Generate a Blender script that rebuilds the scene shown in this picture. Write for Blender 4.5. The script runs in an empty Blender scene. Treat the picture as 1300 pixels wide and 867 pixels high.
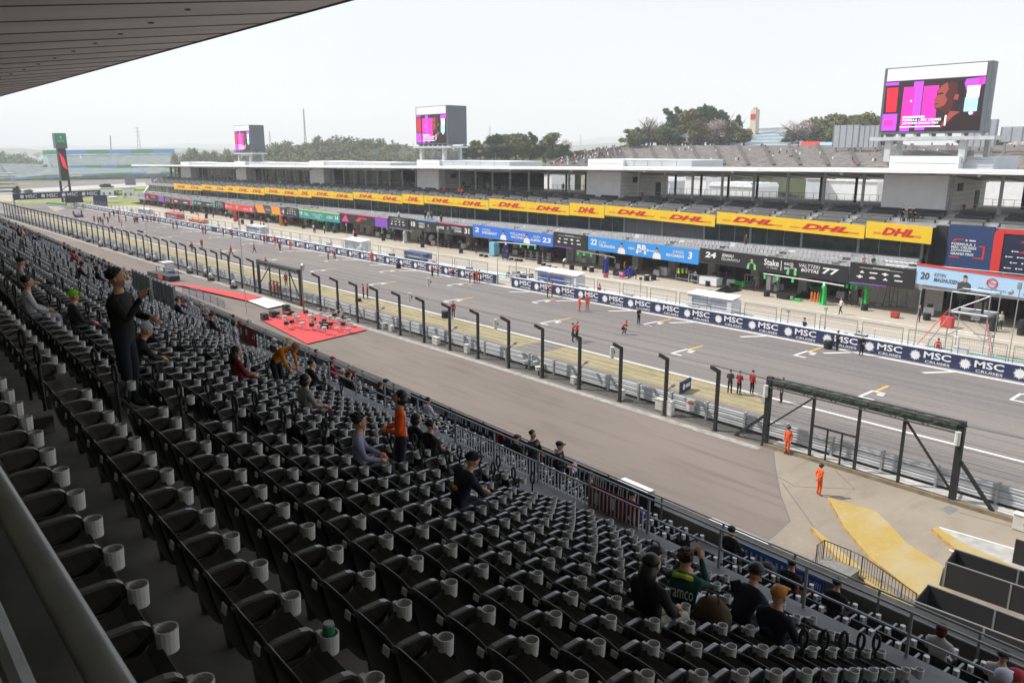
import bpy, math, random
from mathutils import Vector, Matrix
random.seed(7)
SC = bpy.context.scene
COL = SC.collection
# ---------------------------------------------------------------- camera maths (1300 px wide photograph)
FP = 990.; HORIZON = 192.; VPX = -255.; CH = 16.5
TH = math.atan((433 - HORIZON) / FP); CT, ST = math.cos(TH), math.sin(TH)
YAW = math.atan((650 - VPX) * CT / FP)
FX, FY = -math.cos(YAW), math.sin(YAW); RX, RY = FY, -FX
def ray(px, py):
    X = px - 650; Y = 433 - py; fw = FP * CT + Y * ST; u = Y * CT - FP * ST
    return (fw * FX + X * RX, fw * FY + X * RY, u)
def gz(px, py, z=0.):
    d = ray(px, py); t = (z - CH) / d[2]; return Vector((d[0] * t, d[1] * t, z))
def gy(px, py, Y):
    d = ray(px, py); t = Y / d[1]; return Vector((d[0] * t, Y, CH + d[2] * t))
def gx(px, py, X):
    d = ray(px, py); t = X / d[0]; return Vector((X, d[1] * t, CH + d[2] * t))
def gd(px, py, D):
    d = ray(px, py); t = D / math.hypot(d[0], d[1]); return Vector((d[0] * t, d[1] * t, CH + d[2] * t))
def topx(p):
    z = p[2] - CH; fw = p[0] * FX + p[1] * FY; r = p[0] * RX + p[1] * RY
    zc = fw * CT - z * ST; yc = fw * ST + z * CT
    if zc < .05: return (-9999, -9999, zc)
    return (650 + FP * r / zc, 433 - FP * yc / zc, zc)
# ---------------------------------------------------------------- materials
def lin(h):
    if isinstance(h, str):
        h = h.lstrip('#'); c = [int(h[i:i + 2], 16) / 255 for i in (0, 2, 4)]
        return tuple(((x + .055) / 1.055) ** 2.4 if x > .04045 else x / 12.92 for x in c)
    if isinstance(h, (int, float)): return (h, h, h)
    return tuple(h)
MATS = {}
def mat(name, col, rough=.6, metal=0., var=0., scale=4., bump=0., emit=0., spec=.5, stretch=None, alpha=1., detail=4.):
    if name in MATS: return MATS[name]
    m = bpy.data.materials.new(name); m.use_nodes = True
    nt = m.node_tree; b = nt.nodes['Principled BSDF']
    c = lin(col)
    if name == 'm_arm': b.inputs['IOR'].default_value = 2.1
    b.inputs['Base Color'].default_value = (*c, 1); b.inputs['Roughness'].default_value = rough
    b.inputs['Metallic'].default_value = metal; b.inputs['Specular IOR Level'].default_value = spec
    if emit:
        b.inputs['Emission Color'].default_value = (*c, 1); b.inputs['Emission Strength'].default_value = emit
    if alpha < 1: b.inputs['Alpha'].default_value = alpha
    if var or bump:
        tc = nt.nodes.new('ShaderNodeTexCoord'); n = nt.nodes.new('ShaderNodeTexNoise')
        n.inputs['Scale'].default_value = scale; n.inputs['Detail'].default_value = detail
        src = tc.outputs['Object']
        if stretch:
            mp = nt.nodes.new('ShaderNodeMapping'); mp.inputs['Scale'].default_value = stretch
            nt.links.new(src, mp.inputs['Vector']); src = mp.outputs['Vector']
        nt.links.new(src, n.inputs['Vector'])
        if var:
            r = nt.nodes.new('ShaderNodeValToRGB'); e = r.color_ramp.elements
            e[0].position = .3; e[1].position = .7
            e[0].color = (*[max(0, x * (1 - var)) for x in c], 1); e[1].color = (*[min(1, x * (1 + var)) for x in c], 1)
            nt.links.new(n.outputs['Fac'], r.inputs['Fac']); nt.links.new(r.outputs['Color'], b.inputs['Base Color'])
            if emit: nt.links.new(r.outputs['Color'], b.inputs['Emission Color'])
        if bump:
            bp = nt.nodes.new('ShaderNodeBump'); bp.inputs['Strength'].default_value = bump
            nt.links.new(n.outputs['Fac'], bp.inputs['Height']); nt.links.new(bp.outputs['Normal'], b.inputs['Normal'])
    MATS[name] = m
    return m
# ---------------------------------------------------------------- objects and tags
LOC = {}
def tag(o, label=None, cat=None, group=None, kind=None):
    if label: o['label'] = label
    if cat: o['category'] = cat
    if group: o['group'] = group
    if kind: o['kind'] = kind
    return o
def empty(name, loc, label, cat, group=None, rz=0.):
    o = bpy.data.objects.new(name, None); COL.objects.link(o); o.empty_display_size = .2
    o.location = loc; o.rotation_euler = (0, 0, rz); LOC[o.name] = (Vector(loc), rz)
    return tag(o, label, cat, group)
def base_of(o):
    v = Vector((0, 0, 0))
    while o is not None:
        v = v + Vector(o.location); o = o.parent
    return v
class MB:
    def __init__(s): s.v = []; s.f = []; s.m = []
    def add(s, vs, fs, mi=0):
        n = len(s.v); s.v += [tuple(v) for v in vs]
        for f in fs: s.f.append(tuple(i + n for i in f)); s.m.append(mi)
        return s
    def hexa(s, p, mi=0):   # 0-3 bottom ring, 4-7 top ring
        return s.add(p, [(3, 2, 1, 0), (4, 5, 6, 7), (0, 1, 5, 4), (1, 2, 6, 5), (2, 3, 7, 6), (3, 0, 4, 7)], mi)
    def box(s, x0, x1, y0, y1, z0, z1, mi=0):
        return s.hexa([(x0, y0, z0), (x1, y0, z0), (x1, y1, z0), (x0, y1, z0), (x0, y0, z1), (x1, y0, z1), (x1, y1, z1), (x0, y1, z1)], mi)
    def rbox(s, c, size, rz=0., mi=0):
        a, b = math.cos(rz), math.sin(rz); hx, hy, hz = size[0] / 2, size[1] / 2, size[2] / 2
        P = []
        for z in (-hz, hz):
            for x, y in ((-hx, -hy), (hx, -hy), (hx, hy), (-hx, hy)):
                P.append((c[0] + x * a - y * b, c[1] + x * b + y * a, c[2] + z))
        return s.hexa(P, mi)
    def bar(s, a, b, w, h=None, mi=0):    # box beam from a to b
        a, b = Vector(a), Vector(b); h = h or w; d = (b - a).normalized()
        up = Vector((0, 0, 1)) if abs(d.z) < .95 else Vector((0, 1, 0))
        x = d.cross(up).normalized() * (w / 2); y = x.cross(d).normalized() * (h / 2)
        P = [a - x - y, a + x - y, a + x + y, a - x + y, b - x - y, b + x - y, b + x + y, b - x + y]
        return s.hexa(P, mi)
    def tube(s, pts, r, n=6, mi=0, closed=False, caps=True):
        pts = [Vector(p) for p in pts]; N = len(pts); rings = []
        rr = r if isinstance(r, (list, tuple)) else [r] * N
        prev = None
        for i in range(N):
            if closed: d = (pts[(i + 1) % N] - pts[i - 1])
            else: d = pts[min(i + 1, N - 1)] - pts[max(i - 1, 0)]
            d.normalize()
            if prev is None:
                up = Vector((0, 0, 1)) if abs(d.z) < .9 else Vector((1, 0, 0)); x = d.cross(up).normalized()
            else:
                x = (prev - d * prev.dot(d)).normalized()
            prev = x; y = d.cross(x)
            rings.append([pts[i] + (x * math.cos(2 * math.pi * k / n) + y * math.sin(2 * math.pi * k / n)) * rr[i] for k in range(n)])
        V = [p for q in rings for p in q]; Fc = []
        M = N if closed else N - 1
        for i in range(M):
            j = (i + 1) % N
            for k in range(n):
                Fc.append((i * n + k, i * n + (k + 1) % n, j * n + (k + 1) % n, j * n + k))
        if caps and not closed:
            Fc.append(tuple(range(n - 1, -1, -1))); Fc.append(tuple((N - 1) * n + k for k in range(n)))
        return s.add(V, Fc, mi)
    def cyl(s, c, r, h, n=12, mi=0, r2=None):
        r2 = r if r2 is None else r2
        V = [(c[0] + r * math.cos(2 * math.pi * k / n), c[1] + r * math.sin(2 * math.pi * k / n), c[2]) for k in range(n)]
        V += [(c[0] + r2 * math.cos(2 * math.pi * k / n), c[1] + r2 * math.sin(2 * math.pi * k / n), c[2] + h) for k in range(n)]
        Fc = [(k, (k + 1) % n, n + (k + 1) % n, n + k) for k in range(n)] + [tuple(range(n - 1, -1, -1)), tuple(range(n, 2 * n))]
        return s.add(V, Fc, mi)
    def ball(s, c, r, n=8, m=5, mi=0):
        r = r if isinstance(r, (list, tuple)) else (r, r, r)
        V = [(c[0], c[1], c[2] - r[2])]
        for i in range(1, m):
            a = -math.pi / 2 + math.pi * i / m
            for k in range(n):
                t = 2 * math.pi * k / n
                V.append((c[0] + r[0] * math.cos(a) * math.cos(t), c[1] + r[1] * math.cos(a) * math.sin(t), c[2] + r[2] * math.sin(a)))
        V.append((c[0], c[1], c[2] + r[2])); Fc = []
        for k in range(n): Fc.append((0, 1 + (k + 1) % n, 1 + k))
        for i in range(m - 2):
            for k in range(n):
                a = 1 + i * n + k; b = 1 + i * n + (k + 1) % n
                Fc.append((a, b, b + n, a + n))
        L = len(V) - 1; q = 1 + (m - 2) * n
        for k in range(n): Fc.append((q + k, q + (k + 1) % n, L))
        return s.add(V, Fc, mi)
    def prism(s, poly, off, mi=0):      # polygon of 3-D points pushed by vector off
        n = len(poly); off = Vector(off); V = [Vector(p) for p in poly] + [Vector(p) + off for p in poly]
        Fc = [tuple(range(n - 1, -1, -1)), tuple(range(n, 2 * n))] + [(k, (k + 1) % n, n + (k + 1) % n, n + k) for k in range(n)]
        return s.add(V, Fc, mi)
    def merge(s, o, loc=(0, 0, 0), rz=0., sc=1., mi=None):
        a, b = math.cos(rz), math.sin(rz); n = len(s.v)
        s.v += [(loc[0] + sc * (x * a - y * b), loc[1] + sc * (x * b + y * a), loc[2] + sc * z) for x, y, z in o.v]
        for f, m in zip(o.f, o.m): s.f.append(tuple(i + n for i in f)); s.m.append(m if mi is None else mi)
        return s
    def mesh(s, name, mats, smooth=False, off=(0, 0, 0)):
        me = bpy.data.meshes.new(name)
        if off != (0, 0, 0): V = [(x - off[0], y - off[1], z - off[2]) for x, y, z in s.v]
        else: V = s.v
        me.from_pydata(V, [], s.f)
        mats = mats if isinstance(mats, (list, tuple)) else [mats]
        for m in mats: me.materials.append(m)
        if len(mats) > 1: me.polygons.foreach_set('material_index', s.m)
        if smooth: me.polygons.foreach_set('use_smooth', [True] * len(me.polygons))
        me.update(); return me
    def build(s, name, mats, parent=None, label=None, cat=None, group=None, kind=None, smooth=False, origin=None, local=False):
        """vertices are in world space unless local=True (then they are in the parent's space)"""
        off = (0, 0, 0)
        if parent is not None and not local: off = tuple(base_of(parent))
        if origin is not None: off = tuple(origin)
        o = bpy.data.objects.new(name, s.mesh(name, mats, smooth, off)); COL.objects.link(o)
        if parent is not None:
            o.parent = parent
        elif origin is not None: o.location = origin
        return tag(o, label, cat, group, kind)
def copy_tree(o, parent=None):
    c = o.copy(); COL.objects.link(c); c.parent = parent
    for ch in list(o.children): copy_tree(ch, c)
    return c
# ---------------------------------------------------------------- lettering
TXT = {}
def text_geo(body, shear=0., bold=.0, spacing=1.0):
    key = (body, shear, bold, spacing)
    if key in TXT: return TXT[key]
    cu = bpy.data.curves.new('lettering', 'FONT'); cu.body = body; cu.size = 1; cu.resolution_u = 2; cu.space_character = spacing
    cu.shear = shear; cu.offset = bold; cu.fill_mode = 'FRONT'
    ob = bpy.data.objects.new('lettering', cu); COL.objects.link(ob)
    dg = bpy.context.evaluated_depsgraph_get(); dg.update()
    me = ob.evaluated_get(dg).to_mesh()
    V = [tuple(v.co) for v in me.vertices]; Fc = [tuple(p.vertices) for p in me.polygons]
    ob.evaluated_get(dg).to_mesh_clear(); bpy.data.objects.remove(ob); bpy.data.curves.remove(cu)
    if not V: V = [(0, 0, 0)]; Fc = []
    x0 = min(v[0] for v in V); x1 = max(v[0] for v in V); y0 = min(v[1] for v in V); y1 = max(v[1] for v in V)
    w = max(x1 - x0, 1e-6); h = max(y1 - y0, 1e-6)
    V = [((v[0] - x0) / w, (v[1] - y0) / h) for v in V]
    TXT[key] = (V, Fc, w / h)
    return TXT[key]
class Face:
    """a flat panel with corner o, unit axes along ux (width) and uz (height), n out of it"""
    def __init__(s, tl, tr, bl, br, n):
        s.tl, s.tr, s.bl, s.br = map(Vector, (tl, tr, bl, br)); s.n = Vector(n).normalized()
        s.W = (s.tr - s.tl).length; s.Hh = (s.tl - s.bl).length
    def at(s, u, v, d=0.):     # u left to right 0..1, v bottom to top 0..1
        return (s.bl * (1 - u) + s.br * u) * (1 - v) + (s.tl * (1 - u) + s.tr * u) * v + s.n * d
    def slab(s, mb, u0, u1, v0, v1, d0, d1, mi=0):
        return mb.hexa([s.at(u0, v0, d0), s.at(u1, v0, d0), s.at(u1, v0, d1), s.at(u0, v0, d1),
                        s.at(u0, v1, d0), s.at(u1, v1, d0), s.at(u1, v1, d1), s.at(u0, v1, d1)], mi)
    def text(s, mb, body, u0, u1, v0, v1, d=.02, mi=0, shear=0., bold=.0, mirror=False):
        V, Fc, _ = text_geo(body, shear, bold)
        return mb.add([s.at(u0 + (u1 - u0) * ((1 - x) if mirror else x), v0 + (v1 - v0) * y, d) for x, y in V], Fc, mi)
    def poly(s, mb, pts, d=.02, mi=0):
        return mb.add([s.at(u, v, d) for u, v in pts], [tuple(range(len(pts)))], mi)
    def disc(s, mb, u, v, r, d=.02, mi=0, n=16, squash=1.):   # r in metres
        ru, rv = r / s.W, r / s.Hh * squash
        return s.poly(mb, [(u + ru * math.cos(2 * math.pi * k / n), v + rv * math.sin(2 * math.pi * k / n)) for k in range(n)], d, mi)
# ---------------------------------------------------------------- world, light, camera
w = bpy.data.worlds.new('World'); SC.world = w; w.use_nodes = True
nt = w.node_tree; bg = nt.nodes['Background']
sky = nt.nodes.new('ShaderNodeTexSky'); sky.sky_type = 'NISHITA'; sky.sun_disc = False
SUN_AZ = math.radians(34); SUN_EL = math.radians(49)      # direction shadows fall (from +X towards +Y), height of the sun
sky.sun_elevation = SUN_EL
sky.sun_rotation = math.atan2(-math.cos(SUN_AZ), -math.sin(SUN_AZ))
sky.air_density = 1.0; sky.dust_density = 1.5; sky.ozone_density = 1.5; sky.altitude = 50
# thin high haze over the whole sky, whiter towards the horizon
tc = nt.nodes.new('ShaderNodeTexCoord'); sp = nt.nodes.new('ShaderNodeSeparateXYZ'); nt.links.new(tc.outputs['Generated'], sp.inputs[0])
rp = nt.nodes.new('ShaderNodeValToRGB'); e = rp.color_ramp.elements; e[0].position = .0; e[0].color = (1, 1, .99, 1); e[1].position = .45; e[1].color = (.80, .87, .96, 1)
nt.links.new(sp.outputs['Z'], rp.inputs[0])
ns = nt.nodes.new('ShaderNodeTexNoise'); ns.inputs['Scale'].default_value = 2.2; ns.inputs['Detail'].default_value = 4; mp = nt.nodes.new('ShaderNodeMapping'); mp.inputs['Scale'].default_value = (1, 1, 3.5); nt.links.new(tc.outputs['Generated'], mp.inputs[0]); nt.links.new(mp.outputs[0], ns.inputs[0])
mr = nt.nodes.new('ShaderNodeMapRange'); mr.inputs['To Min'].default_value = 4.05; mr.inputs['To Max'].default_value = 4.9; nt.links.new(ns.outputs['Fac'], mr.inputs[0])
vm = nt.nodes.new('ShaderNodeVectorMath'); vm.operation = 'SCALE'; nt.links.new(rp.outputs[0], vm.inputs[0]); nt.links.new(mr.outputs[0], vm.inputs[3])
mx = nt.nodes.new('ShaderNodeMix'); mx.data_type = 'RGBA'; mx.inputs[0].default_value = .86; nt.links.new(sky.outputs[0], mx.inputs[6]); nt.links.new(vm.outputs[0], mx.inputs[7])
nt.links.new(mx.outputs[2], bg.inputs[0]); bg.inputs[1].default_value = .15
sd = bpy.data.lights.new('sun', 'SUN'); sd.energy = 3.3; sd.angle = math.radians(1.5); sd.color = (1, .95, .88)
so = bpy.data.objects.new('sun', sd); COL.objects.link(so)
so.rotation_euler = Vector((math.cos(SUN_AZ) * math.cos(SUN_EL), math.sin(SUN_AZ) * math.cos(SUN_EL), -math.sin(SUN_EL))).to_track_quat('-Z', 'Y').to_euler()
so.location = (0, 0, 80)
cd = bpy.data.cameras.new('camera'); co = bpy.data.objects.new('camera', cd); COL.objects.link(co)
co.location = (0, 0, CH); cd.sensor_width = 36; cd.lens = 36 * FP / 1300; cd.clip_start = .05; cd.clip_end = 30000
fwd = Vector((FX * CT, FY * CT, -ST)); co.rotation_euler = fwd.to_track_quat('-Z', 'Y').to_euler()
SC.camera = co
SC.view_settings.view_transform = 'Standard'; SC.view_settings.look = 'None'; SC.view_settings.exposure = .62; SC.view_settings.gamma = 1
SC.cycles.max_bounces = 6; SC.cycles.diffuse_bounces = 3; SC.cycles.glossy_bounces = 2; SC.cycles.transmission_bounces = 3
SC.cycles.volume_bounces = 1; SC.cycles.use_denoising = True; pass
# ================================================================ PEOPLE (prototype figures, one continuous body each)
import bmesh
def figure(J, arms=True, hands=((1, None), (-1, None))):
    """J: joints. Skin modifier over a skeleton, faces coloured by the nearest bone, then hands with five fingers and face added"""
    order = ['pelvis', 'spine', 'chest', 'neck', 'chin', 'head', 'top', 'shL', 'elL', 'wrL', 'shR', 'elR', 'wrR', 'hiL', 'knL', 'anL', 'toL', 'hiR', 'knR', 'anR', 'toR']
    R = dict(pelvis=(.15, .115), spine=(.135, .10), chest=(.17, .115), neck=(.062, .06), chin=(.055, .055), head=(.05, .055), top=(.03, .03), sh=(.072, .072), el=(.05, .05), wr=(.034, .034), hi=(.095, .095), kn=(.068, .068), an=(.05, .05), to=(.042, .036))
    idx = {n: i for i, n in enumerate(order)}
    E = [('pelvis', 'spine'), ('spine', 'chest'), ('chest', 'neck'), ('neck', 'chin'), ('chin', 'head'), ('head', 'top')]
    for s in 'LR': E += [('chest', 'sh' + s), ('sh' + s, 'el' + s), ('el' + s, 'wr' + s), ('pelvis', 'hi' + s), ('hi' + s, 'kn' + s), ('kn' + s, 'an' + s), ('an' + s, 'to' + s)]
    me = bpy.data.meshes.new('figure'); me.from_pydata([J[n] for n in order], [(idx[a], idx[b]) for a, b in E], [])
    ob = bpy.data.objects.new('figure', me); COL.objects.link(ob)
    ob.modifiers.new('skin', 'SKIN'); ob.modifiers.new('sub', 'SUBSURF').levels = 1
    for n in order:
        sv = me.skin_vertices[0].data[idx[n]]; sv.radius = R.get(n) or R[n[:2]]; sv.use_root = (n == 'pelvis')
    dg = bpy.context.evaluated_depsgraph_get(); dg.update()
    ev = ob.evaluated_get(dg).to_mesh()
    V = [Vector(v.co) for v in ev.vertices]; Fc = [tuple(p.vertices) for p in ev.polygons]
    ob.evaluated_get(dg).to_mesh_clear(); bpy.data.objects.remove(ob); bpy.data.meshes.remove(me)
    bones = []
    tagof = {'chin': 0, 'head': 0, 'top': 0}
    for a, b in E:
        if b in tagof: m = 0
        elif b[:2] in ('sh', 'el', 'wr') or b in ('spine', 'chest', 'neck'): m = 1
        elif b[:2] in ('hi', 'kn', 'an'): m = 2
        else: m = 3
        bones.append((Vector(J[a]), Vector(J[b]), m))
    def near(p):
        best = 9, 0
        for a, b, m in bones:
            d = b - a; t = max(0, min(1, (p - a).dot(d) / max(d.length_squared, 1e-9))); q = (p - a - d * t).length
            q = q * (1.35 if m == 2 else 1)
            if q < best[0]: best = (q, m)
        return best[1]
    mb = MB(); mb.v = [tuple(v) for v in V]
    for f in Fc:
        c = sum((V[i] for i in f), Vector()) / len(f); mb.f.append(f); mb.m.append(near(c))
    for s, sg in (('L', -1), ('R', 1)):       # hands: palm, four fingers, thumb
        el, wr = Vector(J['el' + s]), Vector(J['wr' + s]); d = (wr - el).normalized()
        side = d.cross(Vector((0, 0, 1))); side = side.normalized() if side.length > .2 else Vector((1, 0, 0))
        nrm = side.cross(d).normalized()
        pc = wr + d * .075
        mb.tube([wr - d * .01, wr + d * .03, wr + d * .09], [.028, .036, .034], 8, 0)
        for k, L in enumerate((.065, .078, .072, .055)):
            o = pc + side * (.027 - .018 * k)
            mb.tube([o, o + d * L * .5 - nrm * .006, o + d * L * .85 - nrm * .028, o + d * L - nrm * .045], [.0095, .009, .0085, .006], 5, 0)
        th = wr + d * .02 + side * .03
        mb.tube([th, th + d * .03 + side * .022 - nrm * .012, th + d * .062 + side * .02 - nrm * .026], [.012, .0105, .007], 5, 0)
    h = Vector(J['head']); ch = Vector(J['chin']); up = (Vector(J['top']) - ch).normalized(); f = Vector(J.get('face', (0, 1, 0))).normalized()
    f = (f - up * f.dot(up)).normalized(); sd_ = f.cross(up)
    c = (h + ch) * .5 + up * .035; nu, nv = 12, 9; V = []; n0 = len(mb.v)
    for j in range(nv + 1):
        b = -math.pi / 2 + math.pi * j / nv; z = math.sin(b); q = math.cos(b) * (1 if z > -.2 else 1 - .22 * (-z - .2))
        for i in range(nu):
            t = 2 * math.pi * i / nu; V.append(c + sd_ * (.076 * q * math.cos(t)) + f * (.096 * q * math.sin(t) - .01 * z) + up * (.118 * z))
    mb.add(V, [(j * nu + i, j * nu + (i + 1) % nu, (j + 1) * nu + (i + 1) % nu, (j + 1) * nu + i) for j in range(nv) for i in range(nu)], 0)
    mb.tube([c + f * .085 + up * .012, c + f * .112 - up * .018, c + f * .092 - up * .03], [.008, .014, .008], 6, 0)       # nose
    mb.tube([c + f * .08 - up * .058 - sd_ * .022, c + f * .09 - up * .057, c + f * .08 - up * .058 + sd_ * .022], [.003, .006, .003], 5, 5)   # mouth
    for e in (-1, 1):
        mb.ball(tuple(c + f * .082 + up * .012 + sd_ * .03 * e), .0085, 6, 4, 4)
        mb.tube([c + f * .086 + up * .03 + sd_ * .016 * e, c + f * .084 + up * .033 + sd_ * .042 * e], .004, 4, 4)      # brow
        mb.ball(tuple(c - f * .005 - up * .005 + sd_ * .078 * e), (.014, .02, .03), 6, 4, 0)
    me = mb.mesh('person', [MATS['skin_light'], MATS['cloth_default'], MATS['cloth_default'], MATS['shoe_black'], MATS['eye'], MATS['lip']], smooth=True)
    return me, c, up, f
mat('skin_light', '#c99a7c', .6, var=.06, scale=9); mat('skin_brown', '#8a5a3f', .6, var=.06, scale=9)
mat('cloth_default', .1, .85); mat('shoe_black', .02, .5); mat('eye', .02, .3); mat('lip', '#9a5a4c', .5)
mat('hair_black', .012, .45, var=.3, scale=30); mat('hair_brown', '#3a2418', .5, var=.3, scale=30); mat('hair_ginger', '#a8743c', .5, var=.2, scale=30)
def cloth(c):
    k = 'cloth_' + (c.lstrip('#') if isinstance(c, str) else str(c))
    return mat(k, c, .85, var=.16, scale=7, bump=.15)
ST_ = dict(pelvis=(0, 0, .95), spine=(0, .01, 1.13), chest=(0, 0, 1.34), neck=(0, .0, 1.475), chin=(0, .015, 1.56), head=(0, .02, 1.64), top=(0, .005, 1.7),
           shL=(-.18, 0, 1.40), elL=(-.23, -.03, 1.13), wrL=(-.23, .08, .90), shR=(.18, 0, 1.40), elR=(.23, -.03, 1.13), wrR=(.23, .08, .90),
           hiL=(-.09, 0, .90), knL=(-.10, .03, .50), anL=(-.11, -.02, .09), toL=(-.13, .13, .04), hiR=(.09, 0, .90), knR=(.10, .03, .50), anR=(.11, -.02, .09), toR=(.13, .13, .04))
def pose(**k): d = dict(ST_); d.update(k); return d
SIT = dict(pelvis=(0, -.16, .52), spine=(0, -.22, .70), chest=(0, -.22, .92), neck=(0, -.2, 1.05), chin=(0, -.175, 1.13), head=(0, -.165, 1.21), top=(0, -.175, 1.27),
           shL=(-.18, -.22, .97), elL=(-.24, -.12, .72), wrL=(-.13, .1, .64), shR=(.18, -.22, .97), elR=(.24, -.12, .72), wrR=(.13, .1, .64),
           hiL=(-.09, -.14, .50), knL=(-.12, .26, .52), anL=(-.12, .24, .10), toL=(-.13, .38, .05), hiR=(.09, -.14, .50), knR=(.12, .26, .52), anR=(.12, .24, .10), toR=(.13, .38, .05))
def sit(**k): d = dict(SIT); d.update(k); return d
POSES = dict(
    stand=pose(),
    hands_back=pose(elL=(-.24, -.1, 1.14), wrL=(-.06, -.19, .98), elR=(.24, -.1, 1.14), wrR=(.06, -.19, .96)),
    arms_front=pose(elL=(-.24, .04, 1.13), wrL=(-.08, .24, 1.12), elR=(.24, .04, 1.13), wrR=(.08, .24, 1.10)),
    phone=pose(elL=(-.24, .1, 1.14), wrL=(-.14, .26, 1.12), elR=(.22, .14, 1.16), wrR=(.10, .26, 1.42)),
    walk=pose(knL=(-.09, .2, .52), anL=(-.1, .22, .11), toL=(-.11, .36, .08), knR=(.09, -.06, .5), anR=(.1, -.34, .14), toR=(.11, -.22, .04), wrL=(-.22, -.14, .93), elL=(-.23, -.12, 1.14), wrR=(.22, .2, .95)),
    crouch=pose(pelvis=(0, -.2, .62), spine=(0, -.08, .78), chest=(0, .08, .93), neck=(0, .17, 1.04), chin=(0, .21, 1.11), head=(0, .24, 1.19), top=(0, .24, 1.25), shL=(-.18, .1, .99), shR=(.18, .1, .99), elL=(-.2, .28, .78), elR=(.2, .28, .78), wrL=(-.08, .42, .95), wrR=(.08, .42, .95), hiL=(-.1, -.18, .58), hiR=(.1, -.18, .58), knL=(-.14, .22, .52), knR=(.14, .1, .42), anL=(-.13, .06, .1), anR=(.13, -.16, .12), toL=(-.14, .2, .04), toR=(.14, -.02, .04)),
    bend=pose(pelvis=(0, -.08, .95), spine=(0, .06, 1.1), chest=(0, .25, 1.22), neck=(0, .38, 1.26), chin=(0, .44, 1.26), head=(0, .52, 1.27), top=(0, .57, 1.3), shL=(-.18, .28, 1.24), shR=(.18, .28, 1.24), elL=(-.2, .36, .98), elR=(.2, .36, .98), wrL=(-.12, .46, .78), wrR=(.12, .44, .8), hiL=(-.09, -.06, .9), hiR=(.09, -.06, .9), face=(0, .6, -.8)),
    sit=sit(),
    sit_look=sit(chin=(.02, -.165, 1.12), head=(.03, -.145, 1.2), top=(.02, -.16, 1.265), face=(.75, .6, -.2)),
    sit_lean=sit(spine=(0, -.12, .70), chest=(0, -.02, .9), neck=(0, .06, 1.02), chin=(0, .11, 1.09), head=(0, .14, 1.16), top=(0, .13, 1.225), shL=(-.18, 0, .95), shR=(.18, 0, .95), elL=(-.22, .14, .72), elR=(.22, .14, .72), wrL=(-.09, .3, .66), wrR=(.09, .3, .66), face=(0, .8, -.5)),
    sit_photo=sit(elL=(-.23, -.02, .82), elR=(.23, -.02, .84), wrL=(-.09, .1, 1.08), wrR=(.1, .1, 1.12)))
FIG = {}
def fig(p):
    if p not in FIG: FIG[p] = figure(POSES[p])
    return FIG[p]
def hairmesh(style):
    m = MB()
    if style == 'cap':
        m.ball((0, -.012, .04), (.096, .108, .078), 10, 6); m.prism([(-.065, .07, .032), (.065, .07, .032), (.05, .165, .02), (-.05, .165, .02)], (0, 0, .014))
    elif style == 'helmet':
        m.ball((0, -.01, .015), (.115, .13, .12), 10, 7); m.prism([(-.08, .08, .0), (.08, .08, .0), (.07, .15, -.015), (-.07, .15, -.015)], (0, 0, .016))
    elif style == 'beanie':
        m.ball((0, -.014, .045), (.099, .108, .088), 10, 6); m.tube([(.098 * math.cos(a * math.pi / 6), -.014 + .106 * math.sin(a * math.pi / 6), .02) for a in range(12)], .014, 5, closed=True)
    elif style == 'long':
        m.ball((0, -.036, .03), (.098, .096, .086), 10, 6); m.tube([(0, -.06, .0), (0, -.085, -.12), (0, -.08, -.24), (0, -.075, -.34)], [.09, .098, .085, .04], 8)
    elif style == 'bob':
        m.ball((0, -.038, .03), (.1, .098, .088), 10, 6); m.tube([(0, -.05, .0), (0, -.05, -.08), (0, -.045, -.14)], [.1, .098, .06], 8)
    elif style == 'curly':
        m.ball((0, -.036, .035), (.1, .096, .088), 10, 6); r = random.Random(3)
        for k in range(40):
            a = r.uniform(0, 6.28); b = r.uniform(.1, 1.4); m.ball((.1 * math.cos(a) * math.cos(b), -.036 + .1 * math.sin(a) * math.cos(b), .035 + .09 * math.sin(b)), .024, 5, 4)
    else:
        m.ball((0, -.036, .034), (.093, .094, .08), 10, 6)
        r = random.Random(5)
        for k in range(26):
            a = r.uniform(0, 6.28); b = r.uniform(.25, 1.4); m.ball((.09 * math.cos(a) * math.cos(b), -.036 + .088 * math.sin(a) * math.cos(b), .034 + .074 * math.sin(b)), .017, 5, 4)
    return m.mesh({'cap': 'cap', 'helmet': 'helmet', 'beanie': 'beanie'}.get(style, 'hair'), MATS['hair_black'], smooth=True)
HAIR = {}
def person(p, loc, rz, top, legs, label, hair='short', hcol='hair_black', skin='skin_light', group=None, scale=1., shoes=None, lift=0.):
    me, h, up, f = fig(p)
    o = bpy.data.objects.new('person', me); COL.objects.link(o)
    o.location = (loc[0], loc[1], loc[2] + lift); o.rotation_euler = (0, 0, rz); o.scale = (scale,) * 3
    for i, m in enumerate((MATS[skin], cloth(top), cloth(legs), cloth(shoes) if shoes else MATS['shoe_black'])):
        o.material_slots[i].link = 'OBJECT'; o.material_slots[i].material = m
    tag(o, label, 'person', group)
    if hair not in HAIR: HAIR[hair] = hairmesh(hair)
    hm = HAIR[hair]; c = bpy.data.objects.new({'cap': 'cap', 'helmet': 'helmet', 'beanie': 'beanie'}.get(hair, 'hair'), hm); COL.objects.link(c)
    c.parent = o
    x = f.cross(up).normalized(); y = up.cross(x)
    c.matrix_local = Matrix.Translation(h + up * .022) @ Matrix(((x.x, y.x, up.x, 0), (x.y, y.y, up.y, 0), (x.z, y.z, up.z, 0), (0, 0, 0, 1)))
    c.material_slots[0].link = 'OBJECT'; c.material_slots[0].material = MATS[hcol] if hcol in MATS else cloth(hcol)
    return o
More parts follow.
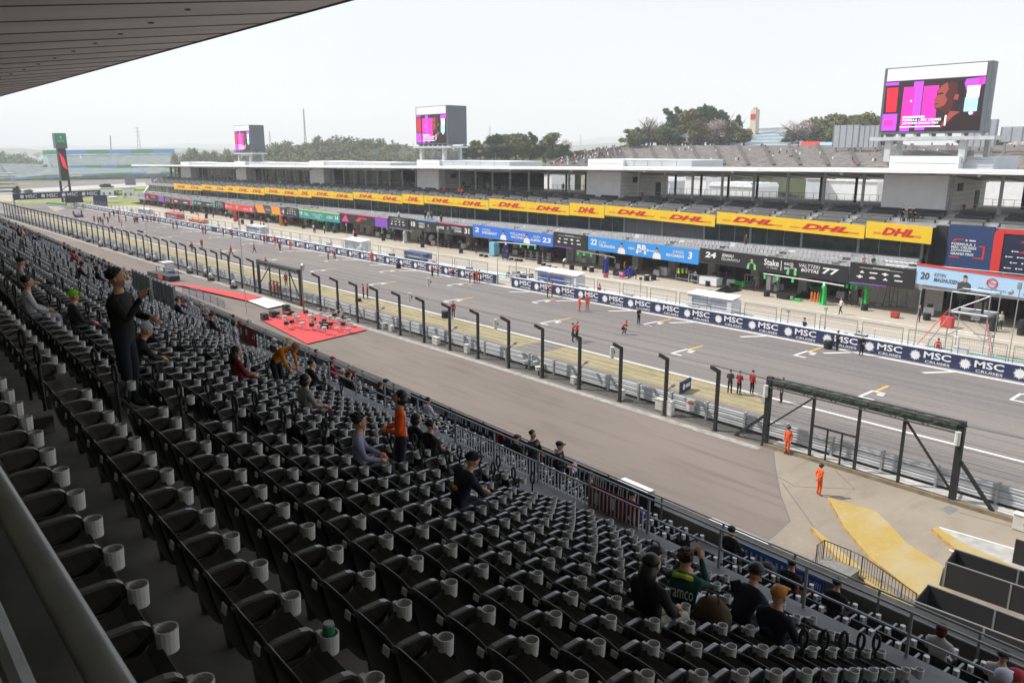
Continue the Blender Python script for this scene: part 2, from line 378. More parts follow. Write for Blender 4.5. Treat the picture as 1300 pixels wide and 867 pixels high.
# ================================================================ GROUND
def G(x): 
    t = max(0., -x - 45.); return -.0042 * min(t, 300.)
def gG(px, py, off=0.):
    z = off
    for _ in range(8): z = G(gz(px, py, z).x) + off
    return gz(px, py, z)
def sheet(name, x0, x1, y0, y1, off, m, step=12., kind='structure', label=None, cat=None):
    """flat ribbon following the fall of the straight; y0,y1 may be functions of x"""
    f0 = y0 if callable(y0) else (lambda x: y0); f1 = y1 if callable(y1) else (lambda x: y1)
    n = max(1, int(math.ceil((x1 - x0) / step))); mb = MB(); V = []
    for i in range(n + 1):
        x = x0 + (x1 - x0) * i / n; V += [(x, f0(x), G(x) + off), (x, f1(x), G(x) + off)]
    mb.add(V, [(2 * i, 2 * i + 2, 2 * i + 3, 2 * i + 1) for i in range(n)])
    return mb.build(name, m, kind=kind, label=label, cat=cat)
def surface(name, layers, rough=.9, bump=.1, bscale=60.):
    """procedural surface: base colour plus noise layers (scale, stretch, colour, low, high, amount)"""
    m = bpy.data.materials.new(name); m.use_nodes = True; nt = m.node_tree; b = nt.nodes['Principled BSDF']
    b.inputs['Roughness'].default_value = rough; tc = nt.nodes.new('ShaderNodeTexCoord'); cur = None
    b.inputs['Specular IOR Level'].default_value = .3
    for i, L in enumerate(layers):
        if i == 0:
            rgb = nt.nodes.new('ShaderNodeRGB'); rgb.outputs[0].default_value = (*lin(L), 1); cur = rgb.outputs[0]; continue
        sc, stt, c, lo, hi, am = L
        mp = nt.nodes.new('ShaderNodeMapping'); mp.inputs['Scale'].default_value = stt; nt.links.new(tc.outputs['Object'], mp.inputs['Vector'])
        n = nt.nodes.new('ShaderNodeTexNoise'); n.inputs['Scale'].default_value = sc; n.inputs['Detail'].default_value = 5; nt.links.new(mp.outputs[0], n.inputs['Vector'])
        r = nt.nodes.new('ShaderNodeMapRange'); r.inputs['From Min'].default_value = lo; r.inputs['From Max'].default_value = hi; r.inputs['To Max'].default_value = am
        nt.links.new(n.outputs['Fac'], r.inputs['Value'])
        mx = nt.nodes.new('ShaderNodeMix'); mx.data_type = 'RGBA'; nt.links.new(r.outputs[0], mx.inputs[0]); nt.links.new(cur, mx.inputs[6]); mx.inputs[7].default_value = (*lin(c), 1)
        cur = mx.outputs[2]
    nt.links.new(cur, b.inputs['Base Color'])
    if bump:
        n = nt.nodes.new('ShaderNodeTexNoise'); n.inputs['Scale'].default_value = bscale; nt.links.new(tc.outputs['Object'], n.inputs['Vector'])
        bp = nt.nodes.new('ShaderNodeBump'); bp.inputs['Strength'].default_value = bump; nt.links.new(n.outputs['Fac'], bp.inputs['Height']); nt.links.new(bp.outputs[0], b.inputs['Normal'])
    MATS[name] = m; return m
surface('m_track', [(.225, .2, .182), (.05, (.25, 2.2, 1), (.185, .168, .163), .4, .62, .8), (.35, (.06, 3.5, 1), (.15, .138, .134), .45, .62, .75), (.9, (.03, 2.2, 1), (.13, .12, .117), .56, .66, .7), (3., (1, 1, 1), (.28, .25, .235), .5, .75, .4), (40, (1, 1, 1), (.13, .12, .115), .45, .8, .35)])
surface('m_apron', [(.195, .163, .138), (.09, (.5, 1.6, 1), (.24, .20, .175), .42, .65, .8), (.6, (.3, 2., 1), (.14, .113, .1), .52, .7, .6), (1.4, (.05, 3, 1), (.15, .12, .106), .58, .66, .5), (5., (1, 1, 1), (.22, .19, .17), .55, .75, .35), (45, (1, 1, 1), (.12, .1, .092), .45, .8, .4)])
surface('m_concrete_yard', [(.315, .265, .205), (.12, (1, 1, 1), (.23, .195, .155), .42, .62, .9), (.9, (1, .4, 1), (.22, .19, .155), .52, .7, .6), (.5, (2.5, .2, 1), (.2, .175, .15), .58, .66, .5), (3., (1, 1, 1), (.36, .31, .25), .52, .75, .4), (30, (1, 1, 1), (.2, .17, .14), .5, .8, .3)])
surface('m_pitlane', [(.44, .385, .305), (.08, (.4, 2, 1), (.37, .32, .255), .42, .65, .8), (.8, (.2, 3, 1), (.3, .265, .22), .56, .75, .5), (6., (1, 1, 1), (.48, .43, .36), .5, .75, .4)])
surface('m_verge', [(.33, .275, .17), (.35, (.5, 2, 1), (.21, .195, .095), .45, .65, .8), (1.5, (1, 1, 1), (.40, .34, .19), .5, .7, .7), (12, (1, 1, 1), (.16, .165, .06), .5, .75, .5)], bump=.6, bscale=25)
surface('m_land', [(.13, .14, .07), (.02, (1, 1, 1), (.24, .21, .14), .45, .6, .8), (.1, (1, 1, 1), (.08, .1, .04), .5, .7, .6)])
surface('m_gravel', [(.42, .36, .26), (.05, (1, 1, 1), (.34, .3, .21), .45, .65, .7), (2, (1, 1, 1), (.5, .44, .33), .5, .75, .4)])
surface('m_whitepaint', [(.72, .71, .69), (2.5, (1, 1, 1), (.42, .4, .38), .55, .72, .6), (14, (1, 1, 1), (.5, .48, .46), .55, .8, .5)], bump=0)
surface('m_yellowline', [(.72, .42, .05), (3., (1, 1, 1), (.5, .33, .1), .5, .72, .6)], bump=0)
surface('m_yellowkerb', [(.40, .285, .085), (.8, (1, .4, 1), (.40, .33, .2), .46, .64, .85), (4., (1, 1, 1), (.47, .35, .12), .5, .7, .6), (25, (1, 1, 1), (.4, .3, .12), .5, .8, .4)])
surface('m_redcarpet', [(.62, .075, .075), (.7, (1, 1, 1), (.5, .06, .065), .45, .7, .6), (20, (1, 1, 1), (.68, .1, .1), .5, .8, .3)], bump=.2)
# base sheet to the horizon, with the step up from the apron to the track
mb = MB(); xs = [-9000, -2500, -900, -500, -345] + list(range(-330, 61, 15)) + [200, 900, 6000]
ys = [(-3000, -1.05), (0, -1.05), (42.98, -1.05), (43.02, -.03), (64.2, -.03), (125, -.03), (260, -.03), (700, -1), (2500, -3), (12000, -6)]
V = [(x, y, z + G(x)) for x in xs for y, z in ys]; n = len(ys)
mb.add(V, [(i * n + j, (i + 1) * n + j, (i + 1) * n + j + 1, i * n + j + 1) for i in range(len(xs) - 1) for j in range(n - 1)])
mb.build('ground', MATS['m_land'], kind='structure')
sheet('apron', -330, 40, 14, 42.97, -1.0, MATS['m_apron'])
sheet('track', -420, 60, 43.05, 64.3, 0., MATS['m_track'])
sheet('pit_lane', -330, 60, 64.3, 91.6, 0., MATS['m_pitlane'])
sheet('paddock', -330, 90, 112, 175, .0, MATS['m_pitlane'])
# concrete yard at the gate: outline taken on the apron level
poly = [gz(*p, -.994) for p in [(982, 574), (984, 592), (991, 628), (1003, 660), (984, 678), (966, 692)]]
poly = [Vector((poly[0].x, 41.88, -.994))] + poly + [Vector((-15.0, 24, -.994)), Vector((40, 24, -.994)), Vector((40, 41.88, -.994))]
mb = MB(); mb.add(poly, [tuple(range(len(poly)))[::-1]]); mb.build('concrete_yard', MATS['m_concrete_yard'], kind='structure')
sheet('grass_verge', -262, -27.5, 43.9, lambda x: 47.2, .004, MATS['m_verge'], kind='stuff', label='dry yellow green grass strip between guardrail and track', cat='grass')
mb = MB(); e = [gz(*p, .0045) for p in [(877, 497), (915, 507), (938, 517), (960, 526)]]
mb.add([(-27.5, 43.9, .0045), (-24.6, 43.9, .0045), (-25.6, 45.3, .0045), (-26.9, 46.7, .0045), (-27.5, 47.2, .0045)], [(0, 1, 2, 3, 4)]); mb.build('grass_verge', MATS['m_verge'], kind='stuff', label='rounded end of the dry grass strip by the gate', cat='grass')
sheet('track_line', -330, 60, 47.35, 47.6, .004, MATS['m_whitepaint'])
sheet('track_line', -290, 60, 63.9, 64.28, .004, MATS['m_whitepaint'])
sheet('fence_ledge', -330, -23.2, 40.4, 41.0, -.985, mat('m_ledge', (.33, .32, .29), .9, var=.3, scale=2))
sheet('pit_lane_line', -280, 60, 74.6, 74.75, .004, MATS['m_whitepaint'])
sheet('pit_lane_line', -280, 60, 78.2, 78.5, .004, mat('m_fadedline', (.6, .58, .5), .8, var=.25, scale=1))
# grid boxes, every 8 m, alternating sides
mb = MB(); my = MB()
for k in range(-1, 30):
    for row, x0, y in ((0, -15.4 - 16 * k, 61.6), (1, -22.6 - 16 * k, 54.5)):
        if x0 < -300 or x0 > 10: continue
        z = G(x0) + .005
        mb.box(x0 - .1, x0 + .1, y - 2.3, y - .1, z - .004, z); mb.box(x0 + .1, x0 + 1.0, y - 2.3, y - 2.1, z - .004, z); mb.box(x0 + .1, x0 + .9, y - .3, y - .1, z - .004, z)
        mb.box(x0 + .55, x0 + 1.0, y - .9, y - .5, z - .004, z)
        my.box(x0 + .1, x0 + .3, y - .08, y + 1.9, z - .004, z)
mb.build('grid_marking', MATS['m_whitepaint'], kind='structure'); my.build('grid_marking', MATS['m_yellowline'], kind='structure')
mb = MB()     # slanting white lines by the pit wall
for k in range(0, 26):
    x = -12.4 - 8 * k
    z = G(x) + .006
    mb.prism([(x - 1.9, 61.9, z - .005), (x - 1.55, 61.85, z - .005), (x - .15, 63.85, z - .005), (x - .5, 63.88, z - .005)][::1], (0, 0, .004))
mb.build('grid_marking', MATS['m_whitepaint'], kind='structure')
# yellow islands in the yard
def island(name, top, h, m_top, m_side):
    P = [gz(*p, -1.0 + h) for p in top]; a = MB()
    a.add(P, [tuple(range(len(P)))[::-1]]); q = [Vector((p.x, p.y, -.993)) for p in P]; n = len(P)
    a.add(P + q, [(k, (k + 1) % n, n + (k + 1) % n, n + k) for k in range(n)], 1)
    return a.build(name, [m_top, m_side], kind='structure')
mside = mat('m_kerbside', (.42, .25, .08), .8, var=.35, scale=3)
island('yellow_kerb', [(1051, 630), (1112, 648), (1130, 665), (1152, 689), (1198, 718), (1192, 742), (1260, 778), (1330, 818), (1330, 838), (1245, 800), (1160, 750), (1105, 707), (1072, 668)], .14, MATS['m_yellowkerb'], mside)
island('yellow_kerb', [(1029, 668), (1036, 671), (1066, 697), (1120, 742), (1165, 775), (1160, 781), (1100, 738), (1060, 704)], .16, MATS['m_yellowkerb'], mside)
island('yellow_kerb', [(1183, 670), (1189, 668), (1232, 693), (1280, 715), (1340, 741), (1340, 753), (1272, 726), (1222, 703)], .17, MATS['m_yellowkerb'], mside)
island('grey_kerb', [(1183, 670), (1192, 669), (1245, 685), (1330, 708), (1330, 742), (1270, 722), (1222, 700)], .14, mat('m_greykerb', (.38, .37, .34), .9, var=.2, scale=2), mside)
mb = MB()
for a, b in (((1192, 668.5), (1330, 708)), ((1205, 697), (1330, 745))):
    p, q = gz(*a, -.85), gz(*b, -.85); mb.bar(p, q, .1, .02)
mb.build('kerb_line', MATS['m_whitepaint'], kind='structure')
# joints and cover plates in the yard
mb = MB()
for a in ([(982, 574), (984, 592), (991, 628), (1003, 660), (984, 678), (966, 692)],): 
    for p, q in zip(a, a[1:]): mb.bar(gz(*p, -.992), gz(*q, -.992), .07, .008)
for p, q in [((1218, 650), (1330, 680)), ((987, 604), (1010, 617)), ((993, 612), (1033, 668)), ((1010, 617), (1085, 620)), ((1060, 596), (1085, 620)), ((1040, 700), (1025, 720))]: mb.bar(gz(*p, -.992), gz(*q, -.992), .06, .008)
mb.build('yard_joint', mat('m_joint', (.16, .15, .14), .9), kind='structure')
mb = MB(); P = [gz(*p, -.985) for p in [(1193, 645), (1206, 641), (1217, 646), (1205, 652)]]; mb.add(P, [(3, 2, 1, 0)]); mb.build('cover_plate', mat('m_plate', (.2, .21, .21), .5, var=.2), kind='structure')
# boards lying along the foot of the stand
for a, b, wd, lab in (((789, 608), (826, 624), .55, 'short white board lying on brown asphalt behind the parapet'), ((901, 659), (975, 691), .42, 'long white board lying on brown asphalt near the yard joint')):
    p, q = gz(*a, -.93), gz(*b, -.93); mb = MB(); mb.bar(p, q, wd, .1); mb.build('white_board', mat('m_board', (.66, .66, .66), .6, var=.1), label=lab, cat='board')
# carpet, banner and the drum band's gear
P = [gz(*p, -.99) for p in [(329, 404), (386, 396), (466, 418), (390, 436)]]
mb = MB(); mb.prism(P[::-1], (0, 0, .012)); mb.build('red_carpet', MATS['m_redcarpet'], label='large red carpet under the drum kits on brown asphalt', cat='carpet')
P = [gz(*p, -.99) for p in [(212, 358), (231, 360), (333, 376), (315, 381.5)]]
mb = MB(); mb.prism(P[::-1], (0, 0, .012)); mb.build('red_carpet', MATS['m_redcarpet'], label='narrow red carpet runner leading to the white floor banner', cat='carpet')
P = [gz(*p, -.985) for p in [(315, 381.5), (335, 377), (363, 386), (340, 391)]]
r_ = empty('floor_banner', (P[0] + P[2]) / 2, 'white square banner lying flat at the end of the red runner', 'banner')
mb = MB(); mb.prism(P[::-1], (0, 0, .012)); mb.build('sheet', mat('m_whitecloth', (.75, .75, .75), .8), r_)
f = Face(P[1], P[2], P[0], P[3], (0, 0, 1)); mb = MB()
for k in range(5): mb.add([f.at(.2 + .1 * (k % 2), .2 + .13 * k, .02), f.at(.8, .2 + .13 * k, .02), f.at(.8, .26 + .13 * k, .02), f.at(.2 + .1 * (k % 2), .26 + .13 * k, .02)], [(0, 1, 2, 3)])
mb.build('print', mat('m_pinkprint', (.6, .35, .36), .8), r_)
# ================================================================ GRANDSTAND (rows run 2 degrees off the straight)
SH = .035
def S(x, y, z): return Vector((x, y + SH * (-x - 3.5), z))
ROWT = [.94, 1.79, 2.6, 3.36, 4.09, 4.8, 5.45, 6.05, 6.67, 7.25, 7.8, 8.33, 8.85, 9.36, 9.86]
NROW = len(ROWT)
def rowY(i): return ROWT[i]
def rowZ(i): return 13.67 - .4844 * (ROWT[i] - .94)
def sbox(mb, x0, x1, y0, y1, z0, z1, mi=0):
    return mb.hexa([S(x0, y0, z0), S(x1, y0, z0), S(x1, y1, z0), S(x0, y1, z0), S(x0, y0, z1), S(x1, y0, z1), S(x1, y1, z1), S(x0, y1, z1)], mi)
XL, XR = -205., 9.
m_step = mat('m_step', (.24, .23, .21), .85, var=.35, scale=1.3, bump=.1)
m_walk = mat('m_walk', (.19, .19, .19), .8, var=.25, scale=1.1)
m_parapet = mat('m_parapet', (.17, .155, .13), .9, var=.4, scale=.9)
m_rail = mat('m_rail_grey', (.28, .30, .31), .42, .5, var=.15, scale=6)
m_galv = mat('m_galv', (.45, .47, .48), .45, .55, var=.15, scale=5)
m_black = mat('m_black', (.012, .012, .013), .45, var=.2, scale=5)
stand = empty('grandstand', S(-3.5, 0, 6.4), 'long dark grandstand with terraced seat rows, walkway, parapet and roof above', 'grandstand')
mb = MB()
for i in range(NROW): sbox(mb, XL, XR, rowY(i - 1) + .2 if i else .41, rowY(i) + .2, rowZ(i) - .8, rowZ(i))
for k in range(-1, 26):          # half steps in the aisles
    xa = -3.1 - 7.95 * k + .05
    if xa < XL: break
    for i in range(1, NROW): sbox(mb, xa, xa + .85, rowY(i - 1) + .201, rowY(i - 1) + .2 + .45 * (rowY(i) - rowY(i - 1)), rowZ(i) + .01, (rowZ(i) + rowZ(i - 1)) / 2)
mb.build('terrace', m_step, stand)
mb = MB(); sbox(mb, XL, XR, rowY(NROW - 1) + .2, 12.1, 8.0, 8.62); mb.build('walkway', m_walk, stand)
mb = MB()
for i, (y0, y1, z) in enumerate(((12.1, 12.96, 7.5), (12.96, 13.74, 7.2), (13.74, 14.52, 6.9), (14.52, 15.95, 6.6))): sbox(mb, XL, XR, y0, y1, 5.6, z)
mb.build('lower_terrace', m_walk, stand)
mb = MB(); sbox(mb, XL, XR, 15.95, 16.4, -1.3, 6.95); mb.build('parapet', m_parapet, stand)
mb = MB(); sbox(mb, XL, XR, -3.5, .2, 14.2, 14.62); sbox(mb, XL, XR, .05, .2, 12.6, 14.2); mb.build('upper_deck', mat('m_deck', (.03, .03, .032), .7, var=.3), stand)
# roof: ceiling rises towards its front edge
def RZ(y): return 21.0 - .135 * (13.3 - y)
mb = MB(); mb.hexa([(-330, -14, RZ(-14)), (60, -14, RZ(-14)), (60, 13.3, RZ(13.3)), (-330, 13.3, RZ(13.3)), (-330, -14, RZ(-14) + .7), (60, -14, RZ(-14) + .7), (60, 13.3, 21.12), (-330, 13.3, 21.12)])
roof = mb.build('roof', mat('m_ceiling', (.84, .835, .83), .75, var=.12, scale=.5, stretch=(1, .15, 1)), stand)
mb = MB(); mc = MB(); md = MB()
x = -6.4
while x > -320:
    mb.bar((x, -13.9, RZ(-13.9) - .012), (x, 13.28, RZ(13.28) - .012), .05, .03)
    for y in (8.8,): mc.cyl((x - 1.5, y, RZ(y) - .04), .08, .04, 10)
    x -= 3.15
mb.bar((-330, 13.3, 20.99), (60, 13.3, 20.99), .1, .06)
b0 = tuple(base_of(roof))
mb.build('panel_seam', mat('m_seam', (.16, .155, .15), .8), roof, local=False); mc.build('downlight', mat('m_downlight', (.2, .19, .17), .5), roof)
# back wall so the space under the roof is closed behind
mb = MB(); mb.box(-330, 60, -14.4, -14, 5, 19); mb.build('back_wall', m_step, stand)
# ---- seats
m_seat = mat('m_seat', (.021, .022, .024), .34, spec=.5, var=.25, scale=6)
m_arm = mat('m_arm', (.10, .103, .107), .28, spec=.5)
m_cup = mat('m_cup', (.62, .62, .62), .5, var=.08, scale=8)
def seat_back_mb(hi=True):
    m = MB(); U = 9 if hi else 3; Vn = 5 if hi else 2; F_ = []
    for side in (0, 1):
        for j in range(Vn):
            v = j / (Vn - 1)
            for i in range(U):
                u = -1 + 2 * i / (U - 1)
                top = .675 - .06 * abs(u) ** 2.6
                bt = .13 + .05 * abs(u) ** 3; z = bt + (top - bt) * v
                y = -.21 - .11 * v - .03 * (1 - u * u) * (.4 + .6 * v) + .015 * v * v + (.03 if side else 0) * (1 if j < Vn - 1 else .4)
                m.v.append((u * .243, y, z))
    n = U * Vn
    for j in range(Vn - 1):
        for i in range(U - 1):
            a = j * U + i
            m.f.append((a, a + U, a + U + 1, a + 1)); m.f.append((n + a, n + a + 1, n + a + U + 1, n + a + U)); m.m += [0, 0]
    for i in range(U - 1):
        a = (Vn - 1) * U + i; m.f.append((a, n + a, n + a + 1, a + 1)); m.m.append(0); m.f.append((i, i + 1, n + i + 1, n + i)); m.m.append(0)
    for j in range(Vn - 1):
        a = j * U; m.f.append((a, n + a, n + a + U, a + U)); m.m.append(0); a = j * U + U - 1; m.f.append((a, a + U, n + a + U, n + a)); m.m.append(0)
    return m
def seat_pan_mb():
    m = MB(); prof = [(-.235, .43), (-.15, .44), (-.07, .475), (-.015, .52), (.0, .49), (-.06, .43), (-.22, .385)]
    V = []
    for k, u in enumerate((-.215, -.18, .18, .215)):
        s = .96 if k in (0, 3) else 1
        V += [(u, -.12 + (y + .12) * s, z - (.01 if k in (0, 3) else 0)) for y, z in prof]
    n = len(prof); Fc = []
    for k in range(3):
        for i in range(n): Fc.append((k * n + i, k * n + (i + 1) % n, (k + 1) * n + (i + 1) % n, (k + 1) * n + i))
    Fc += [tuple(range(n - 1, -1, -1)), tuple(range(3 * n, 4 * n))]
    return m.add(V, Fc)
def arm_mb():
    m = MB(); path = [(-.31, .585), (-.24, .605), (-.10, .61), (-.055, .60), (-.025, .575), (-.012, .53), (-.02, .36)]
    for (a, b), (c, d) in zip(path, path[1:]):
        L = math.hypot(c - a, d - b); ny, nz = (d - b) / L * .02, -(c - a) / L * .02
        m.hexa([(.228, a + ny, b + nz), (.272, a + ny, b + nz), (.272, c + ny, d + nz), (.228, c + ny, d + nz), (.228, a, b), (.272, a, b), (.272, c, d), (.228, c, d)])
    return m
def cup_mb(n=16):
    m = MB(); cx, cy = .365, .02; z0, z1 = .48, .60; R, r = .056, .049; V = []
    for rr, z in ((R * .9, z0), (R, z1), (r, z1), (r, z0 + .012)):
        V += [(cx + rr * math.cos(2 * math.pi * k / n), cy + rr * math.sin(2 * math.pi * k / n), z) for k in range(n)]
    Fc = []
    for q in range(3):
        for k in range(n): Fc.append((q * n + k, q * n + (k + 1) % n, (q + 1) * n + (k + 1) % n, (q + 1) * n + k))
    Fc += [tuple(range(n - 1, -1, -1)), tuple(3 * n + k for k in range(n))]
    m.add(V, Fc); m.box(.262, .318, -.015, .015, .49, .575); return m
def bracket_mb():
    m = MB(); m.bar((.25, -.16, .0), (.25, -.2, .42), .05, .07); m.bar((.25, -.24, .4), (.25, -.02, .4), .04, .05); return m
def tag_mb():
    m = MB(); m.hexa([(.215, -.362, .575), (.285, -.362, .575), (.285, -.352, .575), (.215, -.352, .575), (.215, -.352, .625), (.285, -.352, .625), (.285, -.342, .63), (.215, -.342, .63)]); return m
SEATM = [(n, f().mesh(n, mm, smooth=False), mm) for n, f, mm in (('seat_back', seat_back_mb, m_seat), ('seat_pan', seat_pan_mb, m_seat), ('armrest', arm_mb, m_arm), ('cup_holder', cup_mb, m_cup), ('bracket', bracket_mb, m_seat), ('number_tag', tag_mb, m_cup))]
for n, me, _ in SEATM:
    if n in ('seat_back',): me.polygons.foreach_set('use_smooth', [True] * len(me.polygons))
LOD1 = MB(); LOD1.merge(seat_back_mb(False)); LOD1.merge(seat_pan_mb()) ; LOD1.merge(arm_mb(), mi=1); LOD1.merge(cup_mb(8), mi=2); LOD1.merge(bracket_mb())
LOD2 = MB(); LOD2.hexa([(-.245, -.24, .14), (.245, -.24, .14), (.245, -.2, .14), (-.245, -.2, .14), (-.2, -.34, .67), (.2, -.34, .67), (.2, -.31, .67), (-.2, -.31, .67)])
LOD2.box(-.21, .21, -.22, -.01, .42, .47); LOD2.box(.228, .272, -.31, -.012, .59, .61, 1); LOD2.box(.228, .272, -.03, -.012, .38, .59, 1); LOD2.cyl((.365, .02, .48), .056, .12, 6, 2)
LOW = MB(); LOW.merge(LOD2)
seats = []
for k in range(-2, 26):
    xr = -3.1 - 7.95 * k
    for i in range(NROW):
        for q in range(14):
            x = xr - .5 * q - .365
            if x < XL + 1 or x > XR - 2: continue
            p = S(x, rowY(i), rowZ(i)); t = topx(p + Vector((0, -.3, .6)))
            if t[2] < .3: continue
            if t[0] < -120 or t[0] > 1420 or t[1] > 1010: continue
            seats.append((t[2], i, x, p, -30 < t[0] < 1330 and t[1] < 890))
seats.sort(key=lambda s: s[0])
RN = ['first row, next to the handrail', 'second row from the handrail', 'third row from the handrail', 'fourth row from the handrail', 'fifth row from the handrail', 'sixth row from the handrail', 'seventh row from the handrail', 'eighth row from the handrail', 'ninth row from the handrail', 'tenth row from the handrail', 'eleventh row from the handrail', 'twelfth row from the handrail', 'thirteenth row from the handrail', 'fourteenth row from the handrail', 'last row before the walkway']
big = [s for s in seats if s[4]][:300]; bigset = set(id(s) for s in big)
for s in big:
    r_ = empty('stadium_seat', s[3], 'black stadium seat with grey cup holder in the ' + RN[s[1]].split(',')[0], 'seat', 'black seats near the camera in the ' + RN[s[1]].split(',')[0], rz=-SH)
    for n, me, mm in SEATM:
        o = bpy.data.objects.new(n, me); COL.objects.link(o); o.parent = r_
mb = MB()
for s in seats:
    if id(s) in bigset: continue
    mb.merge(LOD1 if s[0] < 26 else LOD2, s[3], -SH)
for i, (y, z) in enumerate(((12.75, 7.5), (13.53, 7.2), (14.31, 6.9), (15.1, 6.6))):
    for k in range(-1, 26):
        for q in range(14):
            x = -2.3 - 7.95 * k - .5 * q - .25
            if XL + 1 < x < 5: mb.merge(LOD2, S(x, y, z), -SH)
mb.build('stadium_seat', [m_seat, m_arm, m_cup], kind='stuff', label='thousands of black seats with grey cup holders filling the stand', cat='seats')
# ---- aisle poles with a loop on top
pm = MB(); pm.tube([(0, 0, 0), (0, 0, .78)], .02, 6)
pm.tube([(-.0, .04 * math.cos(a), .9 + .12 * math.sin(a)) for a in [math.pi * 2 * k / 12 for k in range(12)]], .021, 5, closed=True)
pmesh = pm.mesh('aisle_pole', m_black)
npole = 0
for k in range(-1, 9):
    xr = -3.1 - 7.95 * k
    for i in range(1, NROW):
        for x, side in ((xr - .46, 'left'), (xr + .62, 'right')):
            p = S(x, rowY(i) - .3, rowZ(i)); t = topx(p)
            if not (-20 < t[0] < 1320 and t[1] < 900) or x > XR: continue
            o = bpy.data.objects.new('aisle_pole', pmesh); COL.objects.link(o); o.location = p; o.rotation_euler = (0, 0, -SH - (1.2 if side == 'right' else .85))
            nm = ['rightmost', 'nearest', 'second', 'third', 'fourth', 'fifth', 'sixth', 'seventh', 'eighth', 'ninth'][k + 1]
            tag(o, 'thin black aisle pole with loop top, %s side of the %s aisle' % (side, nm), 'handrail pole', 'aisle poles on the %s side of the %s aisle' % (side, nm))
# ---- railings
def railing(label, x0, x1, y, z0, z1, rails, sp, m, r=.022, cat='railing', pickets=None, grp=None):
    rt = empty('railing', S((x0 + x1) / 2, y, z0), label, cat, grp); a = MB()
    for rz_ in rails: a.tube([S(x0, y, z0 + (z1 - z0) * rz_), S(x1, y, z0 + (z1 - z0) * rz_)], r, 6)
    a.build('rail', m, rt); n = max(1, int(round((x1 - x0) / sp))); b = MB(); b.box(-r, r, -r, r, 0, z1 - z0); pmm = b.mesh('post', m)
    for i in range(min(n + 1, 100)):
        o = bpy.data.objects.new('post', pmm); COL.objects.link(o); o.parent = rt; o.location = S(x0 + (x1 - x0) * i / n, y, z0) - S((x0 + x1) / 2, y, z0)
    if pickets:
        a = MB(); x = x0 + .06
        while x < x1: 
            p = S(x, y, z0); a.box(p.x - .011, p.x + .011, p.y - .011, p.y + .011, z0 + pickets[0], z0 + pickets[1]); x += .115
        a.build('picket', mat('m_picket', (.6, .62, .63), .5, .2), rt)
    return rt
railing('grey two-rail walkway railing at the right end of the stand', -9.4, 5, 12.0, 8.62, 9.42, (1, .5), 1.9, m_rail)
railing('grey walkway railing filled with upright pickets beside the red banner', -16.4, -9.4, 12.0, 8.3, 9.42, (1, .72, .1), 1.75, m_rail, pickets=(.1, .8))
railing('grey two-rail walkway railing from the pickets to the far left', -60, -16.4, 12.0, 8.62, 9.42, (1, .5), 1.9, m_rail)
railing('grey walkway railing at the distant end of the stand', -200, -60, 12.0, 8.62, 9.42, (1, .5), 2.6, m_rail)
railing('dark parapet railing along the front of the stand, right half', -26, 6, 15.85, 6.6, 7.32, (1, .55), 1.95, m_rail)
railing('dark parapet railing along the front of the stand, left half', -200, -26, 15.85, 6.6, 7.32, (1,), 2.6, m_rail)
# vomitory screens: grey panels on the walkway rail, far left
for x0, x1, lab in ((-43.4, -39.9, 'nearer blue grey screen panel on the walkway rail, far left'), (-47.4, -44.0, 'farther blue grey screen panel on the walkway rail, far left')):
    t = empty('hoarding', S((x0 + x1) / 2, 11.6, 8.62), lab, 'screen panel'); a = MB()
    n = 5
    for i in range(n): sbox(a, x0 + (x1 - x0) * i / n + .05, x0 + (x1 - x0) * (i + 1) / n - .05, 11.6, 11.64, 8.7, 9.9)
    a.build('panel', mat('m_bluegrey', (.36, .43, .47), .6, var=.1), t); a = MB()
    for i in range(n + 1):
        x = x0 + (x1 - x0) * i / n; sbox(a, x - .04, x + .04, 11.56, 11.68, 8.62, 10.0)
    a.build('frame', m_rail, t)
# handrail in the near corner
t = empty('handrail', (-4, .3, 14.62), 'thick grey steel handrail in the near left corner above the seats', 'handrail')
a = MB(); a.tube([(2, .29 - .01, 15.5), (-9, .31, 15.5)], .037, 16); a.build('rail', mat('m_bigrail', (.27, .285, .29), .38, .6, var=.12, scale=8), t, smooth=True)
a = MB(); a.tube([(2, .21, 15.12), (-9, .23, 15.12)], .034, 8); a.tube([(2, .21, 14.8), (-9, .23, 14.8)], .022, 8); a.build('lower_rail', m_rail, t)
for x in (-1.2, -3.2, -5.2, -7.2):
    a = MB(); a.tube([(x, .21, 14.62), (x, .24, 15.3), (x, .3, 15.47)], .024, 8); a.build('post', m_rail, t)
# banners on the stand
m_navy = mat('m_navycloth', (.012, .015, .035), .8, var=.2); m_wht = mat('m_whiteprint', (.75, .75, .75), .7); m_redp = mat('m_redprint', (.6, .03, .03), .7)
t = empty('cloth_banner', S(-17, 15.7, 6.62), 'long dark navy cloth banner with white letters hung along the front parapet rail', 'banner')
tl, tr, bl, br = S(-24.6, 15.78, 7.28), S(-12.2, 15.78, 7.28), S(-24.6, 15.74, 6.62), S(-12.2, 15.74, 6.62)
f = Face(tl, tr, bl, br, (0, -1, .05)); a = MB(); f.slab(a, 0, 1, 0, 1, -.012, 0); a.build('cloth', m_navy, t)
a = MB(); r = random.Random(4); u = .03
while u < .97:
    wd = r.uniform(.008, .014)
    if .42 < u < .5: u = .5
    k = r.randint(0, 3); v0, v1 = (.12, .85) if u > .5 else ((.5, .88) if r.random() < .6 else (.1, .45))
    f.slab(a, u, u + wd * .3, v0, v1, .001, .006); 
    if k: f.slab(a, u, u + wd, v1 - .12, v1, .007, .01)
    if k > 1: f.slab(a, u + wd * .72, u + wd, v0, v1, .011, .014)
    if k > 2: f.slab(a, u, u + wd, v0, v0 + .1, .015, .018)
    u += wd * 1.35
a.build('lettering', m_wht, t)
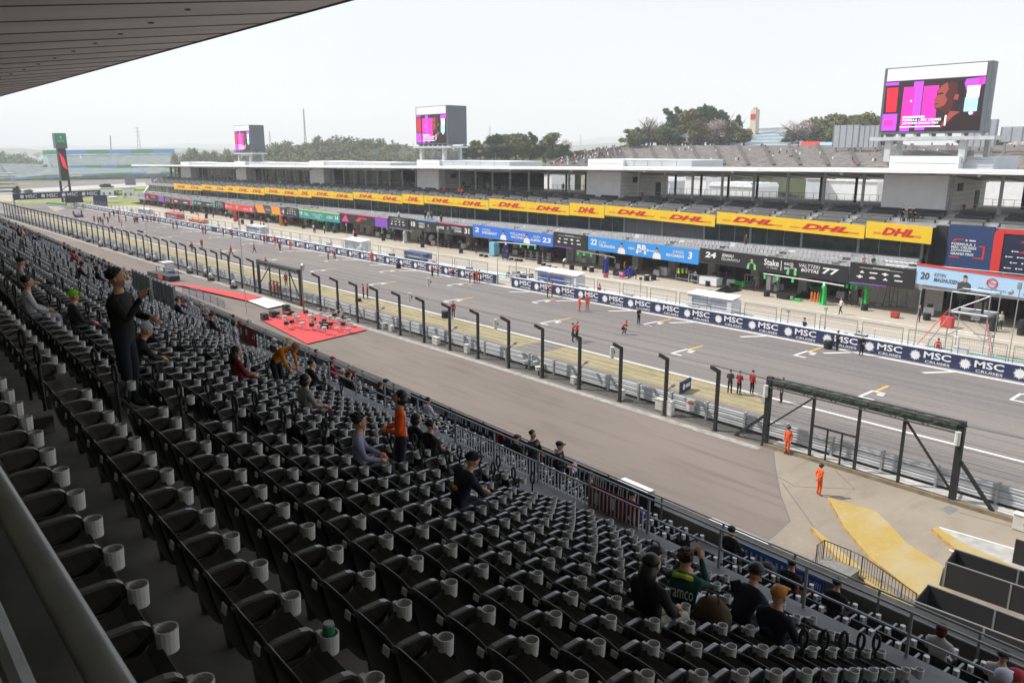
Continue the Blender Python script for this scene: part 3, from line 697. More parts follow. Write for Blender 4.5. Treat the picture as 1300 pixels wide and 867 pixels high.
a = MB(); P = [f.at(.46 + .018 * math.cos(q * .5), .5 + .38 * math.sin(q * .5), .012) for q in range(1, 12)]; a.tube(P, .05, 4); f.slab(a, .44, .48, .2, .3, .01, .016); f.slab(a, .62, .63, .1, .25, .02, .024); f.slab(a, .75, .765, .1, .28, .02, .024); a.build('emblem', m_redp, t)
def clothban(label, x0, x1, y, z0, z1, m, mark, name='cloth_banner', motif=0):
    t = empty(name, S((x0 + x1) / 2, y, z0), label, 'banner'); f = Face(S(x0, y, z1), S(x1, y, z1), S(x0, y, z0), S(x1, y, z0), (0, -1, 0)); a = MB(); n = 14
    for i in range(n):
        d0, d1 = .012 * math.sin(i * 1.7), .012 * math.sin((i + 1) * 1.7)
        a.hexa([f.at(i / n, 0, d0 - .01), f.at((i + 1) / n, 0, d1 - .01), f.at((i + 1) / n, 0, d1), f.at(i / n, 0, d0), f.at(i / n, 1, -.01), f.at((i + 1) / n, 1, -.01), f.at((i + 1) / n, 1, 0), f.at(i / n, 1, 0)])
    a.build('cloth', m, t); a = MB()
    if motif == 0: f.text(a, mark, .06, .94, .25, .75, .03, mirror=True)
    else:
        f.slab(a, .12, .2, .45, .8, .02, .026); f.slab(a, .14, .18, .35, .44, .02, .026); f.slab(a, .44, .52, .5, .85, .02, .026); f.slab(a, .78, .84, .45, .55, .02, .026); f.slab(a, .9, .94, .4, .75, .02, .026)
    a.build('lettering', m_wht, t); return t
m_maroon = mat('m_maroon', (.27, .025, .03), .75, var=.15); m_bluec = mat('m_bluecloth', (.05, .17, .55), .7, var=.2)
clothban('dark red cloth banner tied to the picket railing', -11.2, -9.7, 12.06, 8.35, 9.15, m_maroon, '', motif=1)
clothban('dark red cloth banner on the walkway rail behind the orange jacket', -32.3, -30.4, 11.95, 8.6, 9.35, m_maroon, '', motif=1)
clothban('long light blue cloth banner on the front row seat backs', gy(930, 700, 15.5).x, gy(1000, 720, 15.5).x, 15.32, 6.95, 7.32, m_bluec, 'IIIIIIIIII')
clothban('short blue cloth banner right of the black bag on the front row', gy(1010, 725, 15.5).x, gy(1046, 745, 15.5).x, 15.32, 6.92, 7.28, mat('m_bluecloth2', (.03, .09, .4), .7, var=.2), 'IIII III IIII')
# ================================================================ TRACKSIDE FENCE, GUARDRAIL, GATES, APRON
m_fpost = mat('m_fencepost', (.016, .018, .018), .55, var=.3, scale=3)
m_cabinet = mat('m_cabinet', (.62, .61, .57), .6, var=.15, scale=2)
m_wire = mat('m_wire', (.05, .052, .055), .5, .3)
m_ledge2 = mat('m_slab', (.5, .49, .47), .85, var=.25, scale=1.3)
FYY = 41.4
fp = MB()
fp.box(-.1, .1, -.09, .09, 0, 4.0); fp.hexa([(-.1, -.09, 3.88), (.1, -.09, 3.88), (.1, .09, 4.02), (-.1, .09, 4.02), (-.1, -.86, 4.28), (.1, -.86, 4.28), (.1, -.82, 4.5), (-.1, -.82, 4.5)])
fp.box(-.16, .16, -.16, .16, 0, .05)
for z in (.5, 1.1, 1.7, 2.3, 2.9, 3.5): fp.box(-.09, .09, .075, .12, z, z + .06)
fpm = fp.mesh('fence_post', m_fpost)
px_ = [-8.6, -4.6, -.6, 3.4] + [-26.87 - 4.03 * k for k in range(0, 14)] + [-96.8 - 4.03 * k for k in range(0, 43)]
for i, x in enumerate(px_):
    o = bpy.data.objects.new('fence_post', fpm); COL.objects.link(o); o.location = (x, FYY, -1 + G(x))
    if x < -96: lab, g = 'black cranked fence post of the row beyond the far gate', 'fence posts beyond the far gate'
    elif x < -20: lab, g = 'black cranked fence post of the row between the two gates', 'fence posts between the gates'
    else: lab, g = 'black cranked fence post right of the big gate', 'fence posts right of the big gate'
    tag(o, lab, 'fence post', g)
mb = MB()
for z in (.35, .7, 1.0, 1.35, 1.65, 2.0, 2.3, 2.6, 2.9, 3.3):
    n = 40; P = [(-23.3 - 245 * i / n, FYY + .12, -1 + z + G(-23.3 - 245 * i / n)) for i in range(n + 1)]; mb.tube(P, .008, 3)
    mb.tube([(-12.6, FYY + .12, -1 + z), (6, FYY + .12, -1 + z)], .011, 3); mb.tube([(-23.3, FYY + .12, -1 + z), (-12.6, FYY + .12, -1 + z)], .009, 3)
mb.tube([(-23.3, FYY, 3.2), (-26.87, FYY - .68, 3.5)], .035, 4); mb.tube([(-12.6, FYY, 3.2), (-8.6, FYY - .68, 3.5), (4, FYY - .68, 3.5)], .035, 4)
P = [(-26.87 - 56 * i / 14, FYY - .7, 3.5 + G(-26.87 - 56 * i / 14)) for i in range(15)]; mb.tube(P, .01, 3)
P = [(-96.8 - 168 * i / 42, FYY - .7, 3.5 + G(-96.8 - 168 * i / 42)) for i in range(43)]; mb.tube(P, .01, 3)
mb.build('fence_wire', m_wire, label='thin steel wires strung along the cranked black fence posts', cat='wire')
# guardrail: three galvanised beams on posts
gr = empty('guardrail', (-100, 42.75, -1), 'long silver three-beam guardrail between the fence and the grass', 'guardrail')
mb = MB()
for zc in (-.62, -.28, .06):
    prof = [(.0, -.15), (.035, -.1), (.035, -.045), (.012, 0), (.035, .045), (.035, .1), (.0, .15)]
    xs = [25 - 9 * i for i in range(36)]; V = []
    for x in xs: V += [(x, 42.62 - y, zc + z + G(x)) for y, z in prof] + [(x, 42.65 - y, zc + z + G(x)) for y, z in prof[::-1]]
    n = 14; mb.add(V, [(i * n + k, i * n + (k + 1) % n, (i + 1) * n + (k + 1) % n, (i + 1) * n + k) for i in range(len(xs) - 1) for k in range(n)])
mb.build('beam', mat('m_armco', (.44, .455, .475), .6, .0, var=.18, scale=.7), gr)
pb = MB(); pb.box(-.09, .09, -.03, .1, 0, 1.32); pb.box(-.07, .07, -.17, -.03, .1, 1.3); pbm = pb.mesh('post', m_galv)
for k in range(100):
    x = 18 - 2.9 * k; o = bpy.data.objects.new('post', pbm); COL.objects.link(o); o.parent = gr; o.location = Vector((x, 42.7, -1 + G(x))) - Vector((-100, 42.75, -1))
sheet('fence_slab', -23.0, 30, 41.55, 42.55, -.88, m_ledge2); sheet('fence_gutter', -300, -23.6, 41.5, 42.97, -.985, mat('m_gutter', (.09, .088, .08), .9, var=.3))
mb = MB(); mb.box(-23.3, 20, 41.2, 41.54, -1.02, -.78); mb.build('fence_kerb', mat('m_fkerb', (.22, .18, .12), .9, var=.3, scale=2), kind='structure')
# gates
def gate(x0, x1, ys, label, verts, wicket):
    t = empty('track_gate', ((x0 + x1) / 2, FYY, -1 + G(x0)), label, 'gate'); z0 = -1 + G(x0); zt = z0 + 4.2
    for x in (x0, x1):
        a = MB(); a.box(x - .15, x + .15, FYY - .15, FYY + .15, z0, zt + .2); a.box(x - .19, x + .19, FYY - .19, FYY + .19, z0, z0 + .06); a.build('post', m_fpost, t)
    a = MB(); n = int(abs(x1 - x0) / .78)
    for dy, dz in ((-.25, .1), (.25, .1), (-.25, -.38), (.25, -.38)): a.tube([(x0, FYY + dy, zt + dz), (x1, FYY + dy, zt + dz)], .045, 6)
    for i in range(n):
        xa, xb = x0 + (x1 - x0) * i / n, x0 + (x1 - x0) * (i + 1) / n
        s = 1 if i % 2 else -1
        for dy in (-.25, .25): a.tube([(xa, FYY + dy, zt - .14 - .24 * s), (xb, FYY + dy, zt - .14 + .24 * s)], .028, 5)
        a.tube([(xa, FYY - .25, zt + .1), (xb, FYY + .25, zt + .1)], .02, 4)
    a.build('truss', m_fpost, t)
    a = MB(); a.box(min(x0, x1) + .2, max(x0, x1) - .2, FYY - .1, FYY + .18, zt - .34, zt + .06); a.build('rolled_cover', mat('m_greennet', (.075, .10, .07), .8, var=.4, scale=3), t)
    for x in verts:
        a = MB(); a.box(x - .075, x + .075, FYY - .06, FYY + .06, z0 + .1, zt - .36); a.build('upright', m_fpost, t)
    a = MB(); a.box(min(x0, x1), max(x0, x1), FYY - .04, FYY + .04, z0 + .12, z0 + .22); a.build('sill', m_fpost, t)
    a = MB(); wx0, wx1 = verts[0], verts[1]
    a.box(min(wx0, wx1), max(wx0, wx1), FYY - .04, FYY + .04, z0 + 2.05, z0 + 2.15)
    for q in (.36, .68): x = wx0 + (wx1 - wx0) * q; a.box(x - .04, x + .04, FYY - .04, FYY + .04, z0 + .2, z0 + 2.05)
    a.build('wicket_door', m_fpost, t)
    a = MB(); a.bar((x0, FYY, z0 + 1.2), (verts[0], FYY, zt - .4), .09); a.build('brace', m_fpost, t)
    a = MB(); a.bar((x1, FYY, z0 + .5), (verts[-1], FYY, zt - .4), .1); a.build('brace', m_fpost, t)
    return t
t = gate(-23.3, -12.64, FYY, 'big black gate with truss beam and wicket door, nearest the camera', [-20.42, -17.76, -15.37], True)
for a_, b_ in (((-23.45, 41.4, .9), (-25.5, 41.6, -1)), ((-12.5, 41.4, 1.3), (-10.6, 41.4, -1))):
    a = MB(); a.bar(a_, b_, .16); a.build('strut', m_fpost, t)
for x in (-23.3, -12.64):
    a = MB(); a.cyl((x - .05, 41.1, 2.2), .14, .7, 10); a.build('horn_speaker', m_cabinet, t, smooth=False)
t = gate(-95.3, -83.9, FYY, 'smaller looking black truss gate far along the fence beside the lamp pole', [-92.0, -89.2, -86.6], True)
# things hung on or standing by the fence
def cabinet(px, py, w, d, h, label, z=0., m=None, grp=None):
    p = gG(px, py, -1); t = empty('cabinet', (p.x, p.y, p.z + z), label, 'cabinet', grp); a = MB(); a.box(p.x - w / 2, p.x + w / 2, p.y - d / 2, p.y + d / 2, p.z + z + .05, p.z + z + h); a.box(p.x - w / 2 - .03, p.x + w / 2 + .03, p.y - d / 2 - .04, p.y + d / 2 + .03, p.z + z + h, p.z + z + h + .04)
    a.build('case', m or m_cabinet, t); a = MB(); a.box(p.x - w / 2 + .06, p.x + w / 2 - .06, p.y - d / 2 - .012, p.y - d / 2, p.z + z + .12, p.z + z + h - .08); a.box(p.x + w / 4, p.x + w / 4 + .03, p.y - d / 2 - .03, p.y - d / 2 - .012, p.z + z + h * .45, p.z + z + h * .6); a.build('door', m or m_cabinet, t); return t
cabinet(486, 417, .5, .35, .55, 'white cabinet at the fence foot, left of a pair'); cabinet(497, 420, .5, .35, .55, 'white cabinet at the fence foot, right of a pair')
cabinet(554, 437, .8, .4, .7, 'wide white cabinet on a black base between two fence posts'); cabinet(593, 448, .45, .35, .8, 'narrow white cabinet at the fence foot left of the lens cases')
cabinet(728, 487, .4, .3, .55, 'small cream box at the foot of the post behind the red shirts'); cabinet(789, 507, .42, .35, .75, 'cream box on the slab behind the guardrail sign'); cabinet(838, 520, .62, .4, .8, 'cream cabinet beside a taller one at the fence foot'); cabinet(850, 527, .5, .4, 1.05, 'tall cream cabinet at the fence foot, right of the shorter one')
cabinet(1294, 672, .55, .4, .8, 'white box at the fence foot by the right edge of the yard')
r = random.Random(9)
for i, (px, py) in enumerate([(663, 461), (672, 466), (681, 469), (690, 472), (668, 468), (684, 476)]):
    p = gG(px, py, -1); t = empty('flood_lamp', p, 'cream flood lamp head in the cluster of six under a fence post', 'flood lamp', 'six flood lamps clustered at the fence foot'); a = MB()
    a.cyl((p.x, p.y, p.z), .06, .5, 6); a.build('stem', m_fpost, t); a = MB(); a.cyl((p.x, p.y - .1, p.z + .45), .2, .32, 10, r2=.25); a.build('lamp_head', m_cabinet, t)
for px, py, lab in ((629, 411, 'white horn speaker on a fence post left of the flood lamps'), (777, 447, 'white horn speaker on a fence post near the small grass sign'), (520, 377, 'white horn speaker on a fence post beyond the red carpet'), (544, 358, 'pale box fixed high on a fence post by the pit wall gap')):
    p = gy(px, py, FYY - .25); t = empty('horn_speaker', (p.x, p.y, p.z - .4), lab, 'speaker'); a = MB(); a.cyl((p.x, p.y, p.z - .4), .16, .8, 10); a.build('case', m_cabinet, t); a = MB(); a.box(p.x - .03, p.x + .03, p.y + .1, p.y + .3, p.z - .1, p.z + .1); a.build('clamp', m_fpost, t)
# camera pods on arms, track side of posts
for k in (1, 3, 5, 7, 10):
    x = -26.87 - 4.03 * k; p = Vector((x, FYY + .5, .9)); t = empty('camera_pod', p, ['grey camera pod on an arm behind the fence post, first from the big gate', 'grey camera pod on an arm behind the fence post, second from the big gate', 'grey camera pod on an arm, third from the big gate', 'grey camera pod on an arm, fourth from the big gate', 'grey camera pod on an arm nearest the far gate'][(1, 3, 5, 7, 10).index(k)], 'camera')
    a = MB(); a.tube([(x, FYY + .08, .7), (x + .1, FYY + .5, .95)], .03, 5); a.build('arm', m_fpost, t); a = MB(); a.ball((x + .12, FYY + .6, 1.05), (.17, .2, .15), 8, 6); a.build('pod', mat('m_pod', (.35, .36, .37), .5), t, smooth=True)
# stage lights (moving heads on black cases)
for i, (px, py) in enumerate([(88, 298), (98, 302), (112, 307), (128, 313), (147, 318), (166, 323), (188, 330), (197, 332), (241, 347), (262, 351), (268, 356), (297, 366)]):
    p = gG(px, py, -1); t = empty('stage_light', p, 'white headed stage light on a black case along the far fence', 'stage light', 'stage lights along the far fence'); a = MB(); a.box(p.x - .45, p.x + .45, p.y - .35, p.y + .35, p.z, p.z + .42); a.build('case', m_black, t); a = MB(); a.box(p.x - .35, p.x - .28, p.y - .1, p.y + .1, p.z + .42, p.z + .95); a.box(p.x + .28, p.x + .35, p.y - .1, p.y + .1, p.z + .42, p.z + .95); a.build('yoke', m_cabinet, t); a = MB(); a.ball((p.x, p.y, p.z + .82), (.28, .3, .3), 8, 6); a.build('lamp_head', m_cabinet, t, smooth=True)
p = gG(213, 346, -1); t = empty('control_booth', p, 'white equipment booth with blue skirt and two black legs by the far fence', 'booth'); a = MB(); a.box(p.x - 1, p.x + 1, p.y - .7, p.y + .7, p.z + .35, p.z + 1.6); a.box(p.x - 1.1, p.x + 1.1, p.y - .8, p.y + .8, p.z + 1.6, p.z + 1.68); a.build('case', m_cabinet, t); a = MB(); a.box(p.x - 1.02, p.x + 1.02, p.y - .72, p.y + .72, p.z, p.z + .35); a.build('skirt', mat('m_blueskirt', (.05, .1, .3), .7), t); a = MB(); [a.box(p.x + q, p.x + q + .12, p.y - .76, p.y - .72, p.z + .1, p.z + .9) for q in (.5, .8)]; a.build('panel', m_black, t)
# dark stage front with red square, crowd barriers
q0, q1 = gG(194, 350, -1), gG(222, 357, -1); t = empty('presentation_stage', (q0 + q1) / 2, 'low black presentation stage with a red square on its side, start of the runner', 'stage'); a = MB(); a.bar(q0 + Vector((0, 0, .45)), q1 + Vector((0, 0, .45)), 1.5, .6); a.build('platform', m_black, t)
a = MB(); c = (q0 * .35 + q1 * .65); a.box(c.x - .9, c.x + .9, c.y - .86, c.y - .82, c.z + .2, c.z + .7); a.build('emblem', m_redp, t); a = MB(); a.tube([q0 + Vector((0, .6, .6)), q0 + Vector((0, .6, 1.4)), q1 + Vector((0, .6, 1.4)), q1 + Vector((0, .6, .6))], .05, 5); a.build('rail', m_black, t)
bar_ = [(232, 372), (241, 375), (250, 378.5), (259, 382), (268, 385.5), (277, 389), (286, 392.5)]
for i in range(len(bar_) - 1):
    a_, b_ = gG(*bar_[i], -1), gG(*bar_[i + 1], -1); b_ = a_ + (b_ - a_) * .95
    t = empty('crowd_barrier', a_, 'blue grey crowd barrier section of the line beside the red runner', 'barrier', 'crowd barriers beside the runner'); a = MB()
    U = Vector((0, 0, 1)); a.tube([a_ + U * .1, a_ + U * 1.1, b_ + U * 1.1, b_ + U * .1], .025, 5); a.tube([a_ + U * .2, b_ + U * .2], .02, 4); a.build('frame', mat('m_bluebar', (.12, .15, .24), .5), t); a = MB()
    for k in range(1, 12): c = a_ + (b_ - a_) * (k / 12); a.box(c.x - .01, c.x + .01, c.y - .01, c.y + .01, c.z + .2, c.z + 1.1)
    a.build('picket', MATS['m_bluebar'], t)
# lamp pole with camera head, thin mast
p = gz(386, 398, -1); t = empty('camera_pole', p, 'grey pole with a camera head and orange foot behind the red carpet', 'pole'); a = MB(); a.tube([p, p + Vector((0, 0, 5.6))], .09, 8); a.build('pole', mat('m_polegrey', (.25, .25, .25), .5), t); a = MB(); a.tube([p, p + Vector((0, 0, 1.5))], .11, 8); a.build('sleeve', mat('m_orangebrown', (.35, .12, .05), .7), t); a = MB(); h = p + Vector((.15, 0, 5.4)); a.ball(h + Vector((.25, 0, .0)), (.3, .25, .25), 8, 6); a.tube([h + Vector((.35, 0, .1)), h + Vector((.35, 0, -.55))], .1, 6); a.build('camera_head', m_galv, t)
for px, py, hh, lab in ((313, 397, 13, 'thin grey wireless mast behind the far gate'), (190, 330, 11, 'thin grey wireless mast far along the fence'),):
    p = gG(px, py, -1); t = empty('radio_mast', p, lab, 'mast'); a = MB(); a.tube([p, p + Vector((0, 0, hh * .6)), p + Vector((0, 0, hh))], [.05, .04, .02], 5); a.build('pole', m_galv, t); a = MB(); a.box(p.x - .08, p.x + .08, p.y - .08, p.y + .08, p.z + hh * .75, p.z + hh * .8); a.build('antenna', m_galv, t)
# drum band gear on the carpet
m_drum = mat('m_drum', (.6, .6, .62), .35, var=.1); m_cym = mat('m_cymbal', (.45, .36, .15), .3, .8)
def drum(p, i, lab):
    t = empty('drum', p, lab, 'drum', 'drums and stands on the red carpet'); a = MB(); 
    a.cyl((0, 0, .45), .24, .3, 12); a.build('shell', m_drum if i % 3 else m_black, t, local=True); a = MB()
    for k in range(3): a.tube([(.05 * math.cos(k * 2.1), .05 * math.sin(k * 2.1), .45), (.3 * math.cos(k * 2.1), .3 * math.sin(k * 2.1), 0)], .018, 4)
    a.build('stand', m_galv, t, local=True); a = MB(); a.tube([(.25, .1, 0), (.28, .12, 1.05)], .015, 4); a.cyl((.28, .12, 1.05), .24, .015, 10); a.build('cymbal', m_cym, t, local=True); return t
protos = None
pts = [(353, 404), (362, 409), (371, 403), (378, 410), (389, 402), (394, 408), (399, 412), (408, 404), (412, 414), (419, 409), (425, 406), (430, 412), (437, 409), (443, 414), (371, 415), (384, 418), (396, 419), (404, 421), (364, 417), (412, 424), (420, 418), (375, 407), (436, 418)]
for i, q in enumerate(pts):
    p = gz(*q, -.97)
    if i < 2: d = drum(p, i, 'drum with cymbal on a stand, one of the band kit spread on the red carpet'); protos = (protos or []) + [d]
    else: d = copy_tree(protos[i % 2]); d.location = p
    d.rotation_euler = (0, 0, i * 1.3)
for px, py, lab in ((336, 405, 'black speaker cabinet at the left corner of the red carpet'), (347, 402, 'second black speaker cabinet at the left corner of the red carpet'), (364, 399, 'black amplifier with red screen at the back of the red carpet'), (411, 416, 'small black monitor speaker in the middle of the red carpet')):
    p = gz(px, py, -.97); t = empty('speaker_cabinet', p, lab, 'speaker'); a = MB(); a.box(p.x - .4, p.x + .4, p.y - .3, p.y + .3, p.z, p.z + (1.1 if 'screen' in lab else .65)); a.build('case', m_black, t); a = MB(); a.box(p.x - .33, p.x + .33, p.y - .325, p.y - .302, p.z + .08, p.z + .55); a.build('grille', mat('m_grille', (.05, .05, .055), .6) if 'screen' not in lab else m_maroon, t)
for i, (px, py) in enumerate([(416, 402), (425, 404), (432, 406), (428, 421), (442, 422)]):
    p = gz(px, py, -.97); t = empty('folding_chair', p, 'grey folding chair at the back edge of the red carpet', 'chair', 'folding chairs on the red carpet'); a = MB(); a.box(p.x - .22, p.x + .22, p.y - .22, p.y + .22, p.z + .43, p.z + .46); a.build('seat', m_galv, t); a = MB(); a.box(p.x - .22, p.x + .22, p.y + .2, p.y + .23, p.z + .6, p.z + .85); a.build('backrest', m_galv, t); a = MB()
    for sx in (-.2, .2): a.bar((p.x + sx, p.y - .25, p.z), (p.x + sx, p.y + .22, p.z + .85), .025); a.bar((p.x + sx, p.y + .25, p.z), (p.x + sx, p.y - .18, p.z + .45), .025)
    a.build('leg_frame', m_galv, t)
# small sign on the grass
t = empty('verge_sign', gz(877, 497, 0), 'small navy sign with white emblem standing on the dry grass', 'sign'); tl, tr, bl, br = gz(862, 500, 0) , gz(876, 493.5, 0), gz(862, 500, 0), gz(876, 493.5, 0)
a0, a1 = gz(864, 500, .004), gz(877, 493, .004); dv = (a1 - a0).normalized(); nv = Vector((dv.y, -dv.x, 0)); nv = nv if nv.dot(Vector((-a0.x, -a0.y, 0))) > 0 else -nv; f = Face(a0 + Vector((0, 0, .85)), a1 + Vector((0, 0, .85)), a0, a1, nv); a = MB(); f.slab(a, 0, 1, 0, 1, -.12, 0); a.build('board', mat('m_mscnavy', (.020, .030, .085), .6, var=.08), t); a = MB(); f.disc(a, .3, .5, .22, .012); f.slab(a, .5, .9, .35, .65, .01, .014); a.build('emblem', m_wht, t)
for px, py, lab in ((800, 352, ''),): pass
p = Vector((-29.6, 43.05, -.7)); t = empty('guardrail_sign', p, 'small white and orange notice on the guardrail behind the cream cabinets', 'sign'); a = MB(); a.box(p.x - .3, p.x + .35, 42.40, 42.43, -.55, .15); a.build('board', m_wht, t); a = MB(); a.box(p.x - .2, p.x + .3, 42.375, 42.398, -.1, .08); a.build('stripe', mat('m_orangep', (.7, .2, .03), .6), t)
# stairwell enclosures at the near right
m_hoard = mat('m_hoard', (.014, .015, .017), .75, var=.15, scale=1.2); m_hpost = mat('m_hoardpost', (.2, .2, .2), .5)
def enclosure(c, label, h=1.1):
    t = empty('stairwell_enclosure', (c[0] + c[1]) / 2 * 1.0 - Vector((0, 0, 1.1)), label, 'enclosure'); z0, z1 = -1.0, .1
    nl, fl, nr, fr = c; dn = (nr - nl).normalized(); L = 14.0; nr2 = nl + dn * L; fr2 = fl + (fr - fl).normalized() * L
    for nm, a_, b_ in (('side_panel', nl, nr2), ('side_panel', fl, fr2), ('end_panel', nl, fl)):
        m = MB(); m.bar(Vector((a_.x, a_.y, (z0 + z1) / 2)), Vector((b_.x, b_.y, (z0 + z1) / 2)), .06, z1 - z0); m.build(nm, m_hoard, t)
    for k in range(7):
        for a_, b_ in ((nl, nr2), (fl, fr2)):
            p = a_ + (b_ - a_) * (k / 6); m = MB(); m.box(p.x - .035, p.x + .035, p.y - .05, p.y + .05, z0, z1 + .03); m.build('post', m_hpost, t)
    m = MB(); m.tube([Vector((*p.xy, z1 + .02)) for p in (nr2, nl, fl, fr2)], .03, 5); m.build('cap_rail', m_hpost, t)
    m = MB(); m.add([Vector((*p.xy, -.97)) for p in (nl, nr2, fr2, fl)], [(0, 1, 2, 3)]); m.build('stair_floor', m_black, t)
enclosure([gz(*p, .1) for p in [(1161.5, 763), (1178.8, 742), (1300, 815), (1300, 787)]], 'open topped black stairwell enclosure nearest the grandstand')
enclosure([gz(*p, .1) for p in [(1202, 713), (1213.5, 697), (1300, 745.5), (1300, 725)]], 'open topped black stairwell enclosure standing on the yellow kerb')
p = gz(1284, 717, -1); t = empty('hoarding_board', p, 'plain dark grey hoarding board at the right edge above the enclosures', 'board'); a = MB(); a.box(p.x, p.x + 4, p.y, p.y + .08, -.9, .25); a.build('panel', m_hoard, t); a = MB(); a.box(p.x - .02, p.x + 4, p.y - .02, p.y + .1, -.96, -.9); [a.box(p.x + q, p.x + q + .08, p.y - .25, p.y + .3, -1, -.93) for q in (.2, 3.4)]; a.build('foot', m_wht, t)
# black picketed ramp railing
base = [(1034.6, 722), (1043.8, 715.5), (1077, 728), (1092, 734), (1117.7, 751), (1143, 761.6), (1161.5, 768.5)]
B = [gz(*q, -1) for q in base]; t = empty('ramp_railing', B[1], 'black picketed ramp railing with a small gate beside the near yellow kerb', 'railing')
hs = [1.15, 1.15, 1.1, 1.05, 1.0, .75, .55]
m_bk = mat('m_blackrail', (.02, .021, .022), .4)
for i in range(len(B) - 1):
    if i == 2: nm = 'latch_panel'
    else: nm = 'rail_panel'
    a_, b_ = B[i], B[i + 1]; h0, h1 = hs[i], hs[i + 1]; a = MB(); U = Vector((0, 0, 1))
    a.tube([a_, a_ + U * h0, b_ + U * h1, b_], .028, 5); a.tube([a_ + U * .15, b_ + U * .15], .02, 4); n = max(2, int((b_ - a_).length / .13))
    for k in range(1, n): c = a_ + (b_ - a_) * (k / n); h = h0 + (h1 - h0) * k / n; a.box(c.x - .009, c.x + .009, c.y - .009, c.y + .009, c.z + .15, c.z + h)
    a.build(nm, m_bk, t)
a = MB(); a.bar(B[1] + Vector((.2, -.6, .25)), B[3] + Vector((0, -.7, .25)), 1.0, .5); a.build('ramp_block', mat('m_rampblock', (.2, .19, .17), .9, var=.25), t)
# ================================================================ PIT WALL AND PIT LANE
m_msc = MATS['m_mscnavy']; m_grey = mat('m_lightgrey', (.5, .51, .52), .6, var=.12, scale=2); m_pale = mat('m_pale', (.70, .71, .72), .5, var=.08, scale=1.5)
m_ink = mat('m_emblemwhite', (.78, .78, .8), .5)
def star(f, mb, u, v, R, d):
    pts = []
    for k in range(32):
        r_ = R if k % 2 == 0 else R * .62
        if k % 4 == 2: r_ = R * .86
        a = 2 * math.pi * k / 32; pts.append((u + r_ / f.W * math.cos(a), v + r_ / f.Hh * math.sin(a)))
    mb.add([f.at(u, v, d)] + [f.at(p, q, d) for p, q in pts], [(0, 1 + k, 1 + (k + 1) % 32) for k in range(32)])
def wallpiece(x0, x1, label, period=3.68, phase=0.):
    xm = (x0 + x1) / 2; t = empty('pit_wall', (xm, 64.55, G(xm)), label, 'wall')
    n = max(1, int(abs(x1 - x0) / 12)); a = MB(); b = MB()
    for i in range(n):
        xa, xb = x0 + (x1 - x0) * i / n, x0 + (x1 - x0) * (i + 1) / n; ga, gb = G(xa), G(xb)
        a.hexa([(xa, 64.36, ga - .05), (xb, 64.36, gb - .05), (xb, 64.8, gb - .05), (xa, 64.8, ga - .05), (xa, 64.36, ga + 1.3), (xb, 64.36, gb + 1.3), (xb, 64.8, gb + 1.3), (xa, 64.8, ga + 1.3)])
        b.hexa([(xa, 64.30, ga + .12), (xb, 64.30, gb + .12), (xb, 64.355, gb + .12), (xa, 64.355, ga + .12), (xa, 64.30, ga + 1.26), (xb, 64.30, gb + 1.26), (xb, 64.355, gb + 1.26), (xa, 64.355, ga + 1.26)])
    a.build('wall', m_pale, t); b.build('hoarding', m_msc, t)
    a = MB(); x = x1 - .5 - phase
    while x - 3.4 > x0:
        xa, xb = x - 3.35, x
        f = Face((xa, 64.3, G(xa) + 1.26), (xb, 64.3, G(xb) + 1.26), (xa, 64.3, G(xa) + .12), (xb, 64.3, G(xb) + .12), (0, -1, 0))
        star(f, a, .17, .5, .47, .012); f.text(a, 'MSC', .36, .96, .40, .88, .012, bold=.025); f.text(a, 'CRUISES', .40, .95, .08, .26, .012, bold=.01)
        x -= period
    a.build('lettering', m_ink, t); return t
wallpiece(-72.5, 12, 'navy pit wall hoarding with white emblem and lettering, near stretch', phase=(12 - .5) - (-23.74 + 2.78) - 3.68 * 8)
wallpiece(-170, -75.5, 'navy pit wall hoarding with white lettering, middle stretch left of the gap')
wallpiece(-292, -170, 'pale blue pit wall hoarding with white lettering, far stretch')
# fence frames on the wall
fr = MB(); fr.tube([(0, 0, 0), (0, 0, 1.3), (3.3, 0, 1.3), (3.3, 0, 0)], .042, 5); fr.tube([(0, 0, .5), (3.3, 0, .5)], .026, 4); frm = fr.mesh('frame', mat('m_frame', (.27, .285, .30), .45, .4))
mesh_ = MB()
for k in range(12): mesh_.tube([(.03, 0, .1 + k * .1), (3.27, 0, .1 + k * .1)], .004, 3)
for k in range(20): mesh_.tube([(.1 + k * .162, 0, 0), (.1 + k * .162, 0, 1.3)], .004, 3)
mshm = mesh_.mesh('wire_mesh', m_wire)
k = 0; x = -10
while x > -285:
    if not (-76.5 < x < -70):
        t = empty('wall_fence_panel', (x - 3.3, 64.6, G(x) + 1.3), 'grey framed fence panel on top of the pit wall', 'fence panel', 'fence panels on the pit wall')
        o = bpy.data.objects.new('frame', frm); COL.objects.link(o); o.parent = t
        if x > -100:
            o = bpy.data.objects.new('wire_mesh', mshm); COL.objects.link(o); o.parent = t
    x -= 3.75; k += 1
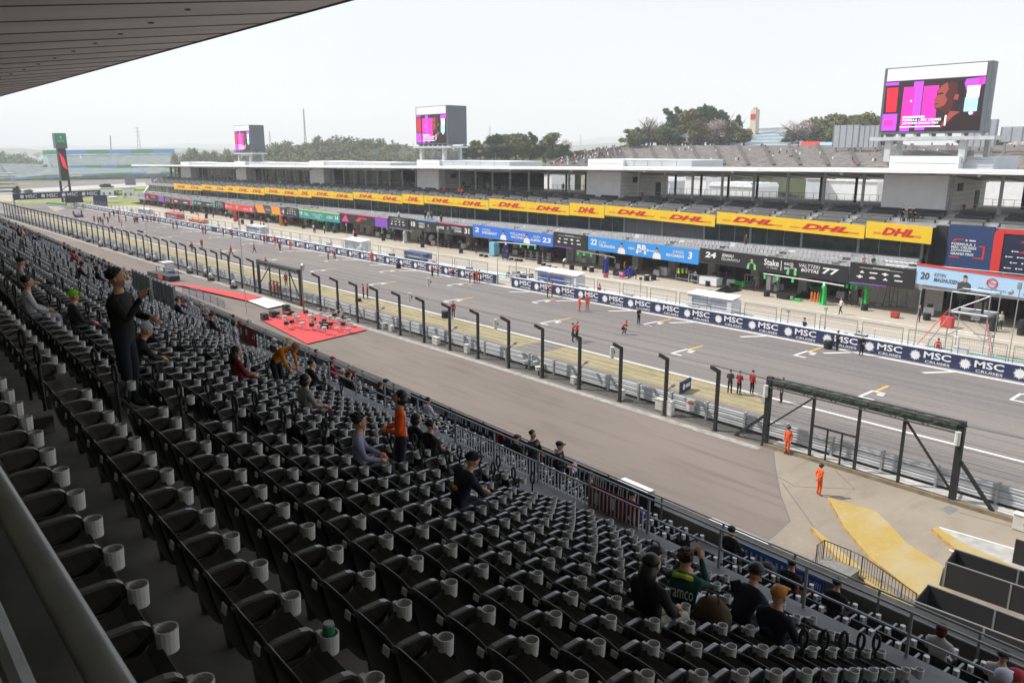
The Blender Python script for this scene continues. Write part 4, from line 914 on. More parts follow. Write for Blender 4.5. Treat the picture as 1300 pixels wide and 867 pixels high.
# signalling platform behind the wall: long counter, coloured stripe
for x0, x1, lab in ((-72, 8, 'white pit wall counter with pale blue and green stripe, near stretch'), (-280, -76, 'white pit wall counter with pale stripe, far stretch')):
    t = empty('pit_counter', ((x0 + x1) / 2, 67.2, 0), lab, 'barrier'); a = MB(); b = MB(); c = MB(); n = int((x1 - x0) / 8)
    for i in range(n):
        xa, xb = x0 + (x1 - x0) * i / n, x0 + (x1 - x0) * (i + 1) / n; g = G(xa)
        a.box(xa, xb - .01, 67.2, 67.5, g, g + .95); (b if (i % 5) < 2 else c).box(xa, xb - .01, 67.16, 67.197, g + .55, g + .8)
        b.box(xa, xb - .2, 67.02, 67.155, g + .96, g + 1.0) if i % 3 == 0 else None
    a.build('counter', m_pale, t); b.build('stripe', mat('m_turq', (.16, .62, .52), .5), t); c.build('stripe', mat('m_palebl', (.45, .62, .75), .5), t)
    a = MB(); xx = x0
    while xx < x1: a.tube([(xx, 66.4, G(xx)), (xx, 66.4, G(xx) + 1.7)], .03, 4); xx += 4.4
    a.tube([(x0, 66.4, G(x0) + 1.0), (x1, 66.4, G(x1) + 1.0)], .05, 4); a.tube([(x0, 66.42, G(x0) + .72), (x1, 66.42, G(x1) + .72)], .04, 4); a.build('rail', m_galv, t)
# covered signalling stands
def stand_box(px0, py0, px1, py1, dep, h, label, m, blue=False, slope=.25):
    p0 = gy(px0, py0, 66.2); p1 = gy(px1, py1, 66.2); x0, x1 = p0.x, p1.x; g = G(x0)
    t = empty('signalling_stand', ((x0 + x1) / 2, 66.2 + dep / 2, g), label, 'signalling stand')
    for x in (x0, x1 - .5):
        a = MB(); a.box(x, x + .5, 66.2, 66.2 + dep, g, g + h - .12); a.build('side_panel', m, t)
    a = MB(); a.hexa([(x0 - .1, 66.1, g + h - .1), (x1 + .1, 66.1, g + h - .1), (x1 + .1, 66.2 + dep, g + h - .1 + slope), (x0 - .1, 66.2 + dep, g + h - .1 + slope), (x0 - .1, 66.1, g + h), (x1 + .1, 66.1, g + h), (x1 + .1, 66.2 + dep, g + h + slope), (x0 - .1, 66.2 + dep, g + h + slope)]); a.build('canopy', m, t)
    a = MB(); a.box(x0 + .5, x1 - .5, 66.35, 66.45, g + .3, g + h - .2); a.build('back_panel', m if not blue else mat('m_bluestand', (.03, .06, .17), .5, var=.15), t)
    a = MB(); a.box(x0 + .55, x1 - .55, 66.3, 66.34, g + 1.3, g + 1.9); a.build('screen_row', mat('m_panelgrey', (.3, .33, .4), .4, var=.2), t); return t
stand_box(873, 384, 928, 394, 1.6, 2.35, 'white covered signalling stand behind the pit wall, nearest the camera', m_pale)
stand_box(679, 352, 731, 362, 1.6, 2.35, 'long white covered signalling stand with a blue cover sheet', m_pale)
a = MB(); 
p = gy(690, 349, 66.15); t = empty('cover_sheet', p, 'dark blue folded sheet on the long white signalling stand', 'cover'); a.box(p.x - .5, p.x + 3.6, 66.0, 66.08, p.z - .55, p.z + .1); a.box(p.x + 1.2, p.x + 1.5, 65.97, 66.0, p.z - .55, p.z + .1); a.build('sheet', mat('m_bluesheet', (.05, .07, .32), .7, var=.2, scale=2), t)
stand_box(513, 318, 540, 326, 1.2, 2.1, 'dark blue framed signalling stand with glazed back', mat('m_bluemetal', (.05, .09, .25), .45), True, .1)
stand_box(436, 306, 459, 312, 1.8, 2.5, 'white sheeted signalling stand farther along the pit wall', m_pale)
stand_box(312, 288, 330, 292, 1.8, 2.2, 'grey mesh signalling stand far along the pit wall', m_grey)
stand_box(210, 272, 225, 276, 1.8, 2.4, 'red signalling stand at the far end of the pit wall', mat('m_redstand', (.45, .04, .05), .5))
stand_box(239, 278, 255, 281, 1.8, 1.8, 'orange signalling stand at the far end of the pit wall', mat('m_orstand', (.75, .22, .04), .5))
stand_box(175, 267, 186, 269, 1.8, 2.2, 'pale grey signalling stand, last along the pit wall', m_grey)
stand_box(1302, 470, 1330, 478, 1.6, 2.4, 'white signalling stand with a red frame at the right edge', mat('m_redwhite', (.6, .2, .2), .5))
# gap in the wall: posts and the dark gate wheels
t = empty('wall_gate', (-74, 64.5, G(-74)), 'grey framed opening in the pit wall with a navy end board', 'gate'); a = MB(); a.tube([(-75.4, 64.5, 0), (-75.4, 64.5, 3.2), (-72.6, 65.2, 3.2), (-72.6, 65.2, 0)], .05, 5); a.build('frame', MATS['m_frame'], t); a = MB(); a.box(-75.2, -72.7, 66.8, 66.95, .1, 1.3); a.build('board', m_msc, t)
# light masts on the pit wall
for i, (px, py, h) in enumerate([(1158, 465, 6.2), (1277, 487, 7.2), (1047, 420, 3.2), (1001, 405, 2.4), (813, 376, 3.4), (556, 324, 6), (440, 306, 5), (340, 290, 4)]):
    p = gG(px, py - 8, 0); p.y = 65.3; p = Vector((gy(px, py - 12, 65.3).x, 65.3, 0)); p.z = G(p.x)
    t = empty('antenna_mast', p, ['thin grey mast on the pit wall left of the camera scaffold', 'tall grey mast with lamp heads at the right edge of the pit wall', 'short grey mast on the pit wall behind the two men in black', 'short grey mast near the white signalling stand', 'grey mast with a black head between the two white stands', 'thin grey mast near the blue signalling stand', 'thin grey mast near the sheeted stand', 'thin grey mast far along the pit wall'][i], 'mast')
    a = MB(); a.tube([p, p + Vector((.05, 0, h))], .04, 5); a.build('pole', m_galv, t); a = MB(); a.box(p.x - .12, p.x + .12, 65.2, 65.4, h * .93, h); 
    if i == 1: [a.ball((p.x + q, 65.3, h - .3 - abs(q)), .22, 7, 5) for q in (-.5, .5)]
    a.build('head', m_galv if i != 4 else m_black, t)
# camera scaffold
p0 = Vector((-23.2, 66.2, 0)); t = empty('camera_scaffold', p0, 'tall silver scaffold tower with cameras and red straps in the pit lane', 'scaffold')
a = MB(); C_ = [gy(1202, 425, 68), gy(1250, 432, 68)]; x0, x1 = C_[0].x, C_[1].x; yy = (67.9, 70.2)
for x in (x0, x1):
    for y in yy: a.tube([(x, y, 0), (x, y, 5.6)], .045, 5)
for z in (1.9, 3.9, 5.5):
    for y in yy: a.tube([(x0, y, z), (x1, y, z)], .04, 5)
    for x in (x0, x1): a.tube([(x, yy[0], z), (x, yy[1], z)], .04, 5)
for y in yy: a.tube([(x0, y, 3.9), (x1, y, 5.5)], .035, 5); a.tube([(x1, y, 1.9), (x0, y, 3.9)], .035, 5)
a.tube([(x0, 67.9, 3.5), (x0 - 1.6, 66.9, 0)], .035, 5); a.tube([(x1, 67.9, 3.5), (x1 + 1.4, 66.9, 0)], .035, 5)
a.build('frame', m_galv, t); a = MB(); a.box(x0 - .1, x1 + .1, 67.8, 70.3, 3.8, 3.88); a.build('deck', mat('m_deckdark', (.2, .2, .2), .7), t)
a = MB(); a.tube([(x0, 67.8, 4.1), (x0 - 2.2, 66.6, .2)], .03, 4); a.tube([(x1, 67.8, 3.4), (x1 + 1.2, 66.6, .2)], .03, 4); a.build('strap', m_redp, t)
for q in (.15, .75):
    a = MB(); x = x0 + (x1 - x0) * q; a.box(x - .2, x + .25, 68.3, 69.2, 4.9, 5.5); a.cyl((x, 68.8, 3.88), .1, 1.0, 6); a.build('camera', m_black, t)
p = gz(1202, 415, 0); t = empty('red_case', p, 'bright red equipment case behind the scaffold', 'case'); a = MB(); a.box(p.x - .5, p.x + .5, p.y - .4, p.y + .4, .05, .95); a.build('body', mat('m_redcase', (.6, .045, .03), .5), t); a = MB(); a.box(p.x - .52, p.x + .52, p.y - .42, p.y + .42, .95, 1.02); a.build('lid', m_redp, t)
m_dark_t = mat('m_darktrolley', (.03, .035, .05), .5); PT = []
# ---- racing cars and crew gear
m_tyre = mat('m_tyre', (.014, .014, .015), .75); m_carbon = mat('m_carbon', (.02, .02, .022), .35)
def tyre_mb(c, r=.36, w=.36, ax='x'):
    m = MB(); n = 16; prof = [(-.5, .62), (-.5, .9), (-.42, 1), (.42, 1), (.5, .9), (.5, .62)]; V = []
    for k in range(n):
        a = 2 * math.pi * k / n
        for u, q in prof:
            p_ = (u * w, q * r * math.cos(a), q * r * math.sin(a)) if ax == 'x' else (q * r * math.cos(a), q * r * math.sin(a), u * w)
            V.append((c[0] + p_[0], c[1] + p_[1], c[2] + p_[2]))
    L = len(prof); Fc = [(k * L + i, k * L + (i + 1) % L, ((k + 1) % n) * L + (i + 1) % L, ((k + 1) % n) * L + i) for k in range(n) for i in range(L)]
    return m.add(V, Fc)
def rim_mb(c, r=.23, w=.3, ax='x'):
    m = MB()
    if ax == 'x': m.tube([(c[0] - w / 2, c[1], c[2]), (c[0] + w / 2, c[1], c[2])], r, 12)
    else: m.cyl((c[0], c[1], c[2] - w / 2), r, w, 12)
    return m
def race_car(p, rz, col, col2, label, wheels=True):
    t = empty('racing_car', p, label, 'racing car', rz=rz); mc = mat('paint_' + col.strip('#'), col, .3, spec=.6); m2 = mat('paint_' + col2.strip('#'), col2, .35)
    a = MB(); secs = [(2.75, .09, .18, .30), (2.0, .16, .16, .42), (1.2, .24, .14, .56), (.6, .36, .12, .62), (.25, .40, .1, .58), (-.4, .70, .1, .60), (-1.2, .55, .1, .62), (-1.9, .26, .14, .55), (-2.3, .14, .2, .42)]
    V = []
    for y, hw, z0, z1 in secs:
        V += [(-hw, y, z0), (hw, y, z0), (hw, y, z0 + (z1 - z0) * .6), (hw * .6, y, z1), (-hw * .6, y, z1), (-hw, y, z0 + (z1 - z0) * .6)]
    n = 6; Fc = [(i * n + k, (i + 1) * n + k, (i + 1) * n + (k + 1) % n, i * n + (k + 1) % n) for i in range(len(secs) - 1) for k in range(n)] + [tuple(range(n)), tuple(range(8 * n + n - 1, 8 * n - 1, -1))]
    a.add(V, Fc); a.hexa([(-.16, -.2, .6), (.16, -.2, .6), (.13, -1.5, .6), (-.13, -1.5, .6), (-.12, -.3, 1.0), (.12, -.3, 1.0), (.03, -1.5, .72), (-.03, -1.5, .72)]); a.build('body', mc, t, local=True)
    a = MB(); a.box(-.85, .85, -1.6, 1.0, .05, .1); a.build('floor', m_carbon, t, local=True)
    a = MB(); a.box(-.95, .95, 2.5, 2.85, .1, .15); a.box(-.95, .95, 2.42, 2.6, .2, .24); [a.box(s * .95 - .02, s * .95 + .02, 2.3, 2.9, .08, .34) for s in (-1, 1)]; a.build('front_wing', m2, t, local=True)
    a = MB(); a.box(-.52, .52, -2.6, -2.25, .86, .92); a.box(-.5, .5, -2.55, -2.3, .6, .64); [a.box(s * .52 - .02, s * .52 + .02, -2.7, -2.15, .35, .97) for s in (-1, 1)]; a.build('rear_wing', m2, t, local=True)
    a = MB(); a.tube([(-.3, -.1, .68), (-.28, .35, .78), (0, .62, .78), (.28, .35, .78), (.3, -.1, .68)], .035, 5); a.tube([(0, .62, .78), (0, .95, .58)], .03, 5); a.build('halo', m_carbon, t, local=True)
    if wheels:
        for sx in (-1, 1):
            for y, w in ((1.75, .33), (-1.75, .42)):
                wo = tyre_mb((sx * .8, y, .36), .36, w).build('tyre', m_tyre, t, local=True); rim_mb((sx * .8, y, .36), .22, w * .8).build('rim', m_galv, wo, local=True)
                b = MB(); b.tube([(sx * .25, y, .45), (sx * .66, y, .38)], .025, 4); b.tube([(sx * .25, y + .25, .3), (sx * .66, y, .3)], .025, 4); b.build('suspension', m_carbon, t, local=True)
    return t
race_car(gG(100, 275, 0), 1.4, '#1b2a8a', '#20307a', 'blue racing car with red and white trim being pushed on the far track')
race_car(Vector((-77.0, 69.8, G(-77))), 1.35, '#d8d8dc', '#2a2a30', 'white nosed racing car parked in the pit lane behind the wall gap')
c1, c2 = gz(795, 349, 0), gz(822, 353, 0)
race_car(Vector((c1.x, c1.y + .2, G(c1.x))), math.radians(200), '#2b35b8', '#d9d9e2', 'blue and white racing car stripped in front of the blue garage')
race_car(gz(916, 372 - 1, 0) + Vector((0, 1.4, 0)), math.radians(180), '#101214', '#1fd84a', 'black racing car with bright green front wing, left of the white cabinets', False)
race_car(gz(1014, 379, 0) + Vector((0, 1.4, 0)), math.radians(180), '#101214', '#1fd84a', 'black racing car with bright green front wing, right of the white cabinets', False)
race_car(gz(1183, 388, 0) + Vector((0, 1.2, 0)), math.radians(180), '#b01420', '#202024', 'dark red racing car with bare wings inside the garage under the number 20 sign', False)
race_car(gz(395, 291, G(-160)), math.radians(180), '#0d4f4a', '#123', 'dark green racing car nose in front of the green garage') if False else None
# tyres
def tyre_stack(px, py, n, label, h=0, grp=None, cover=None, col=False, dz=.34, off=(0, 0)):
    p = gG(px, py, 0); p = Vector((p.x + off[0], p.y + off[1], p.z)); t = empty('tyre_stack', p, label, 'tyres', grp)
    for k in range(n):
        wo = tyre_mb((0, 0, .18 + k * .36), .36, .34, 'z').build('tyre', m_tyre, t, local=True); rim_mb((0, 0, .18 + k * .36), .22, .28, 'z').build('rim', mat('m_rim', (.08, .08, .085), .4), wo, local=True)
    if cover:
        a = MB(); a.cyl((0, 0, n * .36), .3, .05, 12); a.build('cover', cover, t, local=True)
    return t
T = [(874, 404, 3, 'dark tyre heap leaning by the pit wall under the lettering', None), (1051, 442, 2, 'short tyre stack on the track beside the man in black', None), (810, 371, 0, '', None), (615, 357, 2, 'low tyre stack beside the crew at the wall gap', None), (506, 340, 2, 'low tyre stack on the track before the middle pit wall', None),
     (1260, 420, 4, 'tall tyre stack right of the scaffold', None), (1296, 425, 4, 'tall tyre stack at the right edge of the pit lane', None), (742, 343, 2, 'dark tyre pair in the pit lane left of the blue folded screen', None), (751, 345, 2, 'tyre pair with a grey cover left of the blue folded screen', m_grey), (690, 337, 1, 'flat tyre with a dark cover before the blue garage, left one', None), (697, 339, 1, 'flat tyre with a pale cover before the blue garage, middle one', m_grey), (704, 341, 1, 'flat tyre with a pale cover before the blue garage, right one', m_pale),
     (649, 330, 1, 'low dark tyre before the grey rail, left one', None), (656, 331, 1, 'low dark tyre before the grey rail, middle one', None), (661, 331.5, 1, 'low dark tyre before the grey rail, right one', None), (611, 325, 1, 'dark tyre left of the pale blue cabinet', None), (617, 326, 1, 'dark tyre touching the pale blue cabinet', None), (821, 356, 2, 'tyre pair with grey top in front of the stripped blue car', m_grey), (781, 349, 2, 'tyre pair near the red jack in the pit lane', None), (308, 284, 3, 'dark tyre stack under the red garage sign, left one', None), (320, 285, 3, 'dark tyre stack under the red garage sign, right one', None), (262, 277, 3, 'dark tyre stack under the black and teal sign', None)]
for px, py, n, lab, cov in T:
    if n: tyre_stack(px, py, n, lab, cover=cov)
# big tyre exhibit and rows of tyres under the black signs
t = empty('giant_tyre', gG(547, 311, 0), 'big upright tyre with pale centre beside the black garage sign', 'tyre'); tyre_mb((0, 0, 1.35), 1.35, .8).build('tyre', m_tyre, t, local=True); rim_mb((0, 0, 1.35), .65, .7).build('hub', m_pale, t, local=True)
for i, (px, py) in enumerate([(556, 313), (561, 313.5), (566, 314), (571, 315)]):
    t = empty('tyre_rack', gG(px, py, 0), 'rack of red walled tyres under the black garage sign', 'tyre rack', 'tyre racks under the black garage sign')
    for z in (.4, 1.15): tyre_mb((0, 0, z), .34, .4, 'x').build('tyre', m_tyre, t, local=True)
    a = MB(); [a.tube([(-.22, .28 * math.cos(q), z + .28 * math.sin(q)) for q in [k * .524 for k in range(12)]], .03, 4, closed=True) for z in (.4, 1.15)]; a.build('red_ring', m_redp, t, local=True)
for i, (px, py) in enumerate([(668, 330), (676, 331), (684, 332), (690, 333)]):
    t = empty('tyre_rack', gG(px, py, 0) + Vector((0, .6, 0)), 'black tyre rack on a grey trolley before the second blue sign', 'tyre rack', 'tyre racks on trolleys before the sponsor board'); a = MB(); a.box(-.6, .6, -.3, .3, .25, .3); [a.box(x - .03, x + .03, -.3, .3, 0, 1.5) for x in (-.6, .6)]; a.build('trolley', m_galv, t, local=True)
    for x in (-.3, .3):
        for z in (.66, 1.35): tyre_mb((x, 0, z), .33, .36, 'x').build('tyre', m_tyre, t, local=True)
# overhead pit rigs
m_green = mat('m_neon', (.03, .62, .12), .5); m_navyp = mat('m_navypanel', (.03, .05, .28), .5)
def rig(p, L, mcol, marm, label, h=2.45, w=.55, d=.8, to=-1):
    t = empty('pit_rig', p, label, 'pit rig'); a = MB(); a.hexa([(-w / 2, -d / 2, 0), (w / 2, -d / 2, 0), (w / 2, d / 2, 0), (-w / 2, d / 2, 0), (-w / 2 + .12, -d / 2 + .1, h * .85), (w / 2 - .12, -d / 2 + .1, h * .85), (w / 2 - .12, d / 2 - .1, h * .85), (-w / 2 + .12, d / 2 - .1, h * .85)]); a.build('tower', mcol, t, local=True)
    a = MB(); a.box(-.12, .12, -.1, .1, h * .85, h); a.bar((0, 0, h), (to * L, 0, h + .15), .1, .12); a.bar((0, 0, h), (-to * L * .3, 0, h - .1), .1, .12); a.build('boom', marm, t, local=True)
    for q in (.5, .75, .97): a = MB(); a.box(to * L * q - .12, to * L * q + .12, -.1, .1, h - .45, h + .0); a.build('air_gun', MATS['m_neon'], t, local=True)
    a = MB(); a.box(-w / 2 + .14, -.02, -d / 2 - .03, -d / 2 + .02, .3, h * .8); a.build('side_panel', m_black, t, local=True); return t
rig(gz(1044, 386, 0), 7.5, m_green, m_pale, 'bright green pit rig tower with a long boom right of the orange bottles')
rig(gz(1093, 391, 0) + Vector((0, .8, 0)), 2.2, m_green, m_green, 'bright green winged rig before the white wall by the walking person', h=2.3)
rig(gz(765, 347, 0) + Vector((0, .6, 0)), 5.5, m_navyp, m_galv, 'dark blue folded pit rig with a grey boom before the blue sign')
rig(gz(620, 326, 0) + Vector((2.6, 1.5, 0)), 7, m_navyp, m_pale, 'dark blue pit rig with pale boom before the white lettered blue sign', to=1)
rig(gG(514, 308, 0), 8, m_pale, m_pale, 'white pit rig with a long white boom before the black sign')
rig(gG(357, 286, 0), 5, mat('m_orange', (.8, .25, .03), .5), MATS['m_orange'], 'orange pit rig under the orange garage sign')
m_teal = mat('m_teal', (.01, .16, .14), .5)
rig(gG(427, 295, 0), 5, m_teal, m_teal, 'dark green pit rig under the green garage sign, right one'); rig(gG(416, 294, 0), 4, m_teal, m_teal, 'dark green pit rig under the green garage sign, left one')
rig(gG(299, 281, 0), 4, m_redp, m_redp, 'red pit rig under the red garage sign')
def trolley(px, py, w, d, h, m, label, name='trolley', dy=0., top=None):
    p = gG(px, py, 0) + Vector((0, dy, 0)); t = empty(name, p, label, name.replace('_', ' ')); a = MB(); a.box(-w / 2, w / 2, -d / 2, d / 2, .14, h); a.build('case', m, t, local=True)
    a = MB(); [a.box(-w / 2 + w * k / 3 + .02, -w / 2 + w * (k + 1) / 3 - .02, -d / 2 - .015, -d / 2, .2 + (h - .2) * j / 2 + .02, .2 + (h - .2) * (j + 1) / 2 - .03) for k in range(3) for j in range(2)]; a.build('drawer', m, t, local=True)
    a = MB(); [a.cyl((x, y, 0), .07, .14, 6) for x in (-w / 2 + .1, w / 2 - .1) for y in (-d / 2 + .1, d / 2 - .1)]; a.build('castor', m_black, t, local=True)
    if top: a = MB(); a.box(-w / 2, w / 2, -d / 2, d / 2, h, h + .05); a.build('top', top, t, local=True)
    return t
trolley(899, 363, 2.6, 1.3, 1.1, m_pale, 'big white tool trolley with green decal by the dark garage pillar', top=m_grey, dy=.5); trolley(974, 370, .55, .6, 1.9, m_pale, 'tall white equipment cabinet, left of a touching pair', 'cabinet', dy=.4); trolley(982, 371, .55, .6, 1.9, m_pale, 'tall white equipment cabinet, right of a touching pair', 'cabinet', dy=.4)
trolley(625, 325, 1.2, 1.1, 2.3, mat('m_paleblue', (.2, .5, .66), .5), 'tall pale blue cabinet with pink side before the blue garage', 'cabinet', dy=.4); trolley(837, 351, 1.6, .9, 1.2, m_pale, 'white chest beside the stripped blue car', 'chest', dy=1)
trolley(769, 352, .5, .5, .45, m_redp, 'small red jack trolley left of the tyre pair'); trolley(790, 353, .6, .5, .5, m_redp, 'small red box trolley in the middle of the pit lane'); trolley(1136, 403, .7, .6, .6, mat('m_redjack', (.5, .05, .04), .5), 'red generator on the pit lane before the white wall', 'generator')
trolley(994, 379, 1.4, .6, .5, m_carbon, 'black low jack frame on the pit lane before the pale boom', 'jack')
def rack(px, py, w, h, label, dy=0., m=None):
    p = gG(px, py, 0) + Vector((0, dy, 0)); t = empty('shelf_rack', p, label, 'rack'); a = MB(); [a.box(x - .03, x + .03, y - .03, y + .03, 0, h) for x in (-w / 2, w / 2) for y in (-.3, .3)]; a.build('frame', m or m_galv, t, local=True)
    for z in (.35, h - .05): a = MB(); a.box(-w / 2, w / 2, -.32, .32, z, z + .04); a.build('shelf', m or m_galv, t, local=True)
    return t
rack(952, 366, 1.6, 1.7, 'silver shelf rack over the green front wing', .3); rack(866, 357, 2.0, 1.5, 'silver shelf rack with yellow jackets left of the white trolley', .3); rack(880, 360, 1.4, 1.2, 'silver shelf rack with dark bins by the blue pillar', .3)
for i, px in enumerate((861, 866, 871)):
    p = gz(px, 356, 0) + Vector((0, .3, 0)); t = empty('hanging_vest', p, 'yellow reflective vest hung on the silver rack', 'vest', 'yellow vests on the silver rack'); a = MB(); a.hexa([(-.18, -.36, 1.0), (.18, -.36, 1.0), (.18, -.3, 1.0), (-.18, -.3, 1.0), (-.1, -.36, 1.65), (.1, -.36, 1.65), (.1, -.3, 1.65), (-.1, -.3, 1.65)]); a.build('vest', mat('m_hivis', (.5, .72, .03), .6), t, local=True)
for i, (px, py) in enumerate([(1027, 383), (1031, 383.5), (1035, 384)]):
    t = empty('gas_bottle', gz(px, py, 0) + Vector((0, .5, 0)), 'orange gas bottle standing left of the green rig', 'gas bottle', 'orange gas bottles by the green rig'); a = MB(); a.cyl((0, 0, 0), .12, 1.0, 8); a.cyl((0, 0, 1.0), .12, .18, 8, r2=.04); a.build('bottle', mat('m_gasorange', (.75, .18, .03), .5), t, local=True); a = MB(); a.cyl((0, 0, 1.18), .04, .12, 6); a.build('valve', m_black, t, local=True)
# gear in front of the white wall under the sponsor board
for i, (px, py, h) in enumerate([(1110, 389, 1.6), (1121, 389, 2.1), (1131, 390, 2.3), (1143, 390, 1.7), (1155, 391, 1.9)]):
    p = gz(px, py, 0) + Vector((0, .7, 0)); t = empty('equipment_stand', p, ['thin folded wheel stand against the white garage wall, leftmost', 'slanting lance leaning on the white garage wall', 'tall black lance against the white garage wall', 'grey frame trolley against the white garage wall', 'round bladed fan stand against the white garage wall, rightmost'][i], 'stand'); a = MB(); [a.tube([(x, 0, 0), (x * .4, .2, h)], .03, 4) for x in (-.35, .35)]; a.tube([(-.3, 0, .5), (.3, 0, .5)], .03, 4); a.build('frame', m_galv if i in (0, 3, 4) else m_black, t, local=True); a = MB(); a.cyl((0, .0, .05), .3, .15, 8); a.build('base', m_grey, t, local=True)

r = random.Random(63)
for i in range(34):
    x = -26 - 250 * (i / 34) ** 1.15 + r.uniform(-2, 2); y = r.uniform(84.2, 87.2); p = Vector((x, y, G(x))); k = i % 4
    if i < 4:
        t = empty('tool_trolley', p, 'small tool trolley before the pit garages', 'trolley', 'tool trolleys before the garages', rz=r.uniform(-.4, .4)); w_ = .9
        a = MB(); a.box(-w_ / 2, w_ / 2, -.3, .3, .15, .95); a.build('case', [m_dark_t, m_pale, m_redp, m_galv][k], t, local=True)
        a = MB(); [a.box(-w_ / 2 + .05, w_ / 2 - .05, -.32, -.3, .2 + .24 * q, .4 + .24 * q) for q in range(3)]; a.build('drawer', m_grey, t, local=True)
        a = MB(); [a.cyl((sx * .35, sy * .22, 0), .07, .15, 6) for sx in (-1, 1) for sy in (-1, 1)]; a.build('castor', m_black, t, local=True)
        a = MB(); a.box(-.2, .3, -.2, .2, .95, 1.25); a.build('monitor', m_black, t, local=True); PT.append(t)
    else:
        t = copy_tree(PT[i % 4]); t.location = p; t.rotation_euler = (0, 0, r.uniform(-.6, .6))
for i in range(22):
    x = -30 - 235 * (i / 22) ** 1.1 + r.uniform(-3, 3); p = Vector((x, r.uniform(81, 84), G(x)))
    if i == 0: t = T0 = tyre_stack(0, 0, 2, 'low tyre stack standing on the pit lane before the garages', grp='loose tyre stacks on the pit lane', off=(0, 0)); t.location = p
    else: t = copy_tree(T0); t.location = p
for i in range(26):
    x = -14 - 250 * (i / 26) ** 1.1; p = Vector((x, r.uniform(65.3, 66), G(x)))
    t = empty('gear_crate', p, 'small grey gear crate behind the pit wall', 'crate', 'gear crates behind the pit wall'); h = r.uniform(1.0, 1.9); a = MB(); a.box(-.5, .5, -.25, .25, 0, h); a.build('body', [m_galv, m_pale, m_dark_t, m_grey][i % 4], t, local=True); a = MB(); a.box(-.54, .54, -.28, .28, h, h + .06); a.tube([(-.3, 0, h), (-.3, 0, h + .9)], .02, 4); a.build('lid', m_grey, t, local=True)
# ================================================================ PIT BUILDING
def B(x): return -.0088 * min(max(0., -x - 40.), 300.)
def ext(mb, prof, x0, x1, mi=0, step=14., zf=B):
    n = max(1, int(math.ceil(abs(x1 - x0) / step))); V = []; k = len(prof)
    for i in range(n + 1):
        x = x0 + (x1 - x0) * i / n; V += [(x, y, z + zf(x)) for y, z in prof]
    F_ = [(i * k + j, i * k + (j + 1) % k, (i + 1) * k + (j + 1) % k, (i + 1) * k + j) for i in range(n) for j in range(k)] + [tuple(range(k - 1, -1, -1)), tuple(n * k + j for j in range(k))]
    return mb.add(V, F_, mi)
def rc(y0, y1, z0, z1): return [(y0, z0), (y1, z0), (y1, z1), (y0, z1)]
BX0, BX1 = -298., 14.
m_white = mat('m_bwhite', (.84, .845, .85), .55, var=.07, scale=.6); m_conc = mat('m_bconc', (.42, .405, .38), .8, var=.2, scale=.8)
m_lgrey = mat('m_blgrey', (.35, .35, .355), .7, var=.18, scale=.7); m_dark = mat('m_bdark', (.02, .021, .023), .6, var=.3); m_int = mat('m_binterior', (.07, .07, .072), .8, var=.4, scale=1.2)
m_bseat = mat('m_bseat', (.035, .036, .04), .6, var=.3, scale=3); m_stair = mat('m_bstair', (.40, .40, .40), .8, var=.15); m_soff = mat('m_soffit', (.5, .49, .47), .7, var=.12, scale=.5)
m_glass = mat('m_glass', (.045, .07, .068), .06, spec=.8, alpha=.62); m_frame = mat('m_bframe', (.36, .41, .41), .4, .3)
m_roller = mat('m_roller', (.72, .71, .68), .65, var=.1, scale=1.2)
pit = empty('pit_building', (-140, 100, 0), 'long white roofed pit building with garages, terraces and columns', 'building')
def part(name, mb, m, **k): return mb.build(name, m, pit, **k)
# lower storey: floor, back of garages, pillars, roller walls, lintel
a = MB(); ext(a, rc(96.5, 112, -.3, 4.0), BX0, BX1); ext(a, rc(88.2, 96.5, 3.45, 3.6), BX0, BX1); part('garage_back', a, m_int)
a = MB(); ext(a, rc(87.9, 88.25, 3.1, 4.0), BX0, BX1); part('lintel', a, m_conc)
rollers = [(gy(717, 330, 88).x, gy(757, 330, 88).x), (gy(1079, 380, 88).x, gy(1158, 380, 88).x), (gy(1170, 380, 88).x, gy(1200, 380, 88).x), (gy(520, 300, 88).x, gy(536, 300, 88).x), (gy(379, 280, 88).x, gy(392, 280, 88).x), (gy(286, 270, 88).x, gy(296, 270, 88).x), (gy(448, 295, 88).x, gy(472, 295, 88).x)]
for x0, x1 in rollers:
    a = MB(); ext(a, rc(88.02, 88.2, 0, 3.1), x0 + .25, x1 - .25); n = int(abs(x1 - x0) / .5)
    for i in range(n): x = x0 + .3 + (x1 - x0 - .6) * i / max(n, 1); a.box(x, x + .06, 87.97, 88.015, B(x), 3.0 + B(x))
    part('roller_door', a, m_roller)
x = 12.; k = 0
while x > BX0:
    a = MB(); a.box(x - .55, x + .55, 87.5, 88.6, -.3 + B(x), 3.5 + B(x)); a.box(x - .45, x + .45, 87.45, 87.495, 2.2 + B(x), 2.7 + B(x)); part('pillar', a, m_conc); x -= 6.45; k += 1
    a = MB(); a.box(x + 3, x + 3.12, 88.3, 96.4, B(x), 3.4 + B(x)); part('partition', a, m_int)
# garage clutter: shelving and bodywork glimpsed inside
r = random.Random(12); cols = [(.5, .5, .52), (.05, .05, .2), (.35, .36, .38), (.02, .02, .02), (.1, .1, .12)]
a = MB()
for i in range(420):
    x = r.uniform(BX0 + 5, 8); y = r.uniform(89.5, 95.5); h = r.choice((.7, 1.0, 1.5, 2.0)); w_ = r.uniform(.4, 1.6); q = r.randrange(5)
    a.box(x, x + w_, y, y + .6, B(x), B(x) + h, q)
    if r.random() < .5: a.box(x, x + w_ * .6, y - .02, y + .3, B(x) + h, B(x) + h + .3, r.randrange(5))
a.build('garage_gear', [mat('m_gear%d' % i, c, .5) for i, c in enumerate(cols)], kind='stuff', label='jumble of shelves and boxes inside the dark garages', cat='garage gear')
